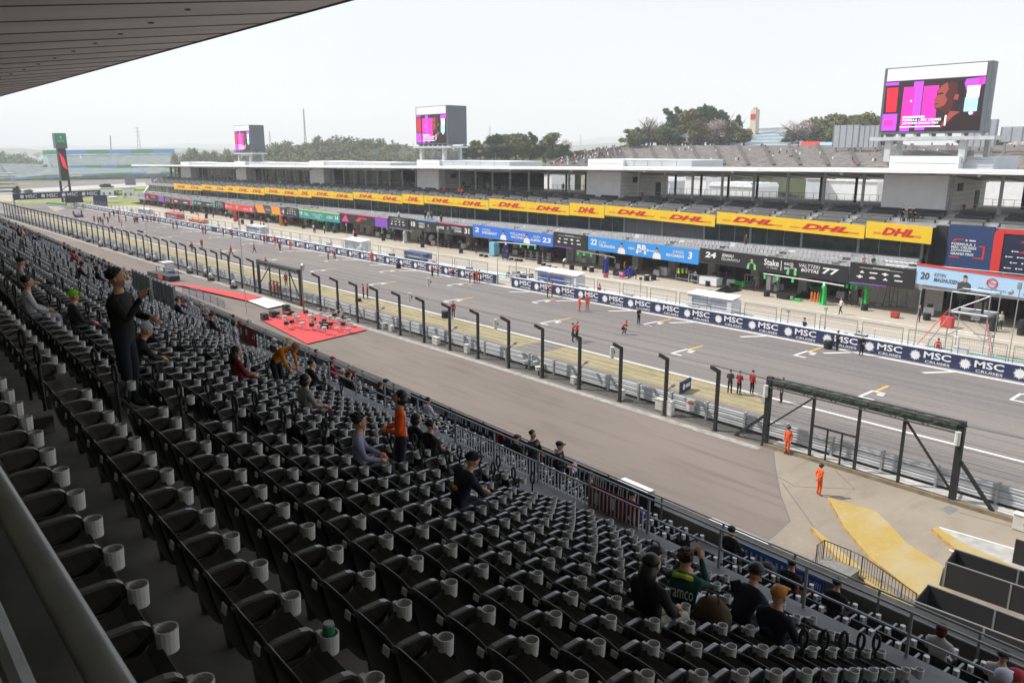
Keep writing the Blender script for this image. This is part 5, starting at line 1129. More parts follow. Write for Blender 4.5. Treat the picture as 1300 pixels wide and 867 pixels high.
# terrace over the garages
a = MB(); ext(a, [(83.15, 3.0), (88.25, 3.0), (92.2, 3.3), (92.2, 4.3), (91, 4.3), (90.9, 4.15), (88.9, 4.15), (88.8, 3.85), (86.6, 3.85), (86.5, 3.55), (83.15, 3.55)], BX0, BX1); part('terrace', a, m_lgrey)
a = MB(); b = MB(); r = random.Random(2)
for y, z in ((84.6, 3.55), (85.6, 3.55), (87.2, 3.85), (88.1, 3.85), (89.4, 4.15), (90.2, 4.15)):
    x = -34.5
    while x > BX0 + 3:
        if int(-x / 8.2) != int(-(x - .6) / 8.2): x -= 1.3
        if -170 < x: a.box(x - .46, x, y, y + .4, z + .33 + B(x), z + .40 + B(x)); a.hexa([(x - .46, y + .38, z + .38 + B(x)), (x, y + .38, z + .38 + B(x)), (x, y + .44, z + .38 + B(x)), (x - .46, y + .44, z + .38 + B(x)), (x - .44, y + .48, z + .78 + B(x)), (x - .02, y + .48, z + .78 + B(x)), (x - .02, y + .53, z + .78 + B(x)), (x - .44, y + .53, z + .78 + B(x))])
        else: a.box(x - .46, x, y, y + .5, z + .3 + B(x), z + .75 + B(x))
        if r.random() < .2: b.box(x - .4, x - .05, y + .05, y + .35, z + .41 + B(x), z + .48 + B(x))
        x -= .56
a.build('terrace_seat', mat('m_tseat', (.34, .34, .35), .55, var=.2, scale=2), kind='stuff', label='rows of pale grey seats on the pit terrace', cat='seats')
a = MB(); ext(a, [(83.3, 4.9), (83.36, 4.9), (83.36, 4.96), (83.3, 4.96)], -34, BX0); ext(a, rc(83.31, 83.35, 4.7, 4.73), -34, BX0); x = -34.
while x > BX0: a.box(x - .02, x + .02, 83.31, 83.35, 3.55 + B(x), 4.9 + B(x)); x -= 2.4
part('terrace_rail', a, m_galv)
# glazed storey
a = MB(); ext(a, rc(91.2, 91.95, 4.2, 4.88), -34.5, BX0); part('glass_sill', a, m_white)
a = MB(); ext(a, rc(99.5, 99.8, 4.2, 7.4), BX1, BX0); part('lounge_back', a, m_int)
dk0, dk1 = gy(771, 290, 92).x, gy(905, 300, 92).x
x = -34.6; i = 0
r = random.Random(8)
while x > BX0 + 4:
    x1 = x - 7.2; mid = (x + x1) / 2
    a = MB(); a.box(x1 + .12, x - .12, 92.0, 92.05, 4.9 + B(x), 7.25 + B(x)); w_ = part('window', a, m_glass if not (dk0 < mid < dk1) else mat('m_shutter', (.15, .155, .165), .6, var=.1))
    a = MB(); a.box(x - .14, x + .14, 91.85, 92.15, 4.9 + B(x), 7.3 + B(x)); part('mullion', a, m_frame)
    for q in ((.33, .66) if i % 3 != 1 else ()): a = MB(); a.box(x1 + 7.2 * q - .03, x1 + 7.2 * q + .03, 91.97, 92.07, 4.9 + B(x), 7.25 + B(x)); part('mullion', a, m_frame)
    x = x1; i += 1
a = MB()
for i in range(260):
    x = r.uniform(BX0 + 8, -36); y = r.uniform(93, 97.5); z = 4.6 + B(x); a.cyl((x, y, z), .4, .72, 6, r.randrange(3)); a.ball((x + .5, y, z + 1.0), .16, 5, 4, r.randrange(3)); a.box(x + .3, x + .7, y - .15, y + .15, z + .4, z + .9, r.randrange(3))
a.build('lounge_furniture', [mat('m_lounge0', (.4, .36, .3), .6), mat('m_lounge1', (.1, .1, .1), .6), mat('m_lounge2', (.25, .2, .12), .6)], kind='stuff', label='tables and guests seen dimly through the lounge glass', cat='furniture')
# upper stand behind the yellow banners
a = MB(); prof = [(90.3, 7.2)]
steps = [(90.3 + 1.3 * i, 8.05 + .33 * i) for i in range(6)]
for (y, z) in steps: prof += [(y, z), (y + 1.3, z)]
prof += [(98.1, 7.2)]
PX0 = gy(1186, 320, 91).x - .6
ext(a, prof, BX0, PX0); ext(a, [(92.7, 7.2)] + [q for q in prof[1:] if q[0] > 92.8], PX0, BX1); part('upper_stand', a, m_lgrey)
a = MB(); x = 10.
while x > BX0 + 6:
    st = MB()
    for (y, z) in (steps[:-1] if x < PX0 - 1 else steps[2:-1]):
        zz = z + B(x)
        a.box(x - 3.55, x, y + .5, y + .8, zz + .36, zz + .40); a.hexa([(x - 3.55, y + .78, zz + .4), (x, y + .78, zz + .4), (x, y + .85, zz + .4), (x - 3.55, y + .85, zz + .4), (x - 3.55, y + .9, zz + .66), (x, y + .9, zz + .66), (x, y + .96, zz + .66), (x - 3.55, y + .96, zz + .66)])
        a.box(x - 3.5, x - 3.4, y + .45, y + .7, zz, zz + .36); a.box(x - .15, x - .05, y + .45, y + .7, zz, zz + .36)
        st.box(x - 4.75, x - 3.7, y + .02, y + 1.28, zz + .003, zz + .02); st.box(x - 4.75, x - 3.7, y + .7, y + 1.28, zz + .021, zz + .17)
    part('stair', st, m_stair); x -= 4.9
part('seat_block', a, m_bseat, kind='stuff')
a = MB(); ext(a, rc(97.95, 98.0, 10.65, 10.7), BX1, BX0); ext(a, rc(97.95, 98.0, 10.2, 10.23), BX1, BX0); x = 10
while x > BX0: a.box(x - .02, x + .02, 97.95, 98.0, 9.7 + B(x), 10.65 + B(x)); x -= 2.45
part('upper_rail', a, m_galv)
a = MB(); ext(a, rc(98.1, 113, 9.3, 9.72), BX0, BX1); part('upper_deck', a, m_conc)
# roof: front edge proud, soffit falling to the back
RB = lambda x: -.0108 * min(max(0., -x - 40.), 300.)
a = MB(); ext(a, [(92.4, 14.28), (114, 12.75), (114, 13.0), (92.4, 14.62)], -318, BX1 + 20, zf=RB); roofp = part('roof', a, m_soff)
a = MB(); ext(a, [(92.0, 14.18), (92.39, 14.16), (92.39, 14.68), (92.0, 14.60)], -318, BX1 + 20, zf=RB); a.build('fascia', m_white, roofp)
a = MB(); x = 10
while x > -300: a.bar((x, 92.5, 14.24 + RB(x)), (x, 113.8, 12.72 + RB(x)), .3, .1); x -= 5.1
a.build('roof_beam', mat('m_beam', (.25, .245, .24), .7), roofp)
a = MB(); x = -30.6
while x > -260: a.ball((x, 94.2, 14.0 + RB(x)), .24, 7, 5); x -= 15.2
a.build('roof_lamp', mat('m_lampglobe', (.8, .8, .78), .3), roofp)
# columns
x = -29.6; cols_ = []
while x > BX0: cols_.append(x); x -= 5.12
for x in [-24.5, -19.4, -14.3] + cols_:
    a = MB(); a.cyl((x, 98.6, 9.7 + B(x)), .19, 4.15 + RB(x) - B(x), 10); a.box(x - .5, x + .5, 98.5, 98.7, 12.3 + B(x), 12.42 + B(x)) if int(x) % 3 == 0 else None; part('column', a, mat('m_column', (.46, .46, .45), .5, var=.06))
x = -20.
while x > -112:
    a = MB(); a.cyl((x, 109, 9.7 + B(x)), .2, 3.4, 8); part('column', a, m_dark); x -= 5.12
x = -282
for x in (-287, -291, -295, -299): a = MB(); a.cyl((x, 100, 8 + B(x)), .25, 6.2, 8); part('column', a, m_dark)
a = MB(); ext(a, rc(111.9, 111.95, 10.6, 10.65), BX1, -114); ext(a, rc(111.9, 111.95, 10.2, 10.22), BX1, -114); x = 10
while x > -114: a.box(x - .02, x + .02, 111.9, 111.95, 9.72 + B(x), 10.6 + B(x)); x -= 1.2
part('rear_rail', a, m_dark)
# glazed rooms on the left half of the upper deck
a = MB(); ext(a, rc(100.6, 100.66, 9.75, 13.4), -150, BX0 + 22); part('room_glass', a, mat('m_roomglass', (.045, .05, .052), .12, spec=.6, alpha=.7))
a = MB(); ext(a, rc(109.5, 109.8, 9.75, 12.9), -114, BX0 + 22); part('room_wall', a, m_int)
a = MB(); r = random.Random(31)
for i in range(150):
    x = r.uniform(-275, -118); y = r.uniform(99.4, 106); z = 9.75 + B(x); a.box(x, x + .8, y, y + .5, z, z + .75, 0); a.ball((x + .3, y - .3, z + 1.25), .17, 5, 4, 1); a.box(x + .05, x + .5, y - .45, y - .15, z + .5, z + 1.1, r.randrange(3))
a.build('lounge_furniture', [m_dark, mat('m_lounge0', 0), mat('m_lounge2', 0)], kind='stuff', label='dark desks and guests in the upper glazed rooms', cat='furniture')
# cores: white stair blocks standing through the deck and above the roof
def core(xa, xb, label, roof_px, top_px):
    t = empty('stair_core', ((xa + xb) / 2, 97.6, 9.72 + B(xa)), label, 'building block'); z0, z1 = 9.3 + B(xa), 14.2 + RB(xa)
    a = MB(); a.hexa([(xa, 97.6, z0), (xb, 97.6, z0), (xb, 110, z0), (xa, 110, z0), (xa, 97.6, z1 - .36), (xb, 97.6, z1 - .36), (xb, 110, z1 - 1.3), (xa, 110, z1 - 1.3)]); a.build('wall', m_white, t)
    a = MB(); [a.box(xb + .003, xb + .03, 97.7, 109.9, z0 + .42 + q, z0 + .45 + q) for q in (.6, 1.2, 1.8, 2.4, 3.0)]; a.build('joint', m_lgrey, t)
    a = MB(); a.box(xb + .003, xb + .06, 100.6, 102.2, z0 + 2.7, z0 + 3.6); a.build('louvre', m_dark, t); a = MB(); a.box(xb + .003, xb + .06, 106.6, 108, z0 + .42, z0 + 2.6); a.build('door', m_dark, t)
    a = MB(); a.box(xb + .03, xb + .25, 103, 103.3, z0 + .5, z0 + 1.1); a.build('extinguisher', m_redp, t)
    X0, X1 = roof_px; zt = 14.55 + RB(xa); h = top_px
    a = MB(); a.box(X0, X1, 96.5, 106, zt - .6, zt + h); a.build('roof_box', m_white, t)
    a = MB(); a.box(X0 + .2, X1 - .2, 96.46, 96.497, zt + h * .45, zt + h * .48); a.build('joint', m_lgrey, t); return t
def cx(px, y=97.6): return gy(px, 235, y).x
core(cx(1121), cx(1203.5), 'white stair block with louvre and dark door, nearest the camera', (cx(1126, 96.5), cx(1213, 96.5)), 1.45)
core(cx(744.5), cx(787.6), 'white stair block second from the right end of the pit building', (cx(746, 96.5), cx(790, 96.5) + 0), 1.3)
core(cx(529.7), cx(557), 'white stair block below the middle big screen', (cx(530, 96.5), cx(558, 96.5)), 1.3)
core(cx(394), cx(411.7), 'white stair block fourth from the right, left of the middle screen', (cx(394, 96.5), cx(412, 96.5)), 1.2)
core(cx(300.8), cx(313.5), 'white stair block below the far small screen', (cx(300, 96.5), cx(313, 96.5)), 1.2)
core(cx(231.5), cx(243.4), 'white stair block at the far left end of the pit building', (cx(232, 96.5), cx(242, 96.5)), 1.1)
# long low plant rooms on the roof
for x0p, x1p, h, lab in ((788, 878, 1.25, 'long pale roof plant room right of the second stair block'), (559, 647, 1.2, 'long pale roof plant room right of the middle screen'), (413, 495, 1.1, 'long pale roof plant room left of the middle screen'), (315, 392, 1.0, 'long pale roof plant room beside the far small screen'), (243, 299, .9, 'long pale roof plant room at the far end of the roof')):
    x0, x1 = gy(x0p, 205, 97).x, gy(x1p, 205, 97).x; z = 14.4 + RB(x0); t = empty('plant_room', ((x0 + x1) / 2, 97, z), lab, 'roof structure'); a = MB(); a.box(x0 + .4, x1, 97, 105, z - .6, z + h); a.build('wall', mat('m_plant', (.50, .53, .56), .6, var=.08, scale=.4), t)
    a = MB(); a.box(x0 + .35, x1 + .05, 96.95, 105.05, z + h, z + h + .12); a.build('coping', m_white, t); a = MB(); [a.box(x0 + (x1 - x0) * q, x0 + (x1 - x0) * q + .04, 96.96, 96.998, z, z + h) for q in (.2, .4, .6, .8)]; a.build('joint', m_lgrey, t)
x0, x1 = gy(1215, 205, 99).x, gy(1266, 205, 99).x; t = empty('plant_room', ((x0 + x1) / 2, 99, 14.4), 'pale panelled roof plant room right of the nearest stair block', 'roof structure'); a = MB(); a.box(x0, x1, 98, 106, 13.8, 15.9); a.build('wall', MATS['m_plant'], t); a = MB(); [a.box(x0 + .02, x1 - .02, 97.96, 97.998, z, z + .03) for z in (14.9, 15.3, 15.6)]; a.build('joint', m_lgrey, t)
# podium bay at the right end
px0 = gy(1186, 320, 91).x
a = MB(); a.box(px0 - .6, BX1, 92.3, 92.6, 3.9, 8.6); a.box(px0 - .6, px0 - .4, 90.5, 92.3, 3.9, 8.4); part('podium_wall', a, m_dark)
a = MB(); a.box(px0 - .5, BX1, 83.2, 92.2, 3.75, 4.32); part('podium_floor', a, m_bseat)
a = MB(); [a.tube([(px0 - 2, 83.5, z), (BX1, 83.5, z)], .03, 5) for z in (5.35, 4.95)]; x = px0 - 2
while x < BX1: a.tube([(x, 83.5, 4.3), (x, 83.5, 5.35)], .03, 5); x += 3.7
part('podium_rail', a, m_galv)
tl, tr, bl, br = gy(1206, 284, 91), gy(1264.6, 288.5, 91), gy(1198.5, 338, 91), gy(1256, 341, 91); bl.z = br.z = 4.35; tl.x = bl.x = (tl.x + bl.x) / 2; tr.x = br.x = (tr.x + br.x) / 2; tl.z = tr.z = (tl.z + tr.z) / 2
t = empty('podium_board', (tl + tr) / 2 - Vector((0, 0, 3)), 'tall dark blue event board with white title and red bracket on the podium', 'board'); f = Face(tl, tr, bl, br, (0, -1, 0)); a = MB(); f.slab(a, 0, 1, 0, 1, -.2, 0); a.build('panel', mat('m_podblue', (.025, .055, .15), .5, var=.06), t)
a = MB()
for i, s in enumerate(('FORMULA 1', 'MSC CRUISES', 'JAPANESE', 'GRAND PRIX')): f.text(a, s, .1, (.62, .66, .55, .62)[i], .53 - .075 * i, .59 - .075 * i, .02, bold=.03)
f.disc(a, .42, .655, .1, .02); f.slab(a, .48, .62, .64, .67, .015, .02); a.build('lettering', m_ink, t)
a = MB(); f.poly(a, [(.1, .62), (.16, .68), (.38, .68), (.35, .655), (.2, .655), (.18, .62)], .02); f.slab(a, .08, .3, .24, .265, .012, .018); f.slab(a, .8, .84, .25, .55, .012, .018); f.slab(a, .7, .8, .52, .55, .012, .018); f.slab(a, .6, .8, .25, .28, .012, .018); a.build('emblem', mat('m_f1red', (.7, .04, .03), .5), t)
tl2, bl2 = Vector((tr.x + .03, 90.9, tr.z - .15)), Vector((tr.x + .03, 90.9, 4.35)); tr2, br2 = Vector((tr.x + 16, 90.9, tr.z - .15)), Vector((tr.x + 16, 90.9, 4.35))
t = empty('podium_backdrop', (tl2 + bl2) / 2 - Vector((0, 0, 1)), 'dark navy podium backdrop with thick red frame at the right edge', 'board'); f = Face(tl2, tr2, bl2, br2, (0, -1, 0)); a = MB(); f.slab(a, 0, 1, 0, 1, -.2, 0); a.build('panel', mat('m_podnavy', (.012, .018, .05), .5), t)
a = MB(); f.slab(a, 0, .055, 0, .9, .01, .06); f.slab(a, .025, 1, .9, 1, .01, .058); f.poly(a, [(0, .9), (.055, .9), (.055, 1), (.03, 1), (.01, .97)], .059); 
for (u, v) in ((.17, .76), (.17, .52)): f.poly(a, [(u - .02, v - .04), (u + .02, v + .04), (u + .12, v + .04), (u + .10, v + .01), (u + .04, v + .01), (u + .02, v - .04)], .02)
a.build('frame', MATS['m_f1red'], t); a = MB()
for i in range(5):
    for j in range(4): f.disc(a, .085 + .065 * i + .03 * (j % 2), .12 + .13 * j, .09, .02); f.slab(a, .095 + .065 * i + .03 * (j % 2), .12 + .065 * i + .03 * (j % 2), .11 + .13 * j, .13 + .13 * j, .015, .02)
a.build('lettering', m_ink, t)
a = MB(); [a.box(px0 + 5 + q * 1.5, px0 + 5.9 + q * 1.5, 85, 85.8, 4.33, 4.8, i_) for q, i_ in ((0, 0), (1.2, 1), (3, 2), (4.2, 1))]; t2 = a.build('podium_table', [mat('m_purple', (.25, .05, .4), .5), m_pale, m_redp], label='row of low white, red and purple tables on the podium balcony', cat='table')
# curved white end frame at the far left
P = [gx(q, w_, -300.5) for q, w_ in ((208, 224.5), (200, 228), (193, 233), (187, 240), (183, 247), (181.5, 254))]
a = MB(); a.tube(P, .55, 8); part('end_frame', a, m_white, smooth=True)
a = MB(); P2 = [gx(q, w_, -301.5) for q, w_ in ((177, 267), (180, 260), (189, 256), (198, 256), (201, 262))]; a.tube(P2, .4, 6); part('end_canopy', a, m_white)
# ================================================================ GARAGE SIGNS, YELLOW BANNERS, SCREENS
def spanel(name, tl, tr, bl, br, Y, m, label, cat='sign', thick=.18, group=None):
    TL, TR, BL, BR = gy(*tl, Y), gy(*tr, Y), gy(*bl, Y), gy(*br, Y)
    x0 = (TL.x + BL.x) / 2; x1 = (TR.x + BR.x) / 2; TL.x = BL.x = x0 + .02; TR.x = BR.x = x1 - .02
    t = empty(name, ((x0 + x1) / 2, Y, min(BL.z, BR.z)), label, cat, group); f = Face(TL, TR, BL, BR, (0, -1, 0)); a = MB(); f.slab(a, 0, 1, 0, 1, -thick, 0); a.build('panel', m, t); f.t = t; return f
SY = 83.
def part_(f, name, m, fn): a = MB(); fn(a); a.build(name, m, f.t)
m_black_s = mat('m_signblack', (.016, .016, .018), .5, var=.1); m_blue_w = mat('m_signblue', (.03, .17, .66), .5, var=.04); m_blue_r = mat('m_signblue2', (.035, .28, .72), .5, var=.04); m_lblue = mat('m_signpale', (.40, .60, .82), .5, var=.03)
m_orange_s = mat('m_signorange', (.85, .30, .03), .5); m_red_s = mat('m_signred', (.70, .05, .055), .5); m_teal_s = mat('m_signteal', (.02, .28, .26), .5); m_purp = mat('m_signpurple', (.22, .07, .5), .5); m_pink = mat('m_signpink', (.7, .05, .25), .5)
m_skin = mat('m_facepaint', (.5, .3, .22), .6); m_hair = mat('m_facehair', (.02, .015, .012), .6); m_dkg = mat('m_signgrey', (.06, .065, .075), .5)
def portrait(f, u, top, m_shirt, hair=m_hair, sc=1., drop=.0):
    w = sc * f.Hh / f.W
    a = MB(); f.poly(a, [(u - .30 * w, 0 - drop), (u + .30 * w, 0 - drop), (u + .26 * w, .34), (u + .1 * w, .46), (u - .1 * w, .46), (u - .26 * w, .34)], .02); a.build('driver_shirt', m_shirt, f.t)
    a = MB(); f.poly(a, [(u + .085 * w * math.cos(q * .524), .62 + .165 * math.sin(q * .524)) for q in range(12)], .03); f.poly(a, [(u - .05 * w, .42), (u + .05 * w, .42), (u + .04 * w, .52), (u - .04 * w, .52)], .026); a.build('driver_face', m_skin, f.t)
    a = MB(); f.poly(a, [(u + .09 * w * math.cos(q * .35), .68 + .14 * math.sin(q * .35)) for q in range(10)], .036); a.build('driver_hair', hair, f.t)
def sponsor(tl, tr, bl, br, label):
    f = spanel('sponsor_board', tl, tr, bl, br, SY - .12, m_black_s, label, 'board')
    def g(a):
        f.slab(a, .15, .82, .80, .815, .01, .016); f.slab(a, .36, .62, .84, .86, .01, .016)
        for j, v in enumerate((.6, .36)):
            for i in range(4):
                u = .2 + .18 * i + .06 * j * (i - 1.5) / 3
                k = (i + 2 * j) % 4
                if k == 0: f.poly(a, [(u - .04, v - .05), (u + .04, v - .05), (u, v + .07)], .016)
                elif k == 1: f.slab(a, u - .06, u + .06, v - .03, v + .03, .01, .016)
                elif k == 2: f.slab(a, u - .02, u + .02, v - .07, v + .07, .01, .016); f.slab(a, u - .05, u + .05, v - .02, v + .03, .017, .02)
                else: f.slab(a, u - .05, u + .05, v - .04, v + .01, .01, .016); f.slab(a, u - .03, u + .03, v + .02, v + .05, .01, .016)
    part_(f, 'lettering', m_ink, g); part_(f, 'stripe', m_purp, lambda a: f.slab(a, .02, .6, .005, .06, .01, .02)); return f
def num(f, body, u0, u1, v0, v1, m=m_ink, nm='number', shear=.1, bold=.035): part_(f, nm, m, lambda a: f.text(a, body, u0, u1, v0, v1, .02, shear=shear, bold=bold))
# 17 pale blue, nearest
f = spanel('garage_sign', (1163.8, 336), (1345, 361), (1161.5, 359.4), (1345, 384), SY, m_lblue, 'pale blue garage sign with number 20 and a driver portrait at the right edge')
num(f, '20', .035, .105, .28, .68, m_dkg); part_(f, 'lettering', m_dkg, lambda a: (f.text(a, 'KEVIN', .14, .23, .52, .72, .02, shear=.25), f.text(a, 'MAGNUSSEN', .14, .33, .24, .46, .02, shear=.25, bold=.02), f.text(a, 'MoneyGram', .47, .66, .12, .28, .02, shear=.2), f.text(a, '27', .92, .98, .28, .68, .02, bold=.03)))
portrait(f, .37, 1, m_dkg, sc=1.15); part_(f, 'emblem', MATS['m_f1red'], lambda a: a.tube([f.at(.56 + .035 * math.cos(q * .4), .58 + .24 * math.sin(q * .4), .03) for q in range(16)], .06, 4, closed=True) and f.text(a, 'Haas', .535, .59, .48, .68, .03, shear=.3))
part_(f, 'top_strip', MATS['m_f1red'], lambda a: f.slab(a, 0, 1, 1.005, 1.10, -.2, .06))
sponsor((1078.3, 332), (1162.3, 342.5), (1078.3, 358.5), (1160.2, 368), 'black sponsor board with small white marks, between number 77 and number 20')
f = spanel('garage_sign', (889, 314.3), (1077.5, 338.3), (887.8, 332), (1077, 359.5), SY, m_black_s, 'black garage sign with numbers 24 and 77 and two green sleeved drivers')
num(f, '24', .04, .125, .40, .80); num(f, '77', .845, .945, .38, .76)
part_(f, 'lettering', m_ink, lambda a: (f.text(a, 'ZHOU', .165, .255, .60, .80, .02, shear=.2, bold=.03), f.text(a, 'GUANYU', .165, .30, .36, .54, .02, shear=.2), f.text(a, 'Stake', .47, .57, .42, .84, .02, bold=.02), f.text(a, 'F1 TEAM', .49, .56, .24, .34, .02), f.slab(a, .583, .587, .2, .85, .01, .02), f.text(a, 'KICK', .605, .665, .6, .76, .02, bold=.03), f.text(a, 'SAUBER', .605, .69, .32, .48, .02, bold=.03), f.text(a, 'VALTTERI', .70, .83, .60, .82, .02, shear=.15), f.text(a, 'BOTTAS', .715, .825, .33, .54, .02, shear=.15, bold=.03)))
m_gs = mat('m_greensleeve', (.16, .62, .22), .5)
for u, hr in ((.385, m_hair), (.655, mat('m_fairhair', (.35, .3, .25), .6))):
    portrait(f, u, 1, m_gs, hr, sc=1.2); part_(f, 'driver_vest', m_black_s, lambda a: f.poly(a, [(u - .016, 0), (u + .016, 0), (u + .014, .40), (u - .014, .40)], .026))
# 14 blue
f = spanel('garage_sign', (746, 299.4), (887.4, 317), (745.8, 315.8), (886.8, 336), SY, m_blue_r, 'bright blue garage sign with numbers 22 and 3 and two drivers in white')
num(f, '22', .03, .095, .38, .84); num(f, '3', .915, .95, .3, .8)
part_(f, 'lettering', m_ink, lambda a: (f.text(a, 'YUKI', .115, .185, .58, .76, .02, shear=.1), f.text(a, 'TSUNODA', .115, .275, .3, .52, .02, bold=.03), f.text(a, 'VISA', .395, .455, .42, .6, .02, shear=.2, bold=.02), f.text(a, 'RB', .48, .56, .5, .86, .02, bold=.05), f.text(a, 'F1', .47, .56, .2, .46, .02, bold=.03), f.disc(a, .575, .52, .16, .02), f.slab(a, .59, .64, .48, .54, .01, .02), f.text(a, 'DANIEL', .79, .885, .58, .78, .02, shear=.15), f.text(a, 'RICCIARDO', .735, .885, .30, .50, .02, shear=.15, bold=.03)))
for u in (.335, .655): portrait(f, u, 1, m_ink, sc=1.25)
sponsor((702.5, 293.6), (745.3, 299.2), (702.5, 312.3), (745.3, 318.2), 'black sponsor board between the two bright blue garage signs')
f = spanel('garage_sign', (600, 284.4), (702, 297.8), (600, 298.5), (702, 313.6), SY, m_blue_w, 'deep blue garage sign with numbers 2 and 23 and two drivers in white')
num(f, '2', .03, .09, .36, .78); num(f, '23', .88, .98, .28, .7)
part_(f, 'lettering', m_ink, lambda a: (f.text(a, 'LOGAN', .13, .24, .58, .78, .02, shear=.1), f.text(a, 'SARGEANT', .13, .33, .3, .52, .02, shear=.1, bold=.03), f.text(a, 'WILLIAMS', .49, .68, .56, .76, .02, bold=.01), f.text(a, 'RACING', .51, .66, .28, .5, .02, bold=.02), f.text(a, 'ALEX', .77, .86, .56, .76, .02, shear=.15), f.text(a, 'ALBON', .74, .86, .26, .48, .02, shear=.15, bold=.03)))
for u in (.41, .70): portrait(f, u, 1, m_ink, sc=1.35)
f = spanel('garage_sign', (519, 277), (599.6, 287.2), (519, 290.6), (599.6, 300.8), SY, m_black_s, 'black garage sign with pink and blue top strip and white numbers 10 and 31')
part_(f, 'lettering', m_ink, lambda a: (f.text(a, '10', .04, .11, .3, .78, .02, bold=.04), f.text(a, 'PIERRE', .17, .27, .55, .75, .02), f.text(a, 'GASLY', .17, .27, .28, .5, .02, bold=.03), f.text(a, 'ALPINE', .46, .58, .4, .65, .02, bold=.02), f.text(a, 'ESTEBAN', .7, .84, .55, .75, .02), f.text(a, 'OCON', .74, .84, .28, .5, .02, bold=.03), f.text(a, '31', .89, .96, .25, .75, .02, bold=.04)))
for u in (.33, .64): portrait(f, u, 1, m_dkg, sc=1.3)
part_(f, 'top_strip', m_blue_r, lambda a: f.slab(a, .12, .45, .93, 1.01, .01, .02)); part_(f, 'top_strip', m_pink, lambda a: f.slab(a, .5, .92, .93, 1.01, .01, .02))
sponsor((493, 274), (518.6, 277.2), (493, 288.5), (518.6, 291.2), 'black sponsor board left of the black sign with number 10')
f = spanel('garage_sign', (431.5, 269.4), (492.6, 277), (431.5, 281), (492.6, 289.5), SY, m_black_s, 'black garage sign with red logo, pink triangle and purple end')
part_(f, 'emblem', MATS['m_f1red'], lambda a: f.poly(a, [(.34, .28), (.42, .72), (.6, .72), (.57, .58), (.47, .58), (.43, .28)], .02)); part_(f, 'pattern', m_pink, lambda a: (f.poly(a, [(.03, .1), (.2, .1), (.13, .85)], .02), f.slab(a, 0, 1, .93, 1.02, .01, .02))); part_(f, 'pattern', m_purp, lambda a: f.slab(a, .75, .99, .02, .9, .01, .016))
f = spanel('garage_sign', (379, 264.8), (431.2, 271.5), (379, 275.6), (431.2, 283), SY, m_teal_s, 'green garage sign with yellow top strip and white lettering')
part_(f, 'lettering', m_ink, lambda a: (f.text(a, '18', .04, .1, .35, .75, .02, bold=.03), f.text(a, 'STROLL', .15, .26, .35, .65, .02, bold=.02), f.text(a, 'ASTON MARTIN', .36, .60, .45, .65, .02), f.text(a, 'aramco', .42, .54, .2, .38, .02), f.text(a, 'ALONSO', .70, .84, .32, .65, .02, bold=.02), f.text(a, '14', .90, .97, .3, .75, .02, bold=.03))); part_(f, 'top_strip', mat('m_lime', (.6, .7, .03), .5), lambda a: f.slab(a, 0, 1, .93, 1.03, .01, .03))
sponsor((362.3, 262.3), (378.6, 265), (362.3, 274.4), (378.6, 276.2), 'black sponsor board between the orange sign and the green sign')
f = spanel('garage_sign', (322.5, 258.6), (362, 263.4), (322.5, 268.6), (362, 273.8), SY, m_dkg, 'dark garage sign with two slanted orange blocks')
part_(f, 'pattern', m_orange_s, lambda a: (f.poly(a, [(.12, 0), (.38, 0), (.3, 1), (.02, 1)], .02), f.poly(a, [(.6, 0), (.86, 0), (.84, 1), (.56, 1)], .02))); part_(f, 'lettering', m_ink, lambda a: (f.text(a, 'McLaren', .40, .55, .4, .6, .02), f.text(a, '4', .9, .97, .25, .75, .02)))
f = spanel('garage_sign', (285, 257), (321.8, 262), (285, 265), (321.8, 270), SY, m_red_s, 'red garage sign with white numbers and a yellow shield')
part_(f, 'lettering', m_ink, lambda a: (f.text(a, '16', .04, .1, .3, .75, .02, bold=.03), f.text(a, 'LECLERC', .13, .28, .35, .6, .02), f.text(a, 'SAINZ', .66, .82, .3, .55, .02), f.text(a, '55', .88, .95, .25, .7, .02, bold=.03))); part_(f, 'shield', mat('m_shield', (.8, .6, .05), .5), lambda a: f.slab(a, .42, .47, .3, .75, .01, .02))
sponsor((273, 254.6), (284.7, 256.4), (273, 263.4), (284.7, 265), 'black sponsor board left of the red garage sign')
f = spanel('garage_sign', (243.8, 253), (272.7, 257), (243.8, 260), (272.7, 263.2), SY, m_black_s, 'black garage sign with teal ends and white marks'); part_(f, 'pattern', mat('m_tealbright', (.02, .45, .4), .5), lambda a: (f.slab(a, 0, .06, 0, 1, .01, .02), f.slab(a, .94, 1, 0, 1, .01, .02), f.slab(a, .06, .94, .9, 1, .01, .02))); part_(f, 'lettering', m_ink, lambda a: (f.text(a, '44', .1, .18, .3, .7, .02), f.slab(a, .25, .4, .4, .55, .01, .02), f.slab(a, .65, .78, .35, .5, .01, .02), f.text(a, '63', .82, .9, .3, .7, .02)))
f = spanel('garage_sign', (217.7, 250.4), (243.5, 254), (217.7, 258), (243.5, 261), SY, m_black_s, 'black garage sign with red ends near the far end of the pits'); part_(f, 'pattern', m_red_s, lambda a: (f.slab(a, 0, .07, 0, 1, .01, .02), f.slab(a, .93, 1, 0, 1, .01, .02), f.slab(a, .07, .93, .9, 1, .01, .02))); part_(f, 'lettering', m_ink, lambda a: (f.slab(a, .15, .3, .4, .6, .01, .02), f.slab(a, .6, .8, .35, .5, .01, .02)))
sponsor((208.7, 249), (217.4, 250.6), (208.7, 256.6), (217.4, 257.8), 'black sponsor board near the far end of the pits')
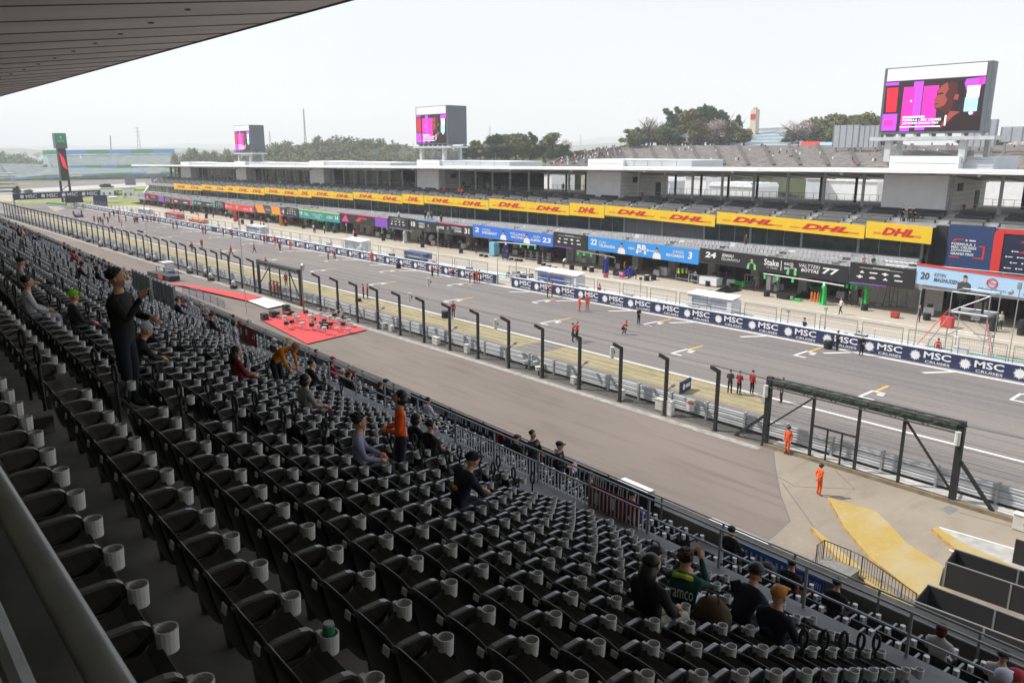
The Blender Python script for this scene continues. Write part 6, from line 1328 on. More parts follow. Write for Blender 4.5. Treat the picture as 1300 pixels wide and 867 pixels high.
f = spanel('garage_sign', (183, 244.4), (208.5, 249), (184, 252.4), (208.5, 256.6), SY, m_black_s, 'black garage sign with red logo and purple end, last at the far end'); part_(f, 'emblem', MATS['m_f1red'], lambda a: f.slab(a, .35, .55, .4, .7, .01, .02)); part_(f, 'pattern', m_purp, lambda a: f.slab(a, .72, .98, .03, .95, .01, .02)); part_(f, 'pattern', m_pink, lambda a: (f.slab(a, 0, 1, .92, 1.02, .021, .03), f.poly(a, [(.04, .1), (.25, .1), (.15, .8)], .02)))
# yellow banners
m_yel = mat('m_yellowban', (.86, .56, .02), .55, var=.05, scale=1.2); m_dhl = mat('m_dhlred', (.62, .015, .03), .5); m_faint = mat('m_faintred', (.72, .25, .03), .55)
BAN = [((1100, 280.3), (1184.6, 288.2), (1098.4, 301.4), (1181.7, 310), 1, 'nearest, rightmost of the row'), ((910, 268.5), (1098.4, 285.8), (910, 283.3), (1097, 303), 2, 'over the two green sleeved drivers'), ((767.8, 260.2), (908, 273), (767.8, 272.8), (907.7, 287.8), 2, 'over the closed grey shutter'), ((723, 257), (767.4, 260.6), (723, 272.8), (767, 276.8), 1, 'directly below the second stair block'),
       ((620.8, 251.6), (722.7, 260.6), (620.8, 264), (722.3, 273.5), 2, 'over the number 23'), ((538.5, 247.8), (620.4, 254.2), (538.5, 257.3), (620, 266.2), 2, 'over the black sign with pink top strip'), ((511, 245.8), (538, 248), (511, 257.2), (537.7, 260), 1, 'under the middle screen'), ((448.5, 243.4), (510.7, 248.5), (448.5, 251.6), (510.7, 258.6), 2, 'left of the short one under the middle screen'),
       ((395.4, 240.4), (448, 245.7), (395.4, 249), (447.7, 254), 2, 'over the green garage sign'), ((378.5, 239.7), (395.2, 241.1), (378.5, 249.4), (395.2, 251), 1, 'over the black board left of the green sign'), ((335.8, 237.8), (378, 241.3), (335.8, 245.5), (378, 249.6), 2, 'over the orange garage sign'), ((298.8, 236), (335.5, 239.3), (298.8, 244.6), (335.5, 247.3), 2, 'over the red garage sign'),
       ((287, 235.4), (298.6, 236.6), (287, 243), (298.6, 244.4), 1, 'below the far small screen'), ((256.6, 233.8), (287, 236.8), (256.6, 240.4), (287, 243.6), 2, 'over the black and teal garage sign'), ((220.8, 232.3), (256.4, 236), (220.8, 239.8), (256.4, 241.8), 2, 'last at the far left end')]
for tl, tr, bl, br, n, lab in BAN:
    f = spanel('yellow_banner', tl, tr, bl, br, 90.0, m_yel, 'long yellow banner with slanted red lettering, ' + lab if n == 2 else 'short yellow banner with slanted red lettering, ' + lab, 'banner', thick=.1)
    a = MB(); b = MB()
    for k in range(n):
        w_ = .30 if n == 2 else .5; c = (.27, .76)[k] if n == 2 else .5; u0, u1 = c - w_ / 2, c + w_ / 2
        f.text(a, 'DHL', u0, u1, .28, .74, .02, shear=.35, bold=.05); f.slab(b, u0 - w_ * .26, u0 - .012, .30, .42, .01, .016); f.slab(b, u1 - w_ * .08, u1 + w_ * .2, .30, .42, .01, .016)
    a.build('lettering', m_dhl, f.t); b.build('stripe', m_faint, f.t)
# big screens above the roof
m_house = mat('m_house', (.12, .135, .155), .55, var=.08); m_hside = mat('m_houseside', (.19, .21, .235), .55, var=.08)
def emis(name, c, e=1.): return mat(name, c, .4, emit=e)
S_blk, S_red, S_mag, S_pur, S_blu, S_wht, S_skin = emis('scr_black', (.02, .014, .018), .6), emis('scr_red', (.62, .012, .03), .8), emis('scr_magenta', (.62, .02, .28), .8), emis('scr_purple', (.34, .05, .55), .8), emis('scr_blue', (.28, .62, .82), .8), emis('scr_white', (.75, .72, .78), .8), emis('scr_skin', (.22, .045, .035), .7)
S_dk = emis('scr_dark', (.02, .010, .011), .4)
def bigscreen(TL, TR, BL, BR, depth, label, split=.78, big=False, side_m=None):
    x0, x1 = (TL.x + BL.x) / 2, (TR.x + BR.x) / 2; z0, z1 = (BL.z + BR.z) / 2, (TL.z + TR.z) / 2; Y = TL.y
    t = empty('video_screen', ((x0 + x1) / 2, Y, z0 - 2.2), label, 'video screen'); a = MB(); a.box(x0, x1, Y, Y + depth, z0, z1); a.build('housing', m_house, t)
    a = MB(); a.box(x1 + .003, x1 + .03, Y + .05, Y + depth - .05, z0 + .05, z1 - .05); [a.box(x1 + .03, x1 + .06, Y + depth * .35, Y + depth * .7, z0 + (z1 - z0) * q, z0 + (z1 - z0) * (q + .2)) for q in (.12, .42, .7)]; a.build('side_panel', side_m or m_hside, t)
    f = Face((x0, Y, z1), (x1, Y, z1), (x0, Y, z0), (x1, Y, z0), (0, -1, 0)); f.t = t
    part_(f, 'header_panel', m_white, lambda a: f.slab(a, .03, .955, split, .985, .0, .06))
    f2 = Face(f.at(.025, split - .01), f.at(.955, split - .01), f.at(.025, .035), f.at(.955, .035), (0, -1, 0)); f2.t = t
    a = MB(); f2.slab(a, 0, 1, 0, 1, -.02, .03); scr = a.build('screen', S_blk, t)
    def pic(nm, m, polys, d):
        a = MB(); [f2.poly(a, p, d + .0007 * i) for i, p in enumerate(polys)]; a.build(nm, m, scr)
    R_ = lambda u0, u1, v0, v1: [(u0, v0), (u1, v0), (u1, v1), (u0, v1)]
    pic('image', S_pur, [R_(0, .16, .02, .36), R_(.0, .14, .93, .99), R_(.30, .40, .3, .98), R_(.2, .3, 0, .3), [(.78, .75), (1, .86), (1, .99), (.82, .97)], R_(.36, .46, .02, .2)], .036)
    pic('image', S_red, [[(.03, .40), (.14, .40), (.14, .88), (.02, .88)]], .045)
    pic('image', S_mag, [R_(.20, .32, .1, .88), R_(.41, .56, .1, .88), R_(.02, .12, .12, .24), [(.92, .2), (.97, .86), (.99, .99), (.94, .99)]], .042)
    pic('image', S_blu, [R_(.83, .955, .36, .62)], .046); pic('image', S_wht, [R_(.84, .96, .62, .84)], .047)
    head = [(.55, .42), (.53, .50), (.545, .54), (.525, .60), (.55, .66), (.545, .76), (.58, .87), (.65, .96), (.73, .98), (.80, .92), (.825, .80), (.81, .62), (.78, .50), (.77, .42), (.80, .36), (1, .24), (1, 0), (.6, 0), (.62, .18), (.66, .3), (.62, .35)]
    pic('image', S_dk, [head], .05)
    pic('image', emis('scr_mid', (.06, .014, .013), .5), [[(.56, .46), (.545, .52), (.555, .6), (.565, .8), (.6, .9), (.68, .95), (.74, .9), (.75, .7), (.72, .5), (.70, .38), (.66, .34), (.6, .4)]], .052)
    pic('image', S_skin, [[(.555, .44), (.535, .50), (.55, .54), (.53, .60), (.555, .66), (.552, .76), (.585, .87), (.64, .93), (.66, .8), (.63, .68), (.66, .6), (.64, .5), (.60, .46)], [(.72, .6), (.76, .58), (.77, .68), (.73, .7)], [(.70, .38), (.80, .36), (.74, .28), (.66, .12), (.62, .05), (.64, .18)]], .054)
    pic('image', S_dk, [[(.545, .72), (.60, .74), (.62, .71), (.56, .695)], R_(.535, .57, .515, .535)], .058)
    a = MB(); f2.text(a, 'FORMULA 1 MSC CRUISES', .22, .62, .20, .25, .06, bold=.02); f2.text(a, 'JAPANESE GRAND PRIX', .22, .60, .13, .18, .06, bold=.02); f2.slab(a, .22, .45, .27, .30, .055, .06); f2.slab(a, .20, .62, .08, .10, .055, .06); f2.slab(a, .655, .67, .1, .3, .055, .06); f2.disc(a, .9, .33, .2, .061); f2.disc(a, .29, .6, .1, .061); a.build('caption', S_wht, scr)
    return t, x0, x1, z0, z1, Y
t, x0, x1, z0, z1, Y = bigscreen(gy(1125.4, 84.5, 97), gy(1262, 79, 97), gy(1114.6, 167.5, 97), gy(1247.7, 171, 97), 1.5, 'huge video screen showing a man in profile, nearest the camera', .80, True)
def screen_base(t, x0, x1, z0, Y, zb, h=.5, big=True):
    a = MB(); a.box(x0 - .9, x1 + 1.2, Y - .3, Y + 4.2, z0 - .75, z0 - .35); [a.box(x0 + (x1 - x0) * q, x0 + (x1 - x0) * q + .3, Y + .1, Y + 1.4, z0 - .35, z0) for q in (.05, .2, .35, .5, .65, .8, .95)]; a.build('platform', m_grey, t)
    for q, w_, ya_, yb_ in ((.1, .35, .2, .9), (.82, .35, .2, .9), (.1, .25, 3.2, 3.8), (.95, .25, 3.2, 3.8)): a = MB(); a.box(x0 + (x1 - x0) * q - w_, x0 + (x1 - x0) * q + w_, Y + ya_, Y + yb_, zb, z0 - .75); a.build('leg', m_grey, t)
    a = MB(); a.bar((x0 + .3, Y + 1, z0 - .8), (x1, Y + 1, zb + .3), .12); [a.tube([(x0 - .8, Y - .25, z0 - .35), (x0 - .8, Y - .25, z0 + .7), (x1 + 1.1, Y + 4.1, z0 + .7)][:2], .03, 4) for q in (0,)]; a.box(x0 + 2, x1 - 2, Y + 2.5, Y + 4, zb, zb + 1.3); a.build('machinery', m_lgrey, t)
screen_base(t, x0, x1, z0, Y, 15.3)
t, x0, x1, z0, z1, Y = bigscreen(gy(528, 135.2, 97), gy(568.3, 134, 97), gy(528.3, 182.5, 97), gy(568.3, 183.5, 97), 4.8, 'middle video screen with dark grey side, above the roof', .79, side_m=m_house); screen_base(t, x0, x1, z0, Y, z0 - 3.6)
t, x0, x1, z0, z1, Y = bigscreen(gy(298, 159, 97), gy(318, 158.6, 97), gy(298, 192, 97), gy(318, 192.5, 97), 4.2, 'far small video screen with dark grey side, above the roof', .79, side_m=m_house); screen_base(t, x0, x1, z0, Y, z0 - 2.8)
# ================================================================ BEYOND THE PITS
r = random.Random(77)
m_bank = mat('m_bank', (.26, .24, .225), .9, var=.3, scale=.6); m_bankdk = mat('m_bankdark', (.09, .08, .072), .9)
m_bluegrey2 = mat('m_stdgrey', (.30, .36, .40), .7, var=.15, scale=.3); m_teal2 = mat('m_farstand', (.15, .18, .175), .8, var=.35, scale=.25)
m_backpanel = mat('m_backpanel', (.33, .35, .38), .6, var=.08, scale=.8)
def bank(label, bl, br, tl, tr, n, m, ais=0, spots=0, name='spectator_bank'):
    t = empty(name, (bl + br) / 2, label, 'grandstand'); a = MB(); g = MB()
    for i in range(n):
        q0, q1 = i / n, (i + 1) / n
        A, Bq, C, D = bl.lerp(tl, q0), br.lerp(tr, q0), br.lerp(tr, q1), bl.lerp(tl, q1); z = A.z; zb = D.z
        A2, B2 = Vector((A.x, A.y, zb)), Vector((Bq.x, Bq.y, Bq.z + (zb - z)))
        a.add([A - Vector((0, 0, 1)), Bq - Vector((0, 0, 1)), B2, A2, Vector((C.x, C.y, B2.z)), D], [(0, 1, 2, 3), (3, 2, 4, 5)])
    a.build('terrace', m, t)
    for k in range(ais):
        u = (k + .5) / ais; p, q = bl.lerp(br, u), tl.lerp(tr, u); g.bar(p + Vector((0, 0, .5)), q + Vector((0, 0, .5)), .8, .4)
    if ais: g.build('aisle', m_bankdk, t)
    if spots:
        s = MB()
        for k in range(spots):
            p = bl.lerp(br, r.random()).lerp(tl.lerp(tr, r.random()), r.random()); s.box(p.x - .16, p.x + .16, p.y - .15, p.y + .15, p.z + .2, p.z + .9, r.choice((0, 0, 1, 1, 1, 1, 2)))
        s.build('spectators', [m_wht, m_dark, m_redp], t, kind='stuff')
    return t
bank('wide brown terraced spectator bank behind the pit roof, right half', gy(800, 210, 200), gy(1400, 214, 200), gy(786, 184.5, 265), gy(1386, 184.5, 265), 24, m_bank, 16, 90)
bank('lower brown spectator bank with crowd left of the wide bank', gy(686, 209, 190), gy(800, 210, 199.5), gy(716, 195, 240), gy(786.5, 185, 264.5), 14, m_bank, 4, 130)
a = MB(); P = [gy(655, 208, 200), gy(690, 208, 200), gy(688, 196.5, 225), gy(663, 199, 225)]; a.prism([Vector(p) for p in P], (0, 3, -6)); a.build('grass_slope', mat('m_grass', (.22, .24, .07), .9, var=.3, scale=.3), kind='structure')
t = empty('roofed_stand', gy(965, 186, 300), 'pale blue grey grandstand with open seating beside the cream tower', 'grandstand'); a = MB(); P = [gy(914, 186, 290), gy(1020, 186, 290), gy(1001, 164.5, 330), gy(917, 168, 330)]; a.prism(P, (0, 4, -3)); a.build('seating', m_bluegrey2, t); a = MB(); a.bar(P[1] + Vector((0, 0, .6)), P[2] + Vector((0, 0, .6)), 1.5, 1.2); a.bar(P[0] + Vector((0, 0, .6)), P[3] + Vector((0, 0, .6)), 1.5, 1.2); a.bar(P[3] + Vector((0, 0, .6)), P[2] + Vector((0, 0, .6)), .6, 1.0); a.build('end_wall', m_lgrey, t)
a = MB(); [a.bar(P[0].lerp(P[3], q) + Vector((0, -.6, .2)), P[1].lerp(P[2], q) + Vector((0, -.6, .2)), .3, .3) for q in (.2, .4, .6, .8)]; a.build('row', mat('m_rowline', (.22, .27, .31), .7), t)
b0, b1 = gy(949.5, 172, 320), gy(957.5, 138.5, 320); t = empty('tower', b0, 'slim cream tower with red mark near its top', 'tower'); a = MB(); a.hexa([(b0.x, 320, b0.z - 12), (b1.x + 1.6, 320, b0.z - 12), (b1.x + 1.6, 323, b0.z - 12), (b0.x, 323, b0.z - 12), (b0.x + .8, 320, b1.z), (b1.x + 1, 320, b1.z), (b1.x + 1, 323, b1.z), (b0.x + .8, 323, b1.z)]); a.build('shaft', mat('m_cream', (.62, .55, .42), .7), t); a = MB(); a.box(b0.x + .7, b1.x + .9, 319.9, 319.99, b1.z - 4.4, b1.z - 2); a.build('emblem', m_redp, t); a = MB(); a.box(b0.x + 1.2, b1.x + .4, 321, 322, b1.z, b1.z + .8); a.build('cap', m_lgrey, t)
for (x0, y0, x1, y1, Y, lab) in ((853, 166, 884.5, 180.5, 275, 'grey back of a video screen among the trees on the bank'), (1058.5, 159, 1089, 187, 240, 'tall grey back panel on the bank, left one of a pair'), (1091.5, 159.5, 1114.5, 187, 240, 'tall grey back panel on the bank, right one of a pair'), (1271, 161, 1325, 179.5, 230, 'grey back panel at the right edge beyond the big screen'), (1230, 152, 1262, 186, 236, 'grey back panel half hidden behind the big screen')):
    p, q = gy(x0, y0, Y), gy(x1, y1, Y); t = empty('billboard', (p.x, Y, q.z), lab, 'panel'); a = MB(); a.box(p.x, q.x, Y, Y + 1.2, q.z, p.z); a.build('panel', m_backpanel, t); a = MB(); [a.box(p.x + (q.x - p.x) * u, p.x + (q.x - p.x) * u + .12, Y - .12, Y - .003, q.z, p.z) for u in (.01, .25, .5, .75, .97)]; [a.box(p.x + (q.x - p.x) * u, p.x + (q.x - p.x) * u + .5, Y + .2, Y + .8, q.z - 6, q.z) for u in (.1, .8)]; a.build('frame', mat('m_backframe', (.2, .21, .23), .6), t)
p = gy(845, 183, 272); t = empty('lamp_gantry', p, 'small scaffold gantry left of the screen back on the bank', 'gantry'); a = MB(); [a.box(p.x + q, p.x + q + .25, 272, 272.25, p.z - 4, p.z + 5) for q in (-2, 0, 2)]; a.box(p.x - 2.4, p.x + 2.6, 271.8, 272.4, p.z + 2.4, p.z + 2.8); a.box(p.x - 2.4, p.x + 2.6, 271.8, 272.4, p.z + 4.6, p.z + 5); a.build('frame', m_galv, t)
for x0, w_, h, c, lab in ((1027, 12, 3, m_redp, 'small red tent on top of the brown bank'), (1047, 14, 2.6, mat('m_tentblue', (.3, .5, .65), .6), 'small pale blue tent on top of the brown bank')):
    p = gy(x0, 186, 268); t = empty('tent', p, lab, 'tent'); a = MB(); a.hexa([(p.x - 4, 268, p.z - 1), (p.x + 4, 268, p.z - 1), (p.x + 4, 274, p.z - 1), (p.x - 4, 274, p.z - 1), (p.x - 3.4, 269, p.z + h * .6), (p.x + 3.4, 269, p.z + h * .6), (p.x + 3.4, 273, p.z + h * .6), (p.x - 3.4, 273, p.z + h * .6)]); a.build('canopy', c, t)
# paddock buildings and tents seen through the open deck
for x0, x1, y0, yb, Y, m, lab in ((1040, 1112, 226, 252, 150, m_pale, 'low white paddock unit with arched roof seen under the pit roof'), (900, 955, 233, 262, 135, m_pale, 'white paddock marquee seen under the pit roof'), (1024, 1040, 224, 250, 148, m_plant if False else MATS['m_plant'], 'pale blue grey paddock cabin under the pit roof'), (1238, 1300, 222, 262, 150, m_pale, 'white paddock cabin right of the nearest stair block'), (655, 700, 218, 235, 150, m_pale, 'white paddock truck seen beneath the roof, middle'), (870, 895, 222, 250, 140, m_pale, 'white paddock cabin by the second stair block'), (800, 850, 226, 250, 150, MATS['m_plant'], 'grey paddock cabin behind the second stair block')):
    p, q = gy(x0, y0, Y), gy(x1, yb, Y); t = empty('paddock_unit', (p.x, Y, 0), lab, 'cabin'); a = MB(); a.box(p.x, q.x, Y, Y + 9, 0, p.z - .4); a.build('wall', m, t); a = MB(); n = 6
    for i in range(n): xa, xb = p.x + (q.x - p.x) * i / n, p.x + (q.x - p.x) * (i + 1) / n; a.hexa([(xa, Y - .3, p.z - .4), (xb, Y - .3, p.z - .4), (xb, Y + 9.3, p.z - .4), (xa, Y + 9.3, p.z - .4), (xa + (xb - xa) * .3, Y - .3, p.z + .3), (xb - (xb - xa) * .3, Y - .3, p.z + .3), (xb - (xb - xa) * .3, Y + 9.3, p.z + .3), (xa + (xb - xa) * .3, Y + 9.3, p.z + .3)])
    a.build('roof', m_white, t); a = MB(); n = max(2, int(abs(q.x - p.x) / 4)); [a.box(p.x + (q.x - p.x) * (i + .3) / n, p.x + (q.x - p.x) * (i + .7) / n, Y - .05, Y - .003, 1, min(3.2, p.z - 1)) for i in range(n)]; a.build('window', mat('m_cabinwin', (.15, .19, .22), .2), t)
for px, py, lab in ((1008, 243, 'white parked car seen under the pit roof, left one'), (1014, 247, 'white parked car seen under the pit roof, right one'), (988, 246, 'grey parked car seen under the pit roof'), (1180, 258, 'white van')):
    if 'van' in lab: continue
    p = gz(px, py + 6, 0); t = empty('parked_car', p, lab, 'car', rz=.5); a = MB(); a.hexa([(-.85, -2.1, .3), (.85, -2.1, .3), (.85, 2.1, .3), (-.85, 2.1, .3), (-.8, -2.05, .85), (.8, -2.05, .85), (.8, 2.05, .8), (-.8, 2.05, .8)]); a.hexa([(-.78, -1.8, .85), (.78, -1.8, .85), (.78, .9, .85), (-.78, .9, .85), (-.65, -1.4, 1.45), (.65, -1.4, 1.45), (.65, .3, 1.45), (-.65, .3, 1.45)]); a.build('body', m_pale if 'white' in lab else m_grey, t, local=True)
    a = MB(); a.hexa([(-.79, -1.7, .9), (.79, -1.7, .9), (.79, .85, .9), (-.79, .85, .9), (-.69, -1.4, 1.36), (.69, -1.4, 1.36), (.69, .3, 1.36), (-.69, .3, 1.36)]); a.build('windows', m_dark, t, local=True)
    for sx in (-.8, .8):
        for y in (-1.3, 1.3): tyre_mb((sx, y, .32), .32, .2).build('wheel', m_tyre, t, local=True)
sheet('far_grass', -130, 60, 176, 190, .1, MATS['m_grass']); sheet('rear_track', -150, 80, 178.5, 186, .12, MATS['m_track'])
# ---- left end of the straight
def gpoly(name, pts, m, off=.02):
    P = [gG(*p, off) for p in pts]; a = MB(); a.add(P, [tuple(range(len(P)))[::-1]]); return a.build(name, m, kind='structure')
gpoly('far_verge', [(0, 262), (60, 243), (225, 233), (330, 228), (330, 236), (190, 260), (84, 262), (20, 270)], MATS['m_grass'], .006)
gpoly('far_runoff', [(0, 246), (0, 241), (222, 229.5), (330, 225.5), (330, 229), (230, 233.5)], mat('m_runoff', (.42, .42, .41), .9, var=.1, scale=.1), .02)
gpoly('far_track', [(0, 239), (60, 231.5), (222, 224.5), (330, 222), (330, 225), (222, 229), (0, 241)], MATS['m_track'], .03)
gpoly('gravel_trap', [(0, 258), (0, 247), (60, 244.5), (66, 247), (20, 257)], MATS['m_gravel'], .03)
gpoly('gravel_trap', [(60, 262), (75, 262), (84, 264), (70, 268)], MATS['m_gravel'], .03)
gpoly('far_track', [(0, 262), (0, 250), (40, 250.5), (110, 256), (84, 263), (20, 270)], MATS['m_track'], .012)
a = MB(); [a.bar(gG(*p, .15), gG(*q, .15), .6, .9) for p, q in (((125, 244), (190, 241)), ((60, 258), (84, 260)), ((95, 249), (150, 246)))]; a.build('tyre_barrier', mat('m_greenbar', (.05, .28, .15), .7), label='low green and grey tyre barrier beside the far grass', cat='barrier')
# turn one grandstand
def strip_px(pts_lo, pts_hi, Dlo, Dhi, th=3.):
    a = MB(); n = len(pts_lo)
    for i in range(n - 1):
        A, Bq, C, D = gd(*pts_lo[i], Dlo), gd(*pts_lo[i + 1], Dlo), gd(*pts_hi[i + 1], Dhi), gd(*pts_hi[i], Dhi)
        dn = Vector((0, 0, -th)); a.hexa([A + dn, Bq + dn, C + dn, D + dn, A, Bq, C, D])
    return a
T1 = empty('corner_grandstand', gd(140, 215, 640), 'big two tier grandstand with blue and green banner roofline at the far corner', 'grandstand')
strip_px([(68, 212), (145, 211), (222, 208)], [(57, 197), (140, 196), (223, 194.5)], 645, 690).build('upper_tier', m_teal2, T1)
strip_px([(16, 226), (60, 222), (150, 219.5), (222, 218)], [(0, 208), (66, 212.5), (150, 213), (222, 211.5)], 590, 636).build('lower_tier', m_teal2, T1)
strip_px([(-40, 230), (16, 225.5)], [(-40, 207), (60, 208)], 590, 660).build('wing_tier', m_teal2, T1)
def banner_px(name, p0, p1, h, D, cols_, root):
    n = len(cols_)
    for i, c in enumerate(cols_):
        u0, u1 = i / n, (i + 1) / n - .002; A = gd(p0[0] + (p1[0] - p0[0]) * u0, p0[1] + (p1[1] - p0[1]) * u0, D); Bq = gd(p0[0] + (p1[0] - p0[0]) * u1, p0[1] + (p1[1] - p0[1]) * u1, D); U = Vector((0, 0, h)); k = Vector((FX, FY, 0)) * .5
        a = MB(); a.hexa([A, Bq, Bq + k, A + k, A + U, Bq + U, Bq + U + k, A + U + k]); a.build(name, c, root)
m_bgreen = mat('m_bangreen', (.07, .42, .25), .6); m_bblue = mat('m_banblue', (.16, .42, .78), .6)
banner_px('roof_banner', (54.5, 196), (222, 194), 3.1, 688, [m_bgreen, m_bblue, m_bgreen, m_bblue, m_bgreen, m_bblue], T1)
banner_px('tier_banner', (88, 213), (190, 211.5), 1.7, 640, [m_bblue, m_bgreen, m_bblue, m_bgreen, m_bblue], T1)
banner_px('track_banner', (14, 228), (150, 221), 1.1, 585, [m_bblue, m_bgreen, m_bblue, m_pale, m_bblue, m_bgreen], T1); banner_px('track_banner', (150, 221), (222, 219.5), 1.0, 585, [m_bgreen, m_bblue, m_pale, m_bgreen], T1)
a = MB(); [a.bar(gd(x, 212, 646), gd(x - 3, 197, 689), 1.2, .6) for x in (85, 105, 125, 145, 165, 185, 205)]; a.build('aisle', mat('m_faraisle', (.36, .42, .40), .8), T1)
a = MB(); A, Bq, C = gd(54.5, 196, 688), gd(68, 213, 650), gd(55, 214, 688); a.prism([A, Bq, C], Vector((FX, FY, 0)) * 3); a.build('end_truss', mat('m_truss', (.25, .40, .38), .7), T1)
p, q = gd(0, 196, 1), gd(10, 1, 1)
t = empty('small_stand', gG(8, 243), 'small grey scaffold stand at the left edge before the corner', 'grandstand'); A = gG(8, 243); a = MB(); 
for i in range(6): a.box(A.x - 8 + i, A.x + 6, A.y - 14, A.y + 4, A.z + i * 1.6, A.z + i * 1.6 + .3)
[a.box(A.x + q, A.x + q + .4, A.y - 14, A.y - 13.6, A.z, A.z + 9) for q in (-6, -2, 2, 5)]; a.build('frame', m_lgrey, t)
# scoring pylon
PB = gx(85.5, 253, -318); PB.z = G(-318); t = empty('scoring_pylon', PB, 'tall black scoring pylon with green top panel and red emblem, leaning look', 'pylon')
Yp = PB.y; pyl = lambda px, py: gx(px, py, -318)
zt, zm, zb = pyl(75, 169)[2], pyl(78, 186)[2], pyl(85, 229)[2]
ya = PB.y; wx = abs(pyl(83, 175).y - pyl(69, 175).y)
a = MB(); a.box(-319, -316.5, ya - .36 * wx, ya + .36 * wx, zb, zm); a.build('column', m_black, t); a = MB(); a.box(-319.6, -316.0, ya - .52 * wx, ya + .52 * wx, zm - .6, zt); a.build('head', m_house, t)
a = MB(); [a.box(-318.6 + q, -318.3 + q, ya - 1.8 + w__, ya - 1.4 + w__, PB.z, zb) for q in (0, 1.6) for w__ in (0, 2.8)]; [a.bar((-318.4, ya - 1.6, PB.z + k * 2), (-318.4, ya + 1.2, PB.z + k * 2 + 2), .25) for k in range(int((zb - PB.z) / 2))]; a.build('lattice', m_black, t)
a = MB(); a.box(-315.99, -315.9, ya - .45 * wx, ya + .45 * wx, zm + 1.2, zt - .3); a.build('top_panel', mat('m_pylgreen', (.02, .33, .20), .5), t); f = Face((-315.9, ya - .45 * wx, zt - .3), (-315.9, ya + .45 * wx, zt - .3), (-315.9, ya - .45 * wx, zm + 1.2), (-315.9, ya + .45 * wx, zm + 1.2), (1, 0, 0)); f.t = t
part_(f, 'lettering', mat('m_gold', (.8, .6, .1), .4), lambda a: (f.text(a, 'ROLEX', .2, .8, .18, .36, .1), f.poly(a, [(.42, .5), (.58, .5), (.64, .85), (.55, .66), (.5, .88), (.45, .66), (.36, .85)], .1)))
zq = zb + (zm - zb) * .3; zr = zb + (zm - zb) * .85; a = MB(); a.add([(-316.44, ya - .3 * wx, zr), (-316.44, ya + .1 * wx, zr - 2.2), (-316.44, ya + .3 * wx, zq + .2), (-316.44, ya - .1 * wx, zq + 1.5)], [(0, 1, 2, 3)]); a.build('emblem', emis('pyl_red', (.62, .015, .03), .7), t)
# overhead hoarding bridge
XG = -286.; L0, L1, R0, R1 = gx(16, 246, XG), gx(17.5, 254, XG), gx(127, 240.8, XG), gx(127, 248.8, XG)
t = empty('overhead_hoarding', (XG, (L0.y + R0.y) / 2, G(XG)), 'navy overhead hoarding bridge across the far track with white lettering', 'gantry'); f = Face(L0, R0, L1, R1, (1, 0, .0)); f.t = t; a = MB(); f.slab(a, 0, 1, 0, 1, -.8, 0); a.build('panel', m_msc, t)
a = MB()
for k in range(4): u = .06 + .235 * k; f.disc(a, u + .035, .5, .55, .05); f.text(a, 'MSC', u + .075, u + .2, .22, .78, .05, bold=.02)
a.build('lettering', m_ink, t); a = MB(); a.box(XG - .5, XG - .1, L0.y - .1, L0.y + .4, G(XG), L0.z); a.box(XG - .5, XG - .1, R0.y - .3, R0.y + .2, G(XG), R0.z); a.build('leg', m_galv, t)
for px, py, w_, h, lab in ((94, 257, 5, 1.2, 'dark light panel hanging under the far hoarding bridge'), (128, 262, 4, 2.6, 'dark square lamp frame right of the far hoarding bridge')):
    p = gx(px, py, XG + 8); t = empty('light_panel', p, lab, 'light panel'); a = MB(); a.box(p.x, p.x + .6, p.y - w_ / 2, p.y + w_ / 2, p.z, p.z + h + 1); a.build('housing', m_msc if 'square' in lab else m_black, t); a = MB(); a.box(p.x - .3, p.x, p.y - .3, p.y + .3, G(p.x) - .1, p.z); a.build('leg', m_galv, t)
# small white buildings by the end of the pits
for x0, x1, y0, y1, D, lab, m in ((157, 173, 239.5, 261, 345, 'small white two storey house behind the end of the pits', m_white), (129, 146, 240, 256, 360, 'white box building left of the white house', m_white), (139, 150, 250, 258, 340, 'low white cabin before the white house', m_pale), (158.5, 172, 221.5, 228.5, 480, 'dark blue grey video board back on the far run-off', m_house), (192, 197, 221, 228, 480, 'small dark board right of the far video board back', m_house)):
    A, Bq = gd(x0, y1, D), gd(x1, y1, D); top = gd(x0, y0, D).z; dn = (Bq - A).normalized(); k = Vector((-dn.y, dn.x, 0)) * (6 if m is not m_house else 1.2); zb = min(A.z, G(A.x)); U = Vector((0, 0, top))
    P = [A, Bq, Bq + k, A + k]; t = empty('small_building' if m is not m_house else 'video_board', A, lab, 'building' if m is not m_house else 'board'); a = MB(); a.hexa([Vector((p.x, p.y, zb)) for p in P] + [Vector((p.x, p.y, top)) for p in P]); a.build('wall', m, t)
    if m is m_white:
        f = Face(Vector((*P[0].xy, top)), Vector((*P[1].xy, top)), Vector((*P[0].xy, zb)), Vector((*P[1].xy, zb)), (P[0] - P[3])); a = MB(); [f.slab(a, u, u + .18, v, v + .2, .0, .06) for u in (.15, .6) for v in (.55,)]; a.build('window', MATS['m_cabinwin'], t); a = MB(); a.hexa([Vector((p.x, p.y, top)) for p in P] + [Vector((p.x, p.y, top + .4)) for p in P]); a.build('roof', m_lgrey, t)
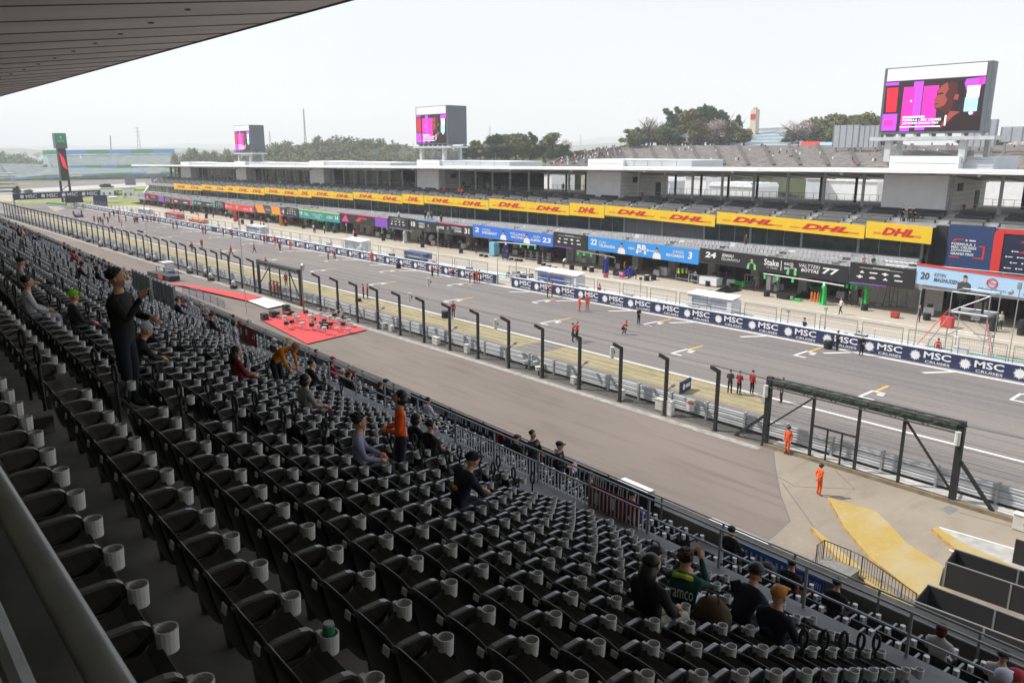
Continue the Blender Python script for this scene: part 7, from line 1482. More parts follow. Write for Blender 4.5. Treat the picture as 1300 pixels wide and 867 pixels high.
# lattice masts and pylons on the skyline
for px, yb, yt, D, wd, lab in ((177, 190, 161, 1500, 5.2, 'red and white lattice power pylon above the far grandstand'), (140, 190, 172, 900, .8, 'single thin mast above the far grandstand'), (387.5, 176, 138, 900, 1.5, 'tall thin lattice mast over the wooded hill'), (343, 182, 166, 1400, 4, 'faint small lattice mast left of the wooded hill'), (622, 180, 160, 1500, 4, 'faint lattice mast right of the middle screen'), (737, 182, 170, 2200, 5, 'very faint lattice mast over the far hills')):
    p = gd(px, yb, D); q = gd(px, yt, D); t = empty('lattice_mast', p, lab, 'mast'); a = MB(); b = Vector((p.x, p.y, p.z - 12)); h = q.z - b.z; n = 9
    if wd < 1: a.tube([b, q], .5, 4)
    else:
        rx = Vector((RX, RY, 0)); 
        for s in (-1, 1): a.tube([b + rx * s * wd, b + rx * s * wd * .3 + Vector((0, 0, h * .5)), b + rx * s * .3 + Vector((0, 0, h))], .35, 3)
        for i in range(n):
            z0, z1 = h * i / n, h * (i + 1) / n; w0, w1 = wd * (1 - i / n) + .3, wd * (1 - (i + 1) / n) + .3; s = 1 if i % 2 else -1
            a.tube([b + rx * s * w0 + Vector((0, 0, z0)), b - rx * s * w1 + Vector((0, 0, z1))], .25, 3); a.tube([b - rx * s * w0 + Vector((0, 0, z0)), b + rx * s * w1 + Vector((0, 0, z1))], .25, 3)
        for q_ in ((.72, .85, .96) if wd > 5 else ()): a.tube([b + rx * 5 + Vector((0, 0, h * q_)), b - rx * 5 + Vector((0, 0, h * q_))], .3, 3)
    a.build('lattice', mat('m_mast', (.30, .25, .24), .7), t)
# ---- hills
def ridge(name, D, pts, m, depth, zb=-8., seed=1, rough=2.):
    rr = random.Random(seed); a = MB(); X = []
    x = pts[0][0]
    while x <= pts[-1][0]:
        for (xa, ya), (xb, yb) in zip(pts, pts[1:]):
            if xa <= x <= xb: y = ya + (yb - ya) * (x - xa) / (xb - xa); break
        X.append((x, y)); x += max(4, (pts[-1][0] - pts[0][0]) / 70)
    V = []
    for (x, y) in X:
        p = gd(x, y, D); d = Vector((p.x, p.y, 0)).normalized(); p.z += rr.uniform(-rough, rough)
        V += [Vector((p.x, p.y, zb)) - d * depth, p - d * depth * .45 - Vector((0, 0, (p.z - zb) * .4)), p, Vector((p.x, p.y, zb)) + d * depth]
    a.add(V, [(4 * i + j, 4 * i + 4 + j, 4 * i + 5 + j, 4 * i + 1 + j) for i in range(len(X) - 1) for j in range(3)])
    return a.build(name, m, kind='structure')
m_hill = surface('m_hill', [(.05, .07, .03), (.01, (1, 1, 1), (.09, .10, .05), .4, .65, .8), (.004, (1, 1, 1), (.16, .15, .13), .55, .7, .6)], bump=0)
ridge('far_hills', 7000, [(-150, 186), (0, 186.5), (60, 183.5), (120, 186), (200, 184.5), (230, 182.5), (300, 184), (420, 187), (600, 187), (700, 182), (740, 176), (790, 174), (860, 180), (1000, 186), (1300, 186), (1450, 186)], m_hill, 1500, -10, 3, 12)
ridge('far_hills', 3500, [(-150, 190), (40, 189), (110, 190), (200, 188.5), (330, 189), (700, 187), (760, 182), (830, 180), (900, 188), (1400, 190)], m_hill, 700, -10, 4, 5)
ridge('near_hill', 1100, [(-120, 192), (-20, 193), (8, 195), (26, 199), (45, 204), (62, 207)], m_hill, 120, -8, 5, 1.)
ridge('wooded_hill', 640, [(335, 196), (360, 186), (400, 181), (450, 180), (500, 183), (535, 187), (600, 196), (660, 200)], m_hill, 90, -6, 6, .8)
ridge('tree_mound', 360, [(770, 206), (800, 194), (840, 188), (900, 187), (960, 188), (1060, 188), (1140, 188), (1240, 190), (1340, 192)], m_hill, 60, -4, 7, .5)
ridge('tree_mound', 330, [(590, 206), (610, 199), (660, 197), (700, 197), (722, 200), (740, 207)], m_hill, 40, -4, 8, .4)
# far town: scattered pale blocks
a = MB()
for i in range(260):
    px, D = r.uniform(-60, 330), r.uniform(1800, 4500); p = gd(px, 195, D); s = r.uniform(8, 24); a.box(p.x - s, p.x + s, p.y - s, p.y + s, -7, r.uniform(0, 8), r.randrange(3))
a.build('far_town', [m_white, m_lgrey, m_grey], kind='stuff', label='pale scattered buildings of the town on the far plain', cat='town')
# ---- trees
def leafmesh(seed, n, blobs, size, flat=.6):
    rr = random.Random(seed); V, F_, M_ = [], [], []
    tot = sum(b[3] ** 2 for b in blobs)
    for (x, y, z, R_) in blobs:
        for k in range(int(n * R_ * R_ / tot)):
            while True:
                d = Vector((rr.uniform(-1, 1), rr.uniform(-1, 1), rr.uniform(-1, 1)))
                if .1 < d.length < 1: break
            d = d.normalized() * (R_ * (rr.random() ** .35) * rr.uniform(.8, 1.12)); c = Vector((x, y, z)) + Vector((d.x, d.y, d.z * .85))
            u = Vector((rr.gauss(0, 1), rr.gauss(0, 1), rr.gauss(0, flat))).normalized(); v = u.cross(Vector((rr.gauss(0, 1), rr.gauss(0, 1), rr.gauss(0, 1)))).normalized(); s = size * rr.uniform(.6, 1.4)
            q = len(V); V += [c - u * s - v * s * .5, c + u * s * .2 - v * s * .7, c + u * s, c + v * s * .7 - u * s * .1]; F_.append((q, q + 1, q + 2, q + 3)); M_.append(0 if rr.random() < .6 else 1)
    m = MB(); m.v = [tuple(v) for v in V]; m.f = F_; m.m = M_; return m
def crownblobs(seed, kind):
    rr = random.Random(seed); B_ = []
    if kind == 'tall':
        for k in range(9): h = k / 8; B_.append((rr.uniform(-.12, .12), rr.uniform(-.12, .12), .28 + .66 * h, .22 * (1.15 - .75 * h)))
    else:
        for k in range(13): a = rr.uniform(0, 6.28); R_ = rr.uniform(.05, .34); B_.append((R_ * math.cos(a), R_ * math.sin(a), rr.uniform(.36, .86), rr.uniform(.12, .2)))
    return B_
def limbmesh(seed, bare=False):
    rr = random.Random(seed); m = MB(); m.tube([(0, 0, -.1), (.01, 0, .2), (0, .01, .45), (.01, 0, .7)], [.035, .028, .02, .008], 6)
    for k in range(22 if bare else 9):
        z = rr.uniform(.2, .6); a = rr.uniform(0, 6.28); L = rr.uniform(.2, .42); e = (L * math.cos(a), L * math.sin(a), z + L * rr.uniform(.5, 1.1)); mid = (e[0] * .5, e[1] * .5, z + (e[2] - z) * .4)
        m.tube([(0, 0, z), mid, e], [.014, .009, .003], 4)
        if bare:
            for q in range(4): b = rr.uniform(0, 6.28); m.tube([mid, (mid[0] + .14 * math.cos(b), mid[1] + .14 * math.sin(b), mid[2] + rr.uniform(.08, .24))], [.006, .002], 3)
    return m
KIND = dict(evergreen=((.06, .11, .04), (.095, .155, .06)), olive=((.17, .19, .07), (.23, .235, .10)), yellow=((.19, .15, .04), (.13, .13, .04)), cherry=((.62, .50, .48), (.5, .38, .36)), bare=((.34, .28, .23), (.26, .23, .17)), bamboo=((.19, .2, .09), (.12, .15, .06)))
MT = {k: [mat('leaf_%s_a' % k, v[0], .7, var=.25, scale=.6, spec=.2), mat('leaf_%s_b' % k, v[1], .7, spec=.2)] for k, v in KIND.items()}
m_bark = mat('m_bark', (.09, .07, .055), .9)
PROTO = {}
def tree(px, yb, yt, wpx, kind, D, label, group=None):
    p = gd(px, yb, D); q = gd(px, yt, D); h = (q.z - p.z) * 1.12; rr = random.Random(int(px * 7 + D)); v = rr.randrange(3); key = (kind, v)
    if key not in PROTO:
        sd_ = hash_(kind) + v
        n, s = {'bare': (1100, .011), 'cherry': (1500, .016)}.get(kind, (2800, .033))
        PROTO[key] = (leafmesh(sd_, n, crownblobs(sd_, 'tall' if kind in ('evergreen', 'bamboo') and v != 1 else 'round'), s).mesh('crown', MT[kind]), limbmesh(sd_, kind in ('bare', 'cherry')).mesh('trunk', m_bark))
    t = empty('tree', p - Vector((0, 0, h * .08)), label, 'tree', group, rz=rr.uniform(0, 6)); wm = wpx * D / FP; sx = wm / .66
    for nm, me in zip(('crown', 'trunk'), PROTO[key]):
        o = bpy.data.objects.new(nm, me); COL.objects.link(o); o.parent = t; o.scale = (sx, sx, h)
    return t
def hash_(s): return sum(ord(c) * (i + 3) for i, c in enumerate(s)) % 1000
R1_ = [(x_, 186, 160 + (x_ * 7) % 9, 26, ('olive', 'evergreen', 'yellow', 'olive')[x_ % 4]) for x_ in range(800, 950, 9)] + [(x_, 186, 163 + (x_ * 5) % 8, 28, ('olive', 'bare', 'evergreen')[x_ % 3]) for x_ in range(1004, 1126, 10)] + [(908, 185, 150, 26, 'cherry'), (1014, 184, 152, 30, 'cherry'), (850, 184, 139, 32, 'evergreen'), (862, 184, 137, 26, 'evergreen'), (868, 183, 137, 24, 'bare'), (880, 184, 139, 30, 'yellow'), (893, 184, 134, 34, 'evergreen'), (906, 184, 136, 34, 'evergreen'), (918, 184, 141, 30, 'evergreen'), (934, 184, 147, 20, 'evergreen'), (905, 185, 153, 22, 'cherry'), (823, 186, 146, 34, 'bare'), (812, 188, 162, 26, 'bare'), (834, 186, 162, 24, 'yellow'), (840, 186, 158, 18, 'evergreen'), (806, 189, 168, 20, 'olive'), (795, 196, 183, 16, 'olive'), (944, 184, 160, 14, 'cherry'), (878, 184, 152, 26, 'evergreen'), (860, 184, 150, 24, 'olive'), (925, 184, 152, 26, 'olive'),
       (1005, 184, 154, 30, 'bare'), (1022, 184, 150, 34, 'bare'), (1035, 184, 150, 34, 'olive'), (1052, 184, 143, 36, 'olive'), (1068, 184, 144, 32, 'olive'), (1084, 184, 143, 30, 'olive'), (1098, 184, 141, 30, 'yellow'), (1112, 184, 146, 26, 'olive'), (1040, 184, 158, 30, 'evergreen'), (1122, 184, 152, 20, 'evergreen'), (1280, 194, 178, 28, 'cherry'), (1298, 194, 182, 22, 'cherry'), (1240, 192, 170, 26, 'evergreen'), (1225, 192, 174, 24, 'evergreen'), (1262, 192, 174, 22, 'olive')]
DESC = dict(evergreen='dark evergreen tree', olive='olive green broad tree', yellow='yellowish budding tree', cherry='pale pink blossoming cherry tree', bare='bare branched brown tree', bamboo='feathery grey green tree')
for i, (px, yb, yt, wd, k) in enumerate(R1_):
    reg = 'in the tall clump behind the brown bank' if px < 950 else ('in the clump right of the cream tower' if px < 1130 else 'beyond the nearest video screen')
    tree(px, yb, yt, wd, k, 330 + (i % 5) * 9, DESC[k] + ' ' + reg, DESC[k] + 's ' + reg)
R2_ = [(x_, 201, 182 + (x_ * 5) % 6, 20, ('olive', 'evergreen', 'bamboo')[x_ % 3]) for x_ in range(592, 722, 9)] + [(604, 198, 177, 16, 'olive'), (615, 199, 180, 16, 'evergreen'), (631, 197, 170, 22, 'evergreen'), (644, 197, 168, 26, 'olive'), (655, 197, 169, 24, 'evergreen'), (664, 197, 170, 22, 'olive'), (675, 196, 168, 20, 'evergreen'), (702, 196, 166, 32, 'olive'), (719, 197, 176, 16, 'cherry'), (619, 200, 183, 22, 'cherry'), (655, 202, 181, 26, 'olive'), (690, 198, 178, 18, 'evergreen'), (590, 200, 184, 18, 'cherry'), (640, 200, 182, 24, 'evergreen'), (735, 204, 190, 14, 'yellow'), (752, 204, 193, 12, 'olive'), (600, 200, 184, 18, 'olive')]
for i, (px, yb, yt, wd, k) in enumerate(R2_): tree(px, yb, yt, wd, k, 300 + (i % 4) * 8, DESC[k] + ' in the clump right of the middle screen', DESC[k] + 's right of the middle screen')
R3_ = [(137, 245, 233, 12, 'evergreen'), (151, 256, 239, 16, 'bare'), (148, 258, 244, 12, 'evergreen'), (168, 246, 236, 10, 'bare'), (22, 246, 236, 10, 'evergreen'), (37, 247, 240, 8, 'olive')]
for i, (px, yb, yt, wd, k) in enumerate(R3_): tree(px, yb, yt, wd, k, 370, DESC[k] + [' by the far run-off, roundest', ' right beside the white house', ' before the white house', ' behind the white house', ' near the scaffold stand', ' right of the scaffold stand'][i])
# woods that read as one mass
def wood(label, pts, D0, D1, n, kinds, hp, wp):
    m = MB(); mats = []; off = {}
    for k in kinds: off[k] = len(mats); mats += MT[k]
    base = {k: [leafmesh(hash_(k) + 50 + v, 130, crownblobs(hash_(k) + v, 'tall' if k in ('bamboo', 'evergreen') else 'round'), .07) for v in range(2)] for k in kinds}
    for i in range(n):
        u = r.random(); x = pts[0][0] + (pts[-1][0] - pts[0][0]) * u
        for (xa, ya), (xb, yb) in zip(pts, pts[1:]):
            if xa <= x <= xb: y = ya + (yb - ya) * (x - xa) / (xb - xa); break
        q = r.random(); D = D0 + (D1 - D0) * q; top = gd(x, y, D1).z; z = top * q - 4 * (1 - q); h = hp * r.uniform(.75, 1.2); wv = wp * r.uniform(.8, 1.3); k = r.choice(kinds); b = r.choice(base[k]); p = gd(x, 190, D); n0 = len(m.v)
        m.v += [(p.x + vx * wv, p.y + vy * wv, z - h + vz * h * 1.1) for vx, vy, vz in b.v]; m.f += [tuple(j + n0 for j in f_) for f_ in b.f]; m.m += [off[k] + q_ for q_ in b.m]
    o = m.build('wood', mats, kind='stuff', label=label, cat='wood')
wood('feathery grey green bamboo wood beside the far grandstand', [(220, 191), (235, 188), (300, 188), (335, 190)], 560, 640, 240, ['bamboo', 'bamboo', 'olive'], 11, 7)
wood('mixed wood covering the long hill behind the pits', [(326, 186), (350, 181), (380, 174), (420, 171.5), (470, 172), (500, 177), (535, 181), (600, 188)], 520, 640, 520, ['olive', 'olive', 'evergreen', 'bamboo', 'yellow', 'bamboo'], 11, 11)
wood('dark wooded hill at the left edge', [(-60, 190), (0, 192), (20, 195), (40, 201), (60, 206)], 900, 1080, 260, ['evergreen'], 16, 18)
wood('pink and brown brush along the back of the pits', [(560, 193), (640, 196), (700, 200), (790, 200)], 240, 300, 60, ['cherry', 'olive', 'bare'], 3, 4)
wood('distant belt of dark trees across the plain', [(-80, 190), (330, 190), (800, 189), (1400, 191)], 1500, 2400, 420, ['evergreen', 'olive'], 13, 26)
# ================================================================ PEOPLE IN PLACE
def face(dx, dy): return math.atan2(-dx, dy)
TOWARD_PIT, TO_CAM, RIGHT_, LEFT_ = face(0, 1), face(-FX, -FY), face(RX, RY), face(-RX, -RY)
r = random.Random(41)
RED, BLK, ORG, NVY = '#b01822', '#141418', '#e2571c', '#18203a'
def track_p(px, py, pose_, rz, top, legs, label, hair='short', group=None, z=None, scale=1., **k):
    p = gG(px, py, .004) if z is None else gz(px, py, z); return person(pose_, p, rz, top, legs, label, hair, group=group, scale=scale, **k)
# marshals and crew near the gate
track_p(999, 576, 'stand', LEFT_ + .6, ORG, ORG, 'marshal in orange overalls and dark helmet standing at the gate post', 'helmet', z=-.99, shoes='#303030')
track_p(1039, 628, 'hands_back', TOWARD_PIT - .5, ORG, ORG, 'marshal in orange overalls, hands behind the back, at the tip of the yellow kerb', 'helmet', z=-.99, shoes='#a03010')
track_p(926, 499, 'arms_front', TOWARD_PIT + .4, '#3a3d40', '#26282a', 'person in dark grey overalls, leftmost of three on the track behind the gate', 'beanie', hcol='hair_black')
track_p(937.5, 501, 'arms_front', TOWARD_PIT, '#8e2026', BLK, 'person in red and black, middle of three on the track behind the gate', 'cap')
track_p(954, 500, 'stand', TOWARD_PIT - .2, RED, BLK, 'person in red shirt with yellow shoes, rightmost of three behind the gate', 'cap', shoes='#c8e010')
track_p(991.4, 511, 'stand', LEFT_, '#5a1a1e', BLK, 'person in dark red seen through the big gate beside its left post', 'short')
track_p(1062.3, 444.7, 'arms_front', LEFT_, BLK, BLK, 'person in black standing beside the short tyre stack at the pit wall', 'cap')
track_p(1092.8, 451, 'arms_front', TO_CAM, BLK, BLK, 'person in black standing alone at the pit wall lettering, right of the tyre stack', 'short')
track_p(810.5, 411.5, 'arms_front', TO_CAM + .5, BLK, BLK, 'person in black standing on a white grid mark near the pit wall', 'short')
track_p(792, 424, 'crouch', TO_CAM + 1.2, RED, BLK, 'person in red shirt crouching on the open track', 'short')
track_p(727, 434, 'arms_front', RIGHT_, RED, BLK, 'person in red shirt, left of a pair behind a fence post', 'short'); track_p(732.5, 432, 'phone', LEFT_ + .5, RED, BLK, 'person in red shirt, right of a pair behind a fence post', 'short')
track_p(735.4, 395, 'stand', RIGHT_ + .3, ORG, ORG, 'marshal in orange overalls on the track, left of two by the pit wall', 'cap', hcol='#dddddd'); track_p(745.4, 393.5, 'stand', TO_CAM, ORG, ORG, 'marshal in orange overalls on the track, right of two by the pit wall', 'cap', hcol='#d05020')
track_p(695, 378, 'arms_front', RIGHT_, RED, BLK, 'person in red shirt, left of a touching pair at the near pit wall', 'short'); track_p(700.8, 376.5, 'stand', LEFT_, RED, BLK, 'person in red shirt, right of a touching pair at the near pit wall', 'short')
track_p(602, 360, 'stand', RIGHT_, BLK, BLK, 'person in black at the gap of the pit wall', 'short'); track_p(605.3, 359.6, 'arms_front', TO_CAM, ORG, ORG, 'marshal in orange at the gap of the pit wall', 'cap'); track_p(608.8, 359.3, 'stand', LEFT_, RED, BLK, 'person in red right of the orange marshal at the pit wall gap', 'short'); track_p(596.5, 359.8, 'stand', RIGHT_, RED, BLK, 'person in red left of the black clad one at the pit wall gap', 'short')
track_p(548.8, 351.5, 'stand', TOWARD_PIT, RED, BLK, 'person in red shirt seen from behind left of the pit wall gap', 'short'); track_p(556.3, 351, 'stand', LEFT_, '#7a141c', BLK, 'person in darker red right beside the one seen from behind', 'short'); track_p(575, 352, 'crouch', TO_CAM, RED, BLK, 'person in red crouching at the foot of the pit wall', 'short')
track_p(575.4, 403, 'stand', TO_CAM, '#a02830', '#3a3a44', 'person in red standing beside a dark tyre at the grass edge', 'cap'); track_p(461.5, 379, 'stand', RIGHT_, RED, BLK, 'person in red half hidden behind a fence post, left of a pair', 'short'); track_p(467, 379, 'stand', LEFT_, RED, BLK, 'person in red half hidden behind a fence post, right of a pair', 'short')
tyre_stack(565, 403, 2, 'dark tyre pair on the grass edge beside the person in red'); tyre_stack(455, 382, 1, 'dark tyre on the track beside the pair behind the fence post')
for i, (px, py) in enumerate([(472.3, 333), (349.5, 311), (369, 318)]): track_p(px, py, 'stand', TO_CAM, ORG, ORG, ['marshal in orange holding still against the middle pit wall', 'marshal in orange at the far pit wall, left of two', 'marshal in orange at the far pit wall, right of two'][i], 'cap', hcol='#d05020', scale=1.05)
for i, (px, py) in enumerate([(344, 371), (348.3, 372), (352.6, 373)]): track_p(px, py, 'stand', TOWARD_PIT, ORG, '#d8722a', 'marshal in orange with white stripes, one of three in the smaller gate', 'cap', 'marshals in the smaller gate', z=-1, hcol='#dddddd')
FAR = [(417, 330, 'stand'), (425, 329, 'bend'), (355.7, 319, 'walk'), (323, 321, 'walk'), (335.8, 309, 'arms_front'), (339.5, 309.5, 'stand'), (295, 301, 'stand'), (283.8, 299, 'stand'), (257.7, 297, 'arms_front'), (261, 297, 'crouch'), (244, 319, 'stand'), (256.5, 315, 'stand'), (293.8, 325, 'walk'), (292, 332, 'stand'), (363.5, 363, 'stand'), (338, 342, 'stand')]
for px, py, ps in FAR: track_p(px, py, ps, r.uniform(0, 6.28), RED, BLK, 'person in red shirt and black trousers on the middle stretch of the track', 'short', 'people in red on the middle stretch of the track')
VF = [(94, 275), (104, 274), (133, 277.5), (120, 282), (125, 283), (131, 286), (151.5, 282), (160, 281), (170.8, 283.5), (187.7, 282), (192, 282), (196, 282), (139.7, 276.5), (150.5, 274.5), (143, 296), (161.5, 303), (173, 283), (202, 284)]
for px, py in VF: track_p(px, py, 'stand', r.uniform(0, 6.28), RED, BLK, 'person in red on the far stretch of the track by the pale pit wall', 'short', 'people in red on the far stretch of the track')
for px, py in [(137.4, 283), (128, 283), (175, 283), (182, 281.5), (145, 275), (220, 290.5), (225, 290)]: track_p(px, py, 'stand', r.uniform(0, 6.28), BLK, NVY, 'person in dark clothes on the far stretch of the track', 'short', 'people in dark clothes on the far track')
track_p(154.6, 288, 'stand', 0, ORG, ORG, 'marshal in orange alone among the far crew', 'cap'); track_p(281, 330, 'stand', 0, '#666a70', '#202226', 'person in grey behind a fence post on the middle track', 'short')
tyre_stack(180, 295, 1, 'row of dark tyres on the far track, left one'); tyre_stack(176, 294, 1, 'row of dark tyres on the far track, right one')
# pit lane
track_p(1066.6, 399, 'walk', LEFT_ + .3, '#d8c4c0', BLK, 'person in pale pink shirt walking along the pit lane', 'short'); track_p(1269, 418, 'stand', TO_CAM, '#d8d4d0', '#0c5a48', 'person in white shirt and green trousers beside the tall tyre stack', 'cap', hcol='#c87050')
track_p(882, 359, 'stand', TOWARD_PIT, '#c8ccd8', '#1c2a5a', 'person in white shirt before the blue garage pillar', 'short'); track_p(638.5, 330, 'stand', RIGHT_, BLK, BLK, 'person in black in the pit lane, left of two by the pale cabinet', 'short'); track_p(644, 331, 'stand', LEFT_, BLK, BLK, 'person in black in the pit lane, right of two by the pale cabinet', 'short')
track_p(331.5, 291, 'stand', 0, RED, BLK, 'person in red in the far pit lane, left of two', 'short'); track_p(335.4, 291, 'stand', 0, BLK, BLK, 'person in black in the far pit lane, right of two', 'short'); track_p(191.5, 270.5, 'stand', 0, BLK, BLK, 'lone person in black at the far end of the pit lane', 'short')
for px, py, c in [(531, 309, BLK), (537, 310, BLK), (412, 296, '#9ab01c'), (399, 293, BLK), (400, 296, '#444'), (363, 287, ORG), (470, 300, RED), (246, 272, BLK), (233, 270, '#555'), (221, 268, RED), (252, 276, BLK), (271, 277, '#666'), (595, 318, '#c08890'), (600, 318, NVY), (860, 355, NVY), (955, 363, BLK), (1090, 383, BLK), (1225, 396, BLK), (1240, 400, RED)]:
    track_p(px, py, r.choice(['stand', 'arms_front', 'bend']), r.uniform(0, 6.28), c if len(c) == 7 else '#444444', BLK, 'crew member working at the front of the pit garages', 'short', group='crew members at the garages')
# people on the pit building
for px, c, lab in ((1148, BLK, 'person in dark suit on the upper pit stand, leftmost of three'), (1157, '#222226', 'person in dark suit on the upper pit stand, middle of three'), (1163, BLK, 'person in dark suit on the upper pit stand, rightmost of three'), (583, '#e2571c', 'person in orange vest above the yellow banner, left of two'), (586.5, '#e2571c', 'person in orange vest above the yellow banner, right of two'), (564, RED, 'person in red on the upper stand left of the orange vests'), (357, '#8ac020', 'person in lime vest on the far upper stand')):
    x = gy(px, 250, 93.2).x; person('arms_front', (x, 93.2, 8.72 + B(x)), TO_CAM, c, BLK, lab, 'short')
for px, lab, c in ((586, 'person in lime vest inside the open deck', '#8ac020'), (619, 'person in red inside the open deck near a column', RED), (715, 'person in black on the open deck beside a column', BLK)):
    x = gy(px, 236, 104).x; person('stand', (x, 104, 9.72 + B(x)), TO_CAM, c, BLK, lab, 'short')
for px, Y, c, lab in ((1098.5, 85.3, '#c0a8a0', 'person in pale shirt seated on the terrace, left of two over the sponsor board'), (1111, 85.3, '#0a6a5c', 'person in green shirt seated on the terrace, right of two over the sponsor board'), (545, 88, '#c8c8c8', 'person in white standing on the terrace, first of a group'), (541, 88, BLK, 'person in black standing on the terrace, second of a group'), (549, 88, '#0c5c50', 'person in green standing on the terrace, third of a group'), (508, 86.5, '#dcdcdc', 'person in white leaning on the terrace above the black sponsor board'), (946, 90, '#6a5040', 'person in brown standing on the terrace before the lounge glass'), (561, 86, BLK, 'lone person in black on the terrace above the black sign')):
    x = gy(px, 320, Y).x; person('sit' if 'seated' in lab else 'stand', (x, Y, (4.2 if Y < 87 else 4.45) + B(x)), TO_CAM, c, BLK, lab, 'short')
# ---- in the grandstand
LROW = [(12.75, 7.5), (13.53, 7.2), (14.31, 6.9), (15.1, 6.6)]
ROWS = [(rowY(i), rowZ(i)) for i in range(NROW)] + LROW
def seat_at(px, py, hgt=1.27, back=-.18, snap=True, low=False):
    best = None; d = ray(px, py)
    for i, (y, z) in enumerate(ROWS):
        if low and i < NROW + 1: continue
        # sheared Y: y_s = y + SH*(-x-3.5);   x = d0 t, y_s = d1 t
        t = (y + back - SH * 3.5) / (d[1] + SH * d[0])
        if t <= 0: continue
        e = CH + d[2] * t - (z + hgt)
        if best is None or abs(e) < abs(best[0]): best = (e, i, d[0] * t)
    e, i, x = best
    if snap:
        k = round((-3.1 - x - 3.5) / 7.95); xr = (-3.1 if i < NROW else -2.3) - 7.95 * k; q = max(0, min(13, round((xr - x - .25) / .5))); x = xr - .5 * q - .365
    return i, x
TAKEN = set()
def seated(px, py, top, legs, label, hair='short', ps='sit', turn=0., snap=True, scale=1., **k):
    i, x = seat_at(px, py, snap=snap)
    while (i, round(x, 1)) in TAKEN: x -= .5
    TAKEN.add((i, round(x, 1)))
    y, z = ROWS[i]; return person(ps, S(x, y, z), -SH + turn, top, legs, label, hair, scale=scale, lift=-.03, **k)
def standing(px, py, rz, ps, top, legs, label, hair='short', dy=.12, scale=1., low=False, **k):
    i, x = seat_at(px, py, (1.34 if ps == 'bend' else 1.7) * scale, dy, False, low); y, z = ROWS[i]; return person(ps, S(x, y + dy, z), rz, top, legs, label, hair, scale=scale, **k)
d1 = ray(147, 347); t1 = (rowY(2) + .12 - SH * 3.5) / (d1[1] + SH * d1[0]); m1 = person('phone', Vector((d1[0] * t1, d1[1] * t1, rowZ(2))), RIGHT_ + .1, '#0b0b0d', '#0e1220', 'tall person in black jacket and face mask standing in the dark upper rows', 'short', scale=1.2); m1.scale = (1.32, 1.3, 1.18)
seated(96, 373, '#26282a', '#1a1a1e', 'seated person in lime green camouflage cap and grey shirt behind the tall standing one', 'cap', hcol='#7ad21c')
seated(94, 334, '#15161a', '#8a90a0', 'seated young person in black vest looking at a phone at the left', 'short', 'sit_lean')
seated(28, 331, '#a8a49c', '#1a1a22', 'seated person in pale top with navy cap at the far left', 'cap', hcol='#10142c')
seated(36, 343, '#c8c8cc', '#b8bcc8', 'seated person in white top with papers on the lap, far left', 'short')
seated(88, 319, '#a81414', '#701010', 'seated person in bright red jacket at the upper left', 'short', 'sit_lean')
seated(131, 326, '#0e0e10', '#16161a', 'seated person in black jacket and dark cap left of the grey screens', 'cap', hcol='#1a1c30')
seated(118, 316, '#101012', '#202024', 'seated person in black raising a phone by the lower rows', 'short', 'sit_photo')
seated(100, 311, '#1c1e22', '#202024', 'seated person with dark green cap left of the raised phone', 'cap', hcol='#20302c')
seated(119, 327, '#b8b8c4', '#8a8a96', 'seated person in pale violet top below the raised phone', 'short')
seated(125, 340, '#121214', '#181820', 'seated person in black beside the dark cap', 'bob')
seated(24, 290, '#5a3020', '#2a2a34', 'seated person with dark hair and brown scarf, far upper left', 'long'); seated(42, 295, '#101016', '#16161c', 'seated person in black among the far rows, left', 'cap'); seated(49, 288, '#14141c', '#20242e', 'seated person in dark jacket with red bag among the far rows', 'short')
seated(165, 344, '#a01820', '#16161a', 'seated person in red shirt behind the raised camera', 'short'); seated(172, 352, '#15161c', '#1a2c60', 'seated person in black with blue bag by the grey screen', 'short'); seated(150, 349, '#147a7a', '#16161c', 'seated person in teal cap beyond the tall standing one', 'cap', hcol='#148a8a')
seated(163, 423, '#16161c', '#202028', 'seated person with white and blue cap bowed low in the dark rows', 'cap', 'sit_lean', hcol='#b8bcc8')
seated(224, 377, '#141a38', '#101422', 'seated person in navy next to the grey screen panel', 'short'); seated(271, 398, '#12182c', '#141828', 'seated person in navy jacket with dark red cap alone in mid rows', 'cap', hcol='#701018')
seated(301, 437, '#6a1018', '#16161c', 'seated person with long hair in dark red jacket beside the mustard jacket', 'long')
mu = standing(350, 434, RIGHT_ - .4, 'bend', '#d07c0c', '#16161c', 'person in mustard yellow jacket bending over the seats', 'short', hcol='hair_ginger', scale=1.05)
seated(392, 481, '#8e8e8a', '#5a1420', 'seated person in grey t-shirt with dark red bag on the lap', 'bob')
seated(406, 462, '#14182c', '#14141a', 'seated person in navy jacket with red scarf left of the black jacket', 'short'); seated(432.6, 468, '#0e0e10', '#16161a', 'seated person in black jacket near the walkway rail', 'short'); seated(424, 451, '#20242c', '#2c3c30', 'seated person with red cap near the parapet', 'cap', hcol='#b01828')
seated(467, 468, '#141a34', '#7a1830', 'person in navy and pink leaning at the parapet', 'cap', hcol='#181c30'); seated(487, 486, '#121216', '#1a1a20', 'seated person in black just left of the orange jacket', 'short')
og = standing(507, 499, LEFT_ + .2, 'arms_front', '#ee5a10', '#12162c', 'person in bright orange jacket standing with bowed head by the walkway', 'bob', scale=.97)
seated(459.4, 528.6, '#8d90a8', '#1c2028', 'seated person with glasses in pale blue grey shirt and vest in mid rows', 'curly', turn=-.5)
seated(543, 530, '#121216', '#16161e', 'seated person in black left of the picket railing', 'short'); seated(557, 537, '#1c1e20', '#1a2c2c', 'seated person in dark jacket with teal bag by the picket railing', 'bob'); seated(549, 506, '#c8c8d0', '#303440', 'seated person in white behind the parapet banner', 'short')
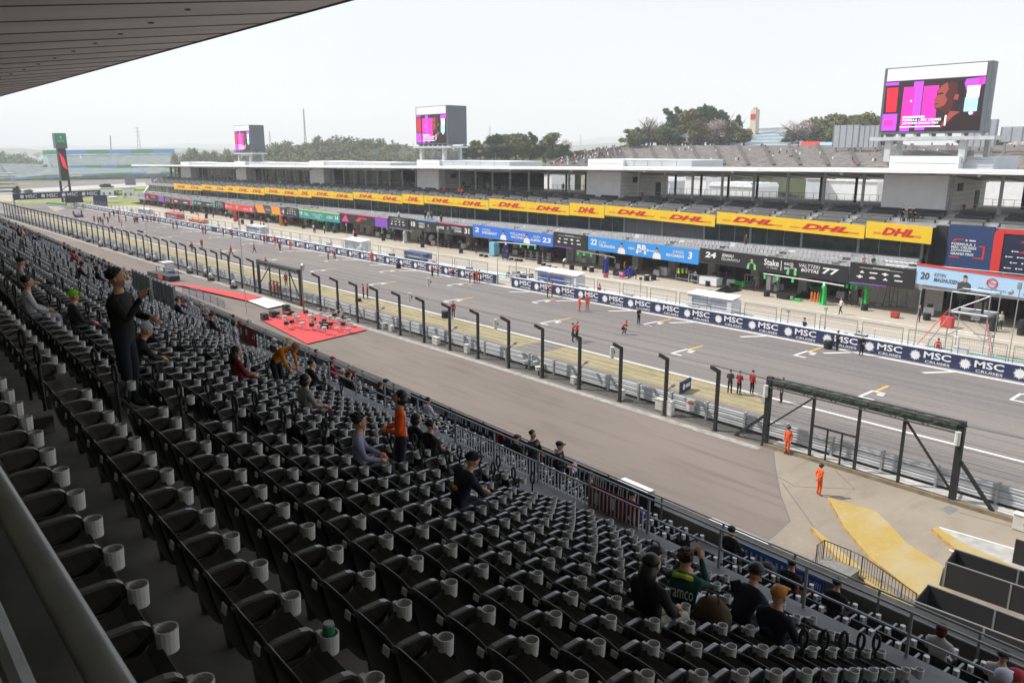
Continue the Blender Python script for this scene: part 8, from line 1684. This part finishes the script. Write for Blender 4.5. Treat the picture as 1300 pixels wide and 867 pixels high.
nb = seated(593, 588, '#10142a', '#14182a', 'seated person in navy racing shirt with yellow and red emblem and cap', 'cap', 'sit_lean', hcol='#10142a')
standing(676, 555, RIGHT_ - .8, 'phone', '#16181c', '#2a3040', 'person in dark hooded jacket standing at the parapet, left of a pair', 'short', low=True); fl = standing(710, 562, RIGHT_ - .4, 'arms_front', '#0e0e12', '#20202a', 'person in black jacket and cap with violet scarf holding a checkered flag', 'cap', low=True)
seated(660, 554, '#141418', '#16161c', 'seated person whose dark head shows left of the parapet pair', 'cap'); seated(761.5, 608, '#1a1214', '#16161c', 'seated person with dark hair behind the red banner', 'short'); seated(805, 625, '#123a9a', '#14182a', 'seated person in blue shirt right of the red banner', 'short')
seated(828, 707, '#0f0f12', '#b0a898', 'seated person with long black hair left of the green jacket', 'long', snap=True)
gn = seated(886, 707, '#0c4a3e', '#d0d0d4', 'seated person in dark green team jacket with lime collar raising a camera', 'curly', 'sit_photo', turn=.35, hcol='hair_brown')
cp = seated(985, 745, '#10142a', '#14161e', 'seated person with patterned orange cap and navy jacket with white shoulders', 'cap', hcol='#b87838'); seated(1018, 761, '#10142c', '#14161e', 'seated person in black beanie and navy jacket with red emblem', 'beanie', 'sit_lean')
seated(1058, 737, '#16141a', '#3a1c24', 'seated person with short black hair in the lower block', 'short'); seated(940, 670, '#14121c', '#1c1a2a', 'person with dark hood and violet scarf at the parapet', 'short'); seated(1000, 705, '#0e0e10', '#7a1018', 'person in black with red patch between the blue banners', 'short')
seated(1218, 806, '#b8b4b0', '#101014', 'seated person with dark red hair and white top at the lower right', 'bob', hcol='#4a1016'); seated(1279, 828, '#c0bcb8', '#141418', 'seated person in white with black straps at the lower right corner', 'beanie')
seated(1236, 838, '#12162a', '#14161e', 'person with white cap and navy jacket at the bottom right', 'cap', hcol='#c8c8dc'); seated(1281, 852, '#14182a', '#14161e', 'person with white and red cap at the bottom right corner', 'cap', hcol='#b03040')
# the crowd of the lower rows far along the stand
PAL = ['#14161c', '#101014', '#1c2030', '#2a2c30', '#701820', '#8a8a90', '#b0b0b4', '#20283c', '#3c2a22', '#a01c20', '#243c5c', '#c0b8b0']
for i in range(64):
    x = -26 - 120 * (i / 64) ** 1.1 + r.uniform(-.8, .8); k = r.choice((0, 1, 2, 2, 3, 3, 3)); y, z = LROW[k]
    q = round((-2.55 - x) / .5); x = -2.55 - .5 * q
    if (k, x) in TAKEN: continue
    TAKEN.add((k, x)); c = r.choice(PAL); person(r.choice(['sit', 'sit_look', 'sit_lean', 'sit']), S(x, y, z), -SH + r.uniform(-.5, .5), c, r.choice(PAL[:5]), 'spectator seated in the lower rows between the parapet and the walkway', r.choice(['short', 'cap', 'bob', 'short', 'beanie']), group='spectators in the lower rows', hcol=r.choice(['hair_black', 'hair_black', '#8a1a20', '#c8c8c8', '#e0a020', '#1c2444']), lift=-.03)
for i in range(12):
    k = 4 + r.randrange(9); x = -45 - r.uniform(0, 90); q = round((-3.35 - x) / .5); x = -3.35 - .5 * q
    person('sit', S(x, rowY(k), rowZ(k)), -SH, r.choice(PAL), r.choice(PAL[:4]), 'lone spectator among the far upper rows', r.choice(['short', 'cap']), group='lone spectators in the far upper rows', lift=-.03)
# things held or worn
def worldpt(o, v): return o.matrix_basis @ Vector(v)
def held(name, o, v, label, cat, fn, mats):
    p = worldpt(o, v); t = empty(name, p, label, cat, rz=o.rotation_euler.z); fn(t); return t
def phone_(t):
    a = MB(); a.box(-.04, .04, -.006, .006, -.08, .08); a.build('case', m_black, t, local=True); a = MB(); a.box(-.035, .035, -.0085, -.0062, -.07, .07); a.build('screen', mat('m_phone', (.05, .06, .08), .2), t, local=True)
held('mobile_phone', m1, (.10, .36, 1.44), 'mobile phone raised by the tall person in black', 'phone', phone_, None)
def cam_(t):
    a = MB(); a.box(-.07, .07, -.035, .035, -.045, .045); a.build('body', m_black, t, local=True); a = MB(); a.tube([(0, .035, 0), (0, .13, 0)], .04, 10); a.build('lens', m_black, t, local=True)
held('camera', gn, (0, .21, 1.13), 'small camera held up by the person in the green jacket', 'camera', cam_, None)
a = MB(); f = Face((-.17, -.362, .91), (.17, -.362, .91), (-.17, -.37, .80), (.17, -.37, .80), (0, -1, .1)); f.text(a, 'aramco', 0, 1, 0, 1, .012); a.build('lettering', m_wht, gn, local=True)
a = MB(); a.tube([(-.1, -.27, 1.02), (-.04, -.30, 1.05), (.04, -.30, 1.05), (.1, -.27, 1.02), (.06, -.13, 1.0), (-.06, -.13, 1.0)], .035, 6, closed=True); a.build('collar', mat('m_limecollar', (.42, .6, .04), .7), gn, local=True)
def flag_(t):
    a = MB(); a.tube([(0, 0, -.2), (.1, .25, .25)], .01, 5); a.build('stick', m_wht, t, local=True); a = MB(); b = MB()
    for i in range(6):
        for j in range(4):
            q = a if (i + j) % 2 else b; x0, z0 = .1 + .07 * i, .02 + .07 * j; y0, y1 = .25 + .02 * math.sin(i * 1.2), .25 + .02 * math.sin((i + 1) * 1.2); q.hexa([(x0, y0, z0), (x0 + .07, y1, z0), (x0 + .07, y1 + .006, z0), (x0, y0 + .006, z0), (x0, y0, z0 + .07), (x0 + .07, y1, z0 + .07), (x0 + .07, y1 + .006, z0 + .07), (x0, y0 + .006, z0 + .07)])
    a.build('cloth', m_wht, t, local=True); b.build('cloth', mat('m_flagpink', (.55, .2, .4), .7), t, local=True)
held('checkered_flag', fl, (.1, .32, 1.1), 'small pink and white checkered flag held over the parapet', 'flag', flag_, None)
a = MB(); a.tube([(-.09, -.08, 1.44), (0, -.1, 1.5), (.09, -.08, 1.44), (.07, .1, 1.36)], .035, 6); a.build('scarf', mat('m_violet', (.42, .36, .62), .8), fl, local=True)
for o, s in ((nb, 1.), (cp, 1.)):
    a = MB(); y0 = -.18 if o is nb else -.36; a.ball((0, y0 + .0, .84), (.07, .02, .035), 8, 5); a.build('emblem', mat('m_gold2', (.75, .35, .03), .6) if o is nb else m_navy, o, local=True)
a = MB(); a.prism([(.075, -.165, 1.09), (.075, -.06, 1.07), (-.075, -.06, 1.07), (-.075, -.165, 1.09)], (0, .0, .05)) if False else a.tube([(.062, .08, 1.585), (.0, .108, 1.578), (-.062, .08, 1.585)], .04, 6); a.build('face_mask', m_wht, m1, local=True)
def bag(px, py, label, m, w_=.4, h=.4):
    i, x = seat_at(px, py, .7, -.2); y, z = ROWS[i]; p = S(x, y - .2, z + .42); t = empty('bag', p, label, 'bag', rz=-SH); a = MB(); a.ball((0, 0, h * .45), (w_ / 2, .16, h * .5), 10, 7); a.build('body', m, t, local=True, smooth=True); a = MB(); a.tube([(-.1, -.02, h * .85), (-.06, -.02, h * 1.1), (.06, -.02, h * 1.1), (.1, -.02, h * .85)], .015, 5); a.build('handle', m_black, t, local=True); return t
bag(925, 790, 'brown and black rucksack on the seat right of the green jacket', mat('m_brownbag', (.09, .06, .025), .8, var=.3), .5, .5); bag(842, 702, 'black bag on a seat behind the long haired person', m_black); bag(985, 713, 'black bag with red badge between the blue banners', m_black, .5); bag(590, 620, 'clear plastic bag beside the navy racing shirt', mat('m_clearbag', (.6, .62, .65), .3), .3, .25); bag(508, 520, 'teal bag beside the orange jacket', mat('m_tealbag', (.02, .25, .23), .7), .4, .5)
i, x = seat_at(438, 772, .65, .05); p = S(-3.1 - .5 * round((-3.1 - x) / .5), rowY(i) + .02, rowZ(i) + .50); t = empty('drink_can', p, 'green topped drink can standing in a cup holder in the middle rows', 'can'); a = MB(); a.cyl((0, 0, 0), .034, .15, 10); a.build('body', mat('m_can', (.02, .2, .08), .4), t, local=True); a = MB(); a.cyl((0, 0, .15), .03, .015, 10); a.build('lid', m_galv, t, local=True)

for i in range(48):
    x = -22 - 255 * (i / 48) ** 1.2 + r.uniform(-2, 2); y = r.choice((r.uniform(80, 87), r.uniform(84, 87.5), r.uniform(66, 68))); k = i % 5
    person(r.choice(['stand', 'arms_front', 'walk', 'bend', 'stand']), (x, y, G(x)), r.uniform(0, 6.28), r.choice([BLK, NVY, '#3a3c40', RED, '#c8c8cc', '#0d4f48', '#e07018']) , r.choice([BLK, NVY, '#2a2a2e']), 'crew member among the gear of the pit lane', 'short', group='crew members in the pit lane')
# ================================================================ AIR
HAZE = True
if HAZE:
    a = MB(); a.box(-9500, 6500, -3500, 12500, -10, 178); m = bpy.data.materials.new('haze_air'); m.use_nodes = True; nt = m.node_tree; nt.nodes.remove(nt.nodes['Principled BSDF'])
    v = nt.nodes.new('ShaderNodeVolumePrincipled'); v.inputs['Color'].default_value = (.94, .96, 1, 1); v.inputs['Density'].default_value = .00034; v.inputs['Anisotropy'].default_value = .0
    nt.links.new(v.outputs[0], nt.nodes['Material Output'].inputs['Volume'])
    a.build('haze', m, kind='stuff', label='pale blue air haze over the far hills', cat='haze')
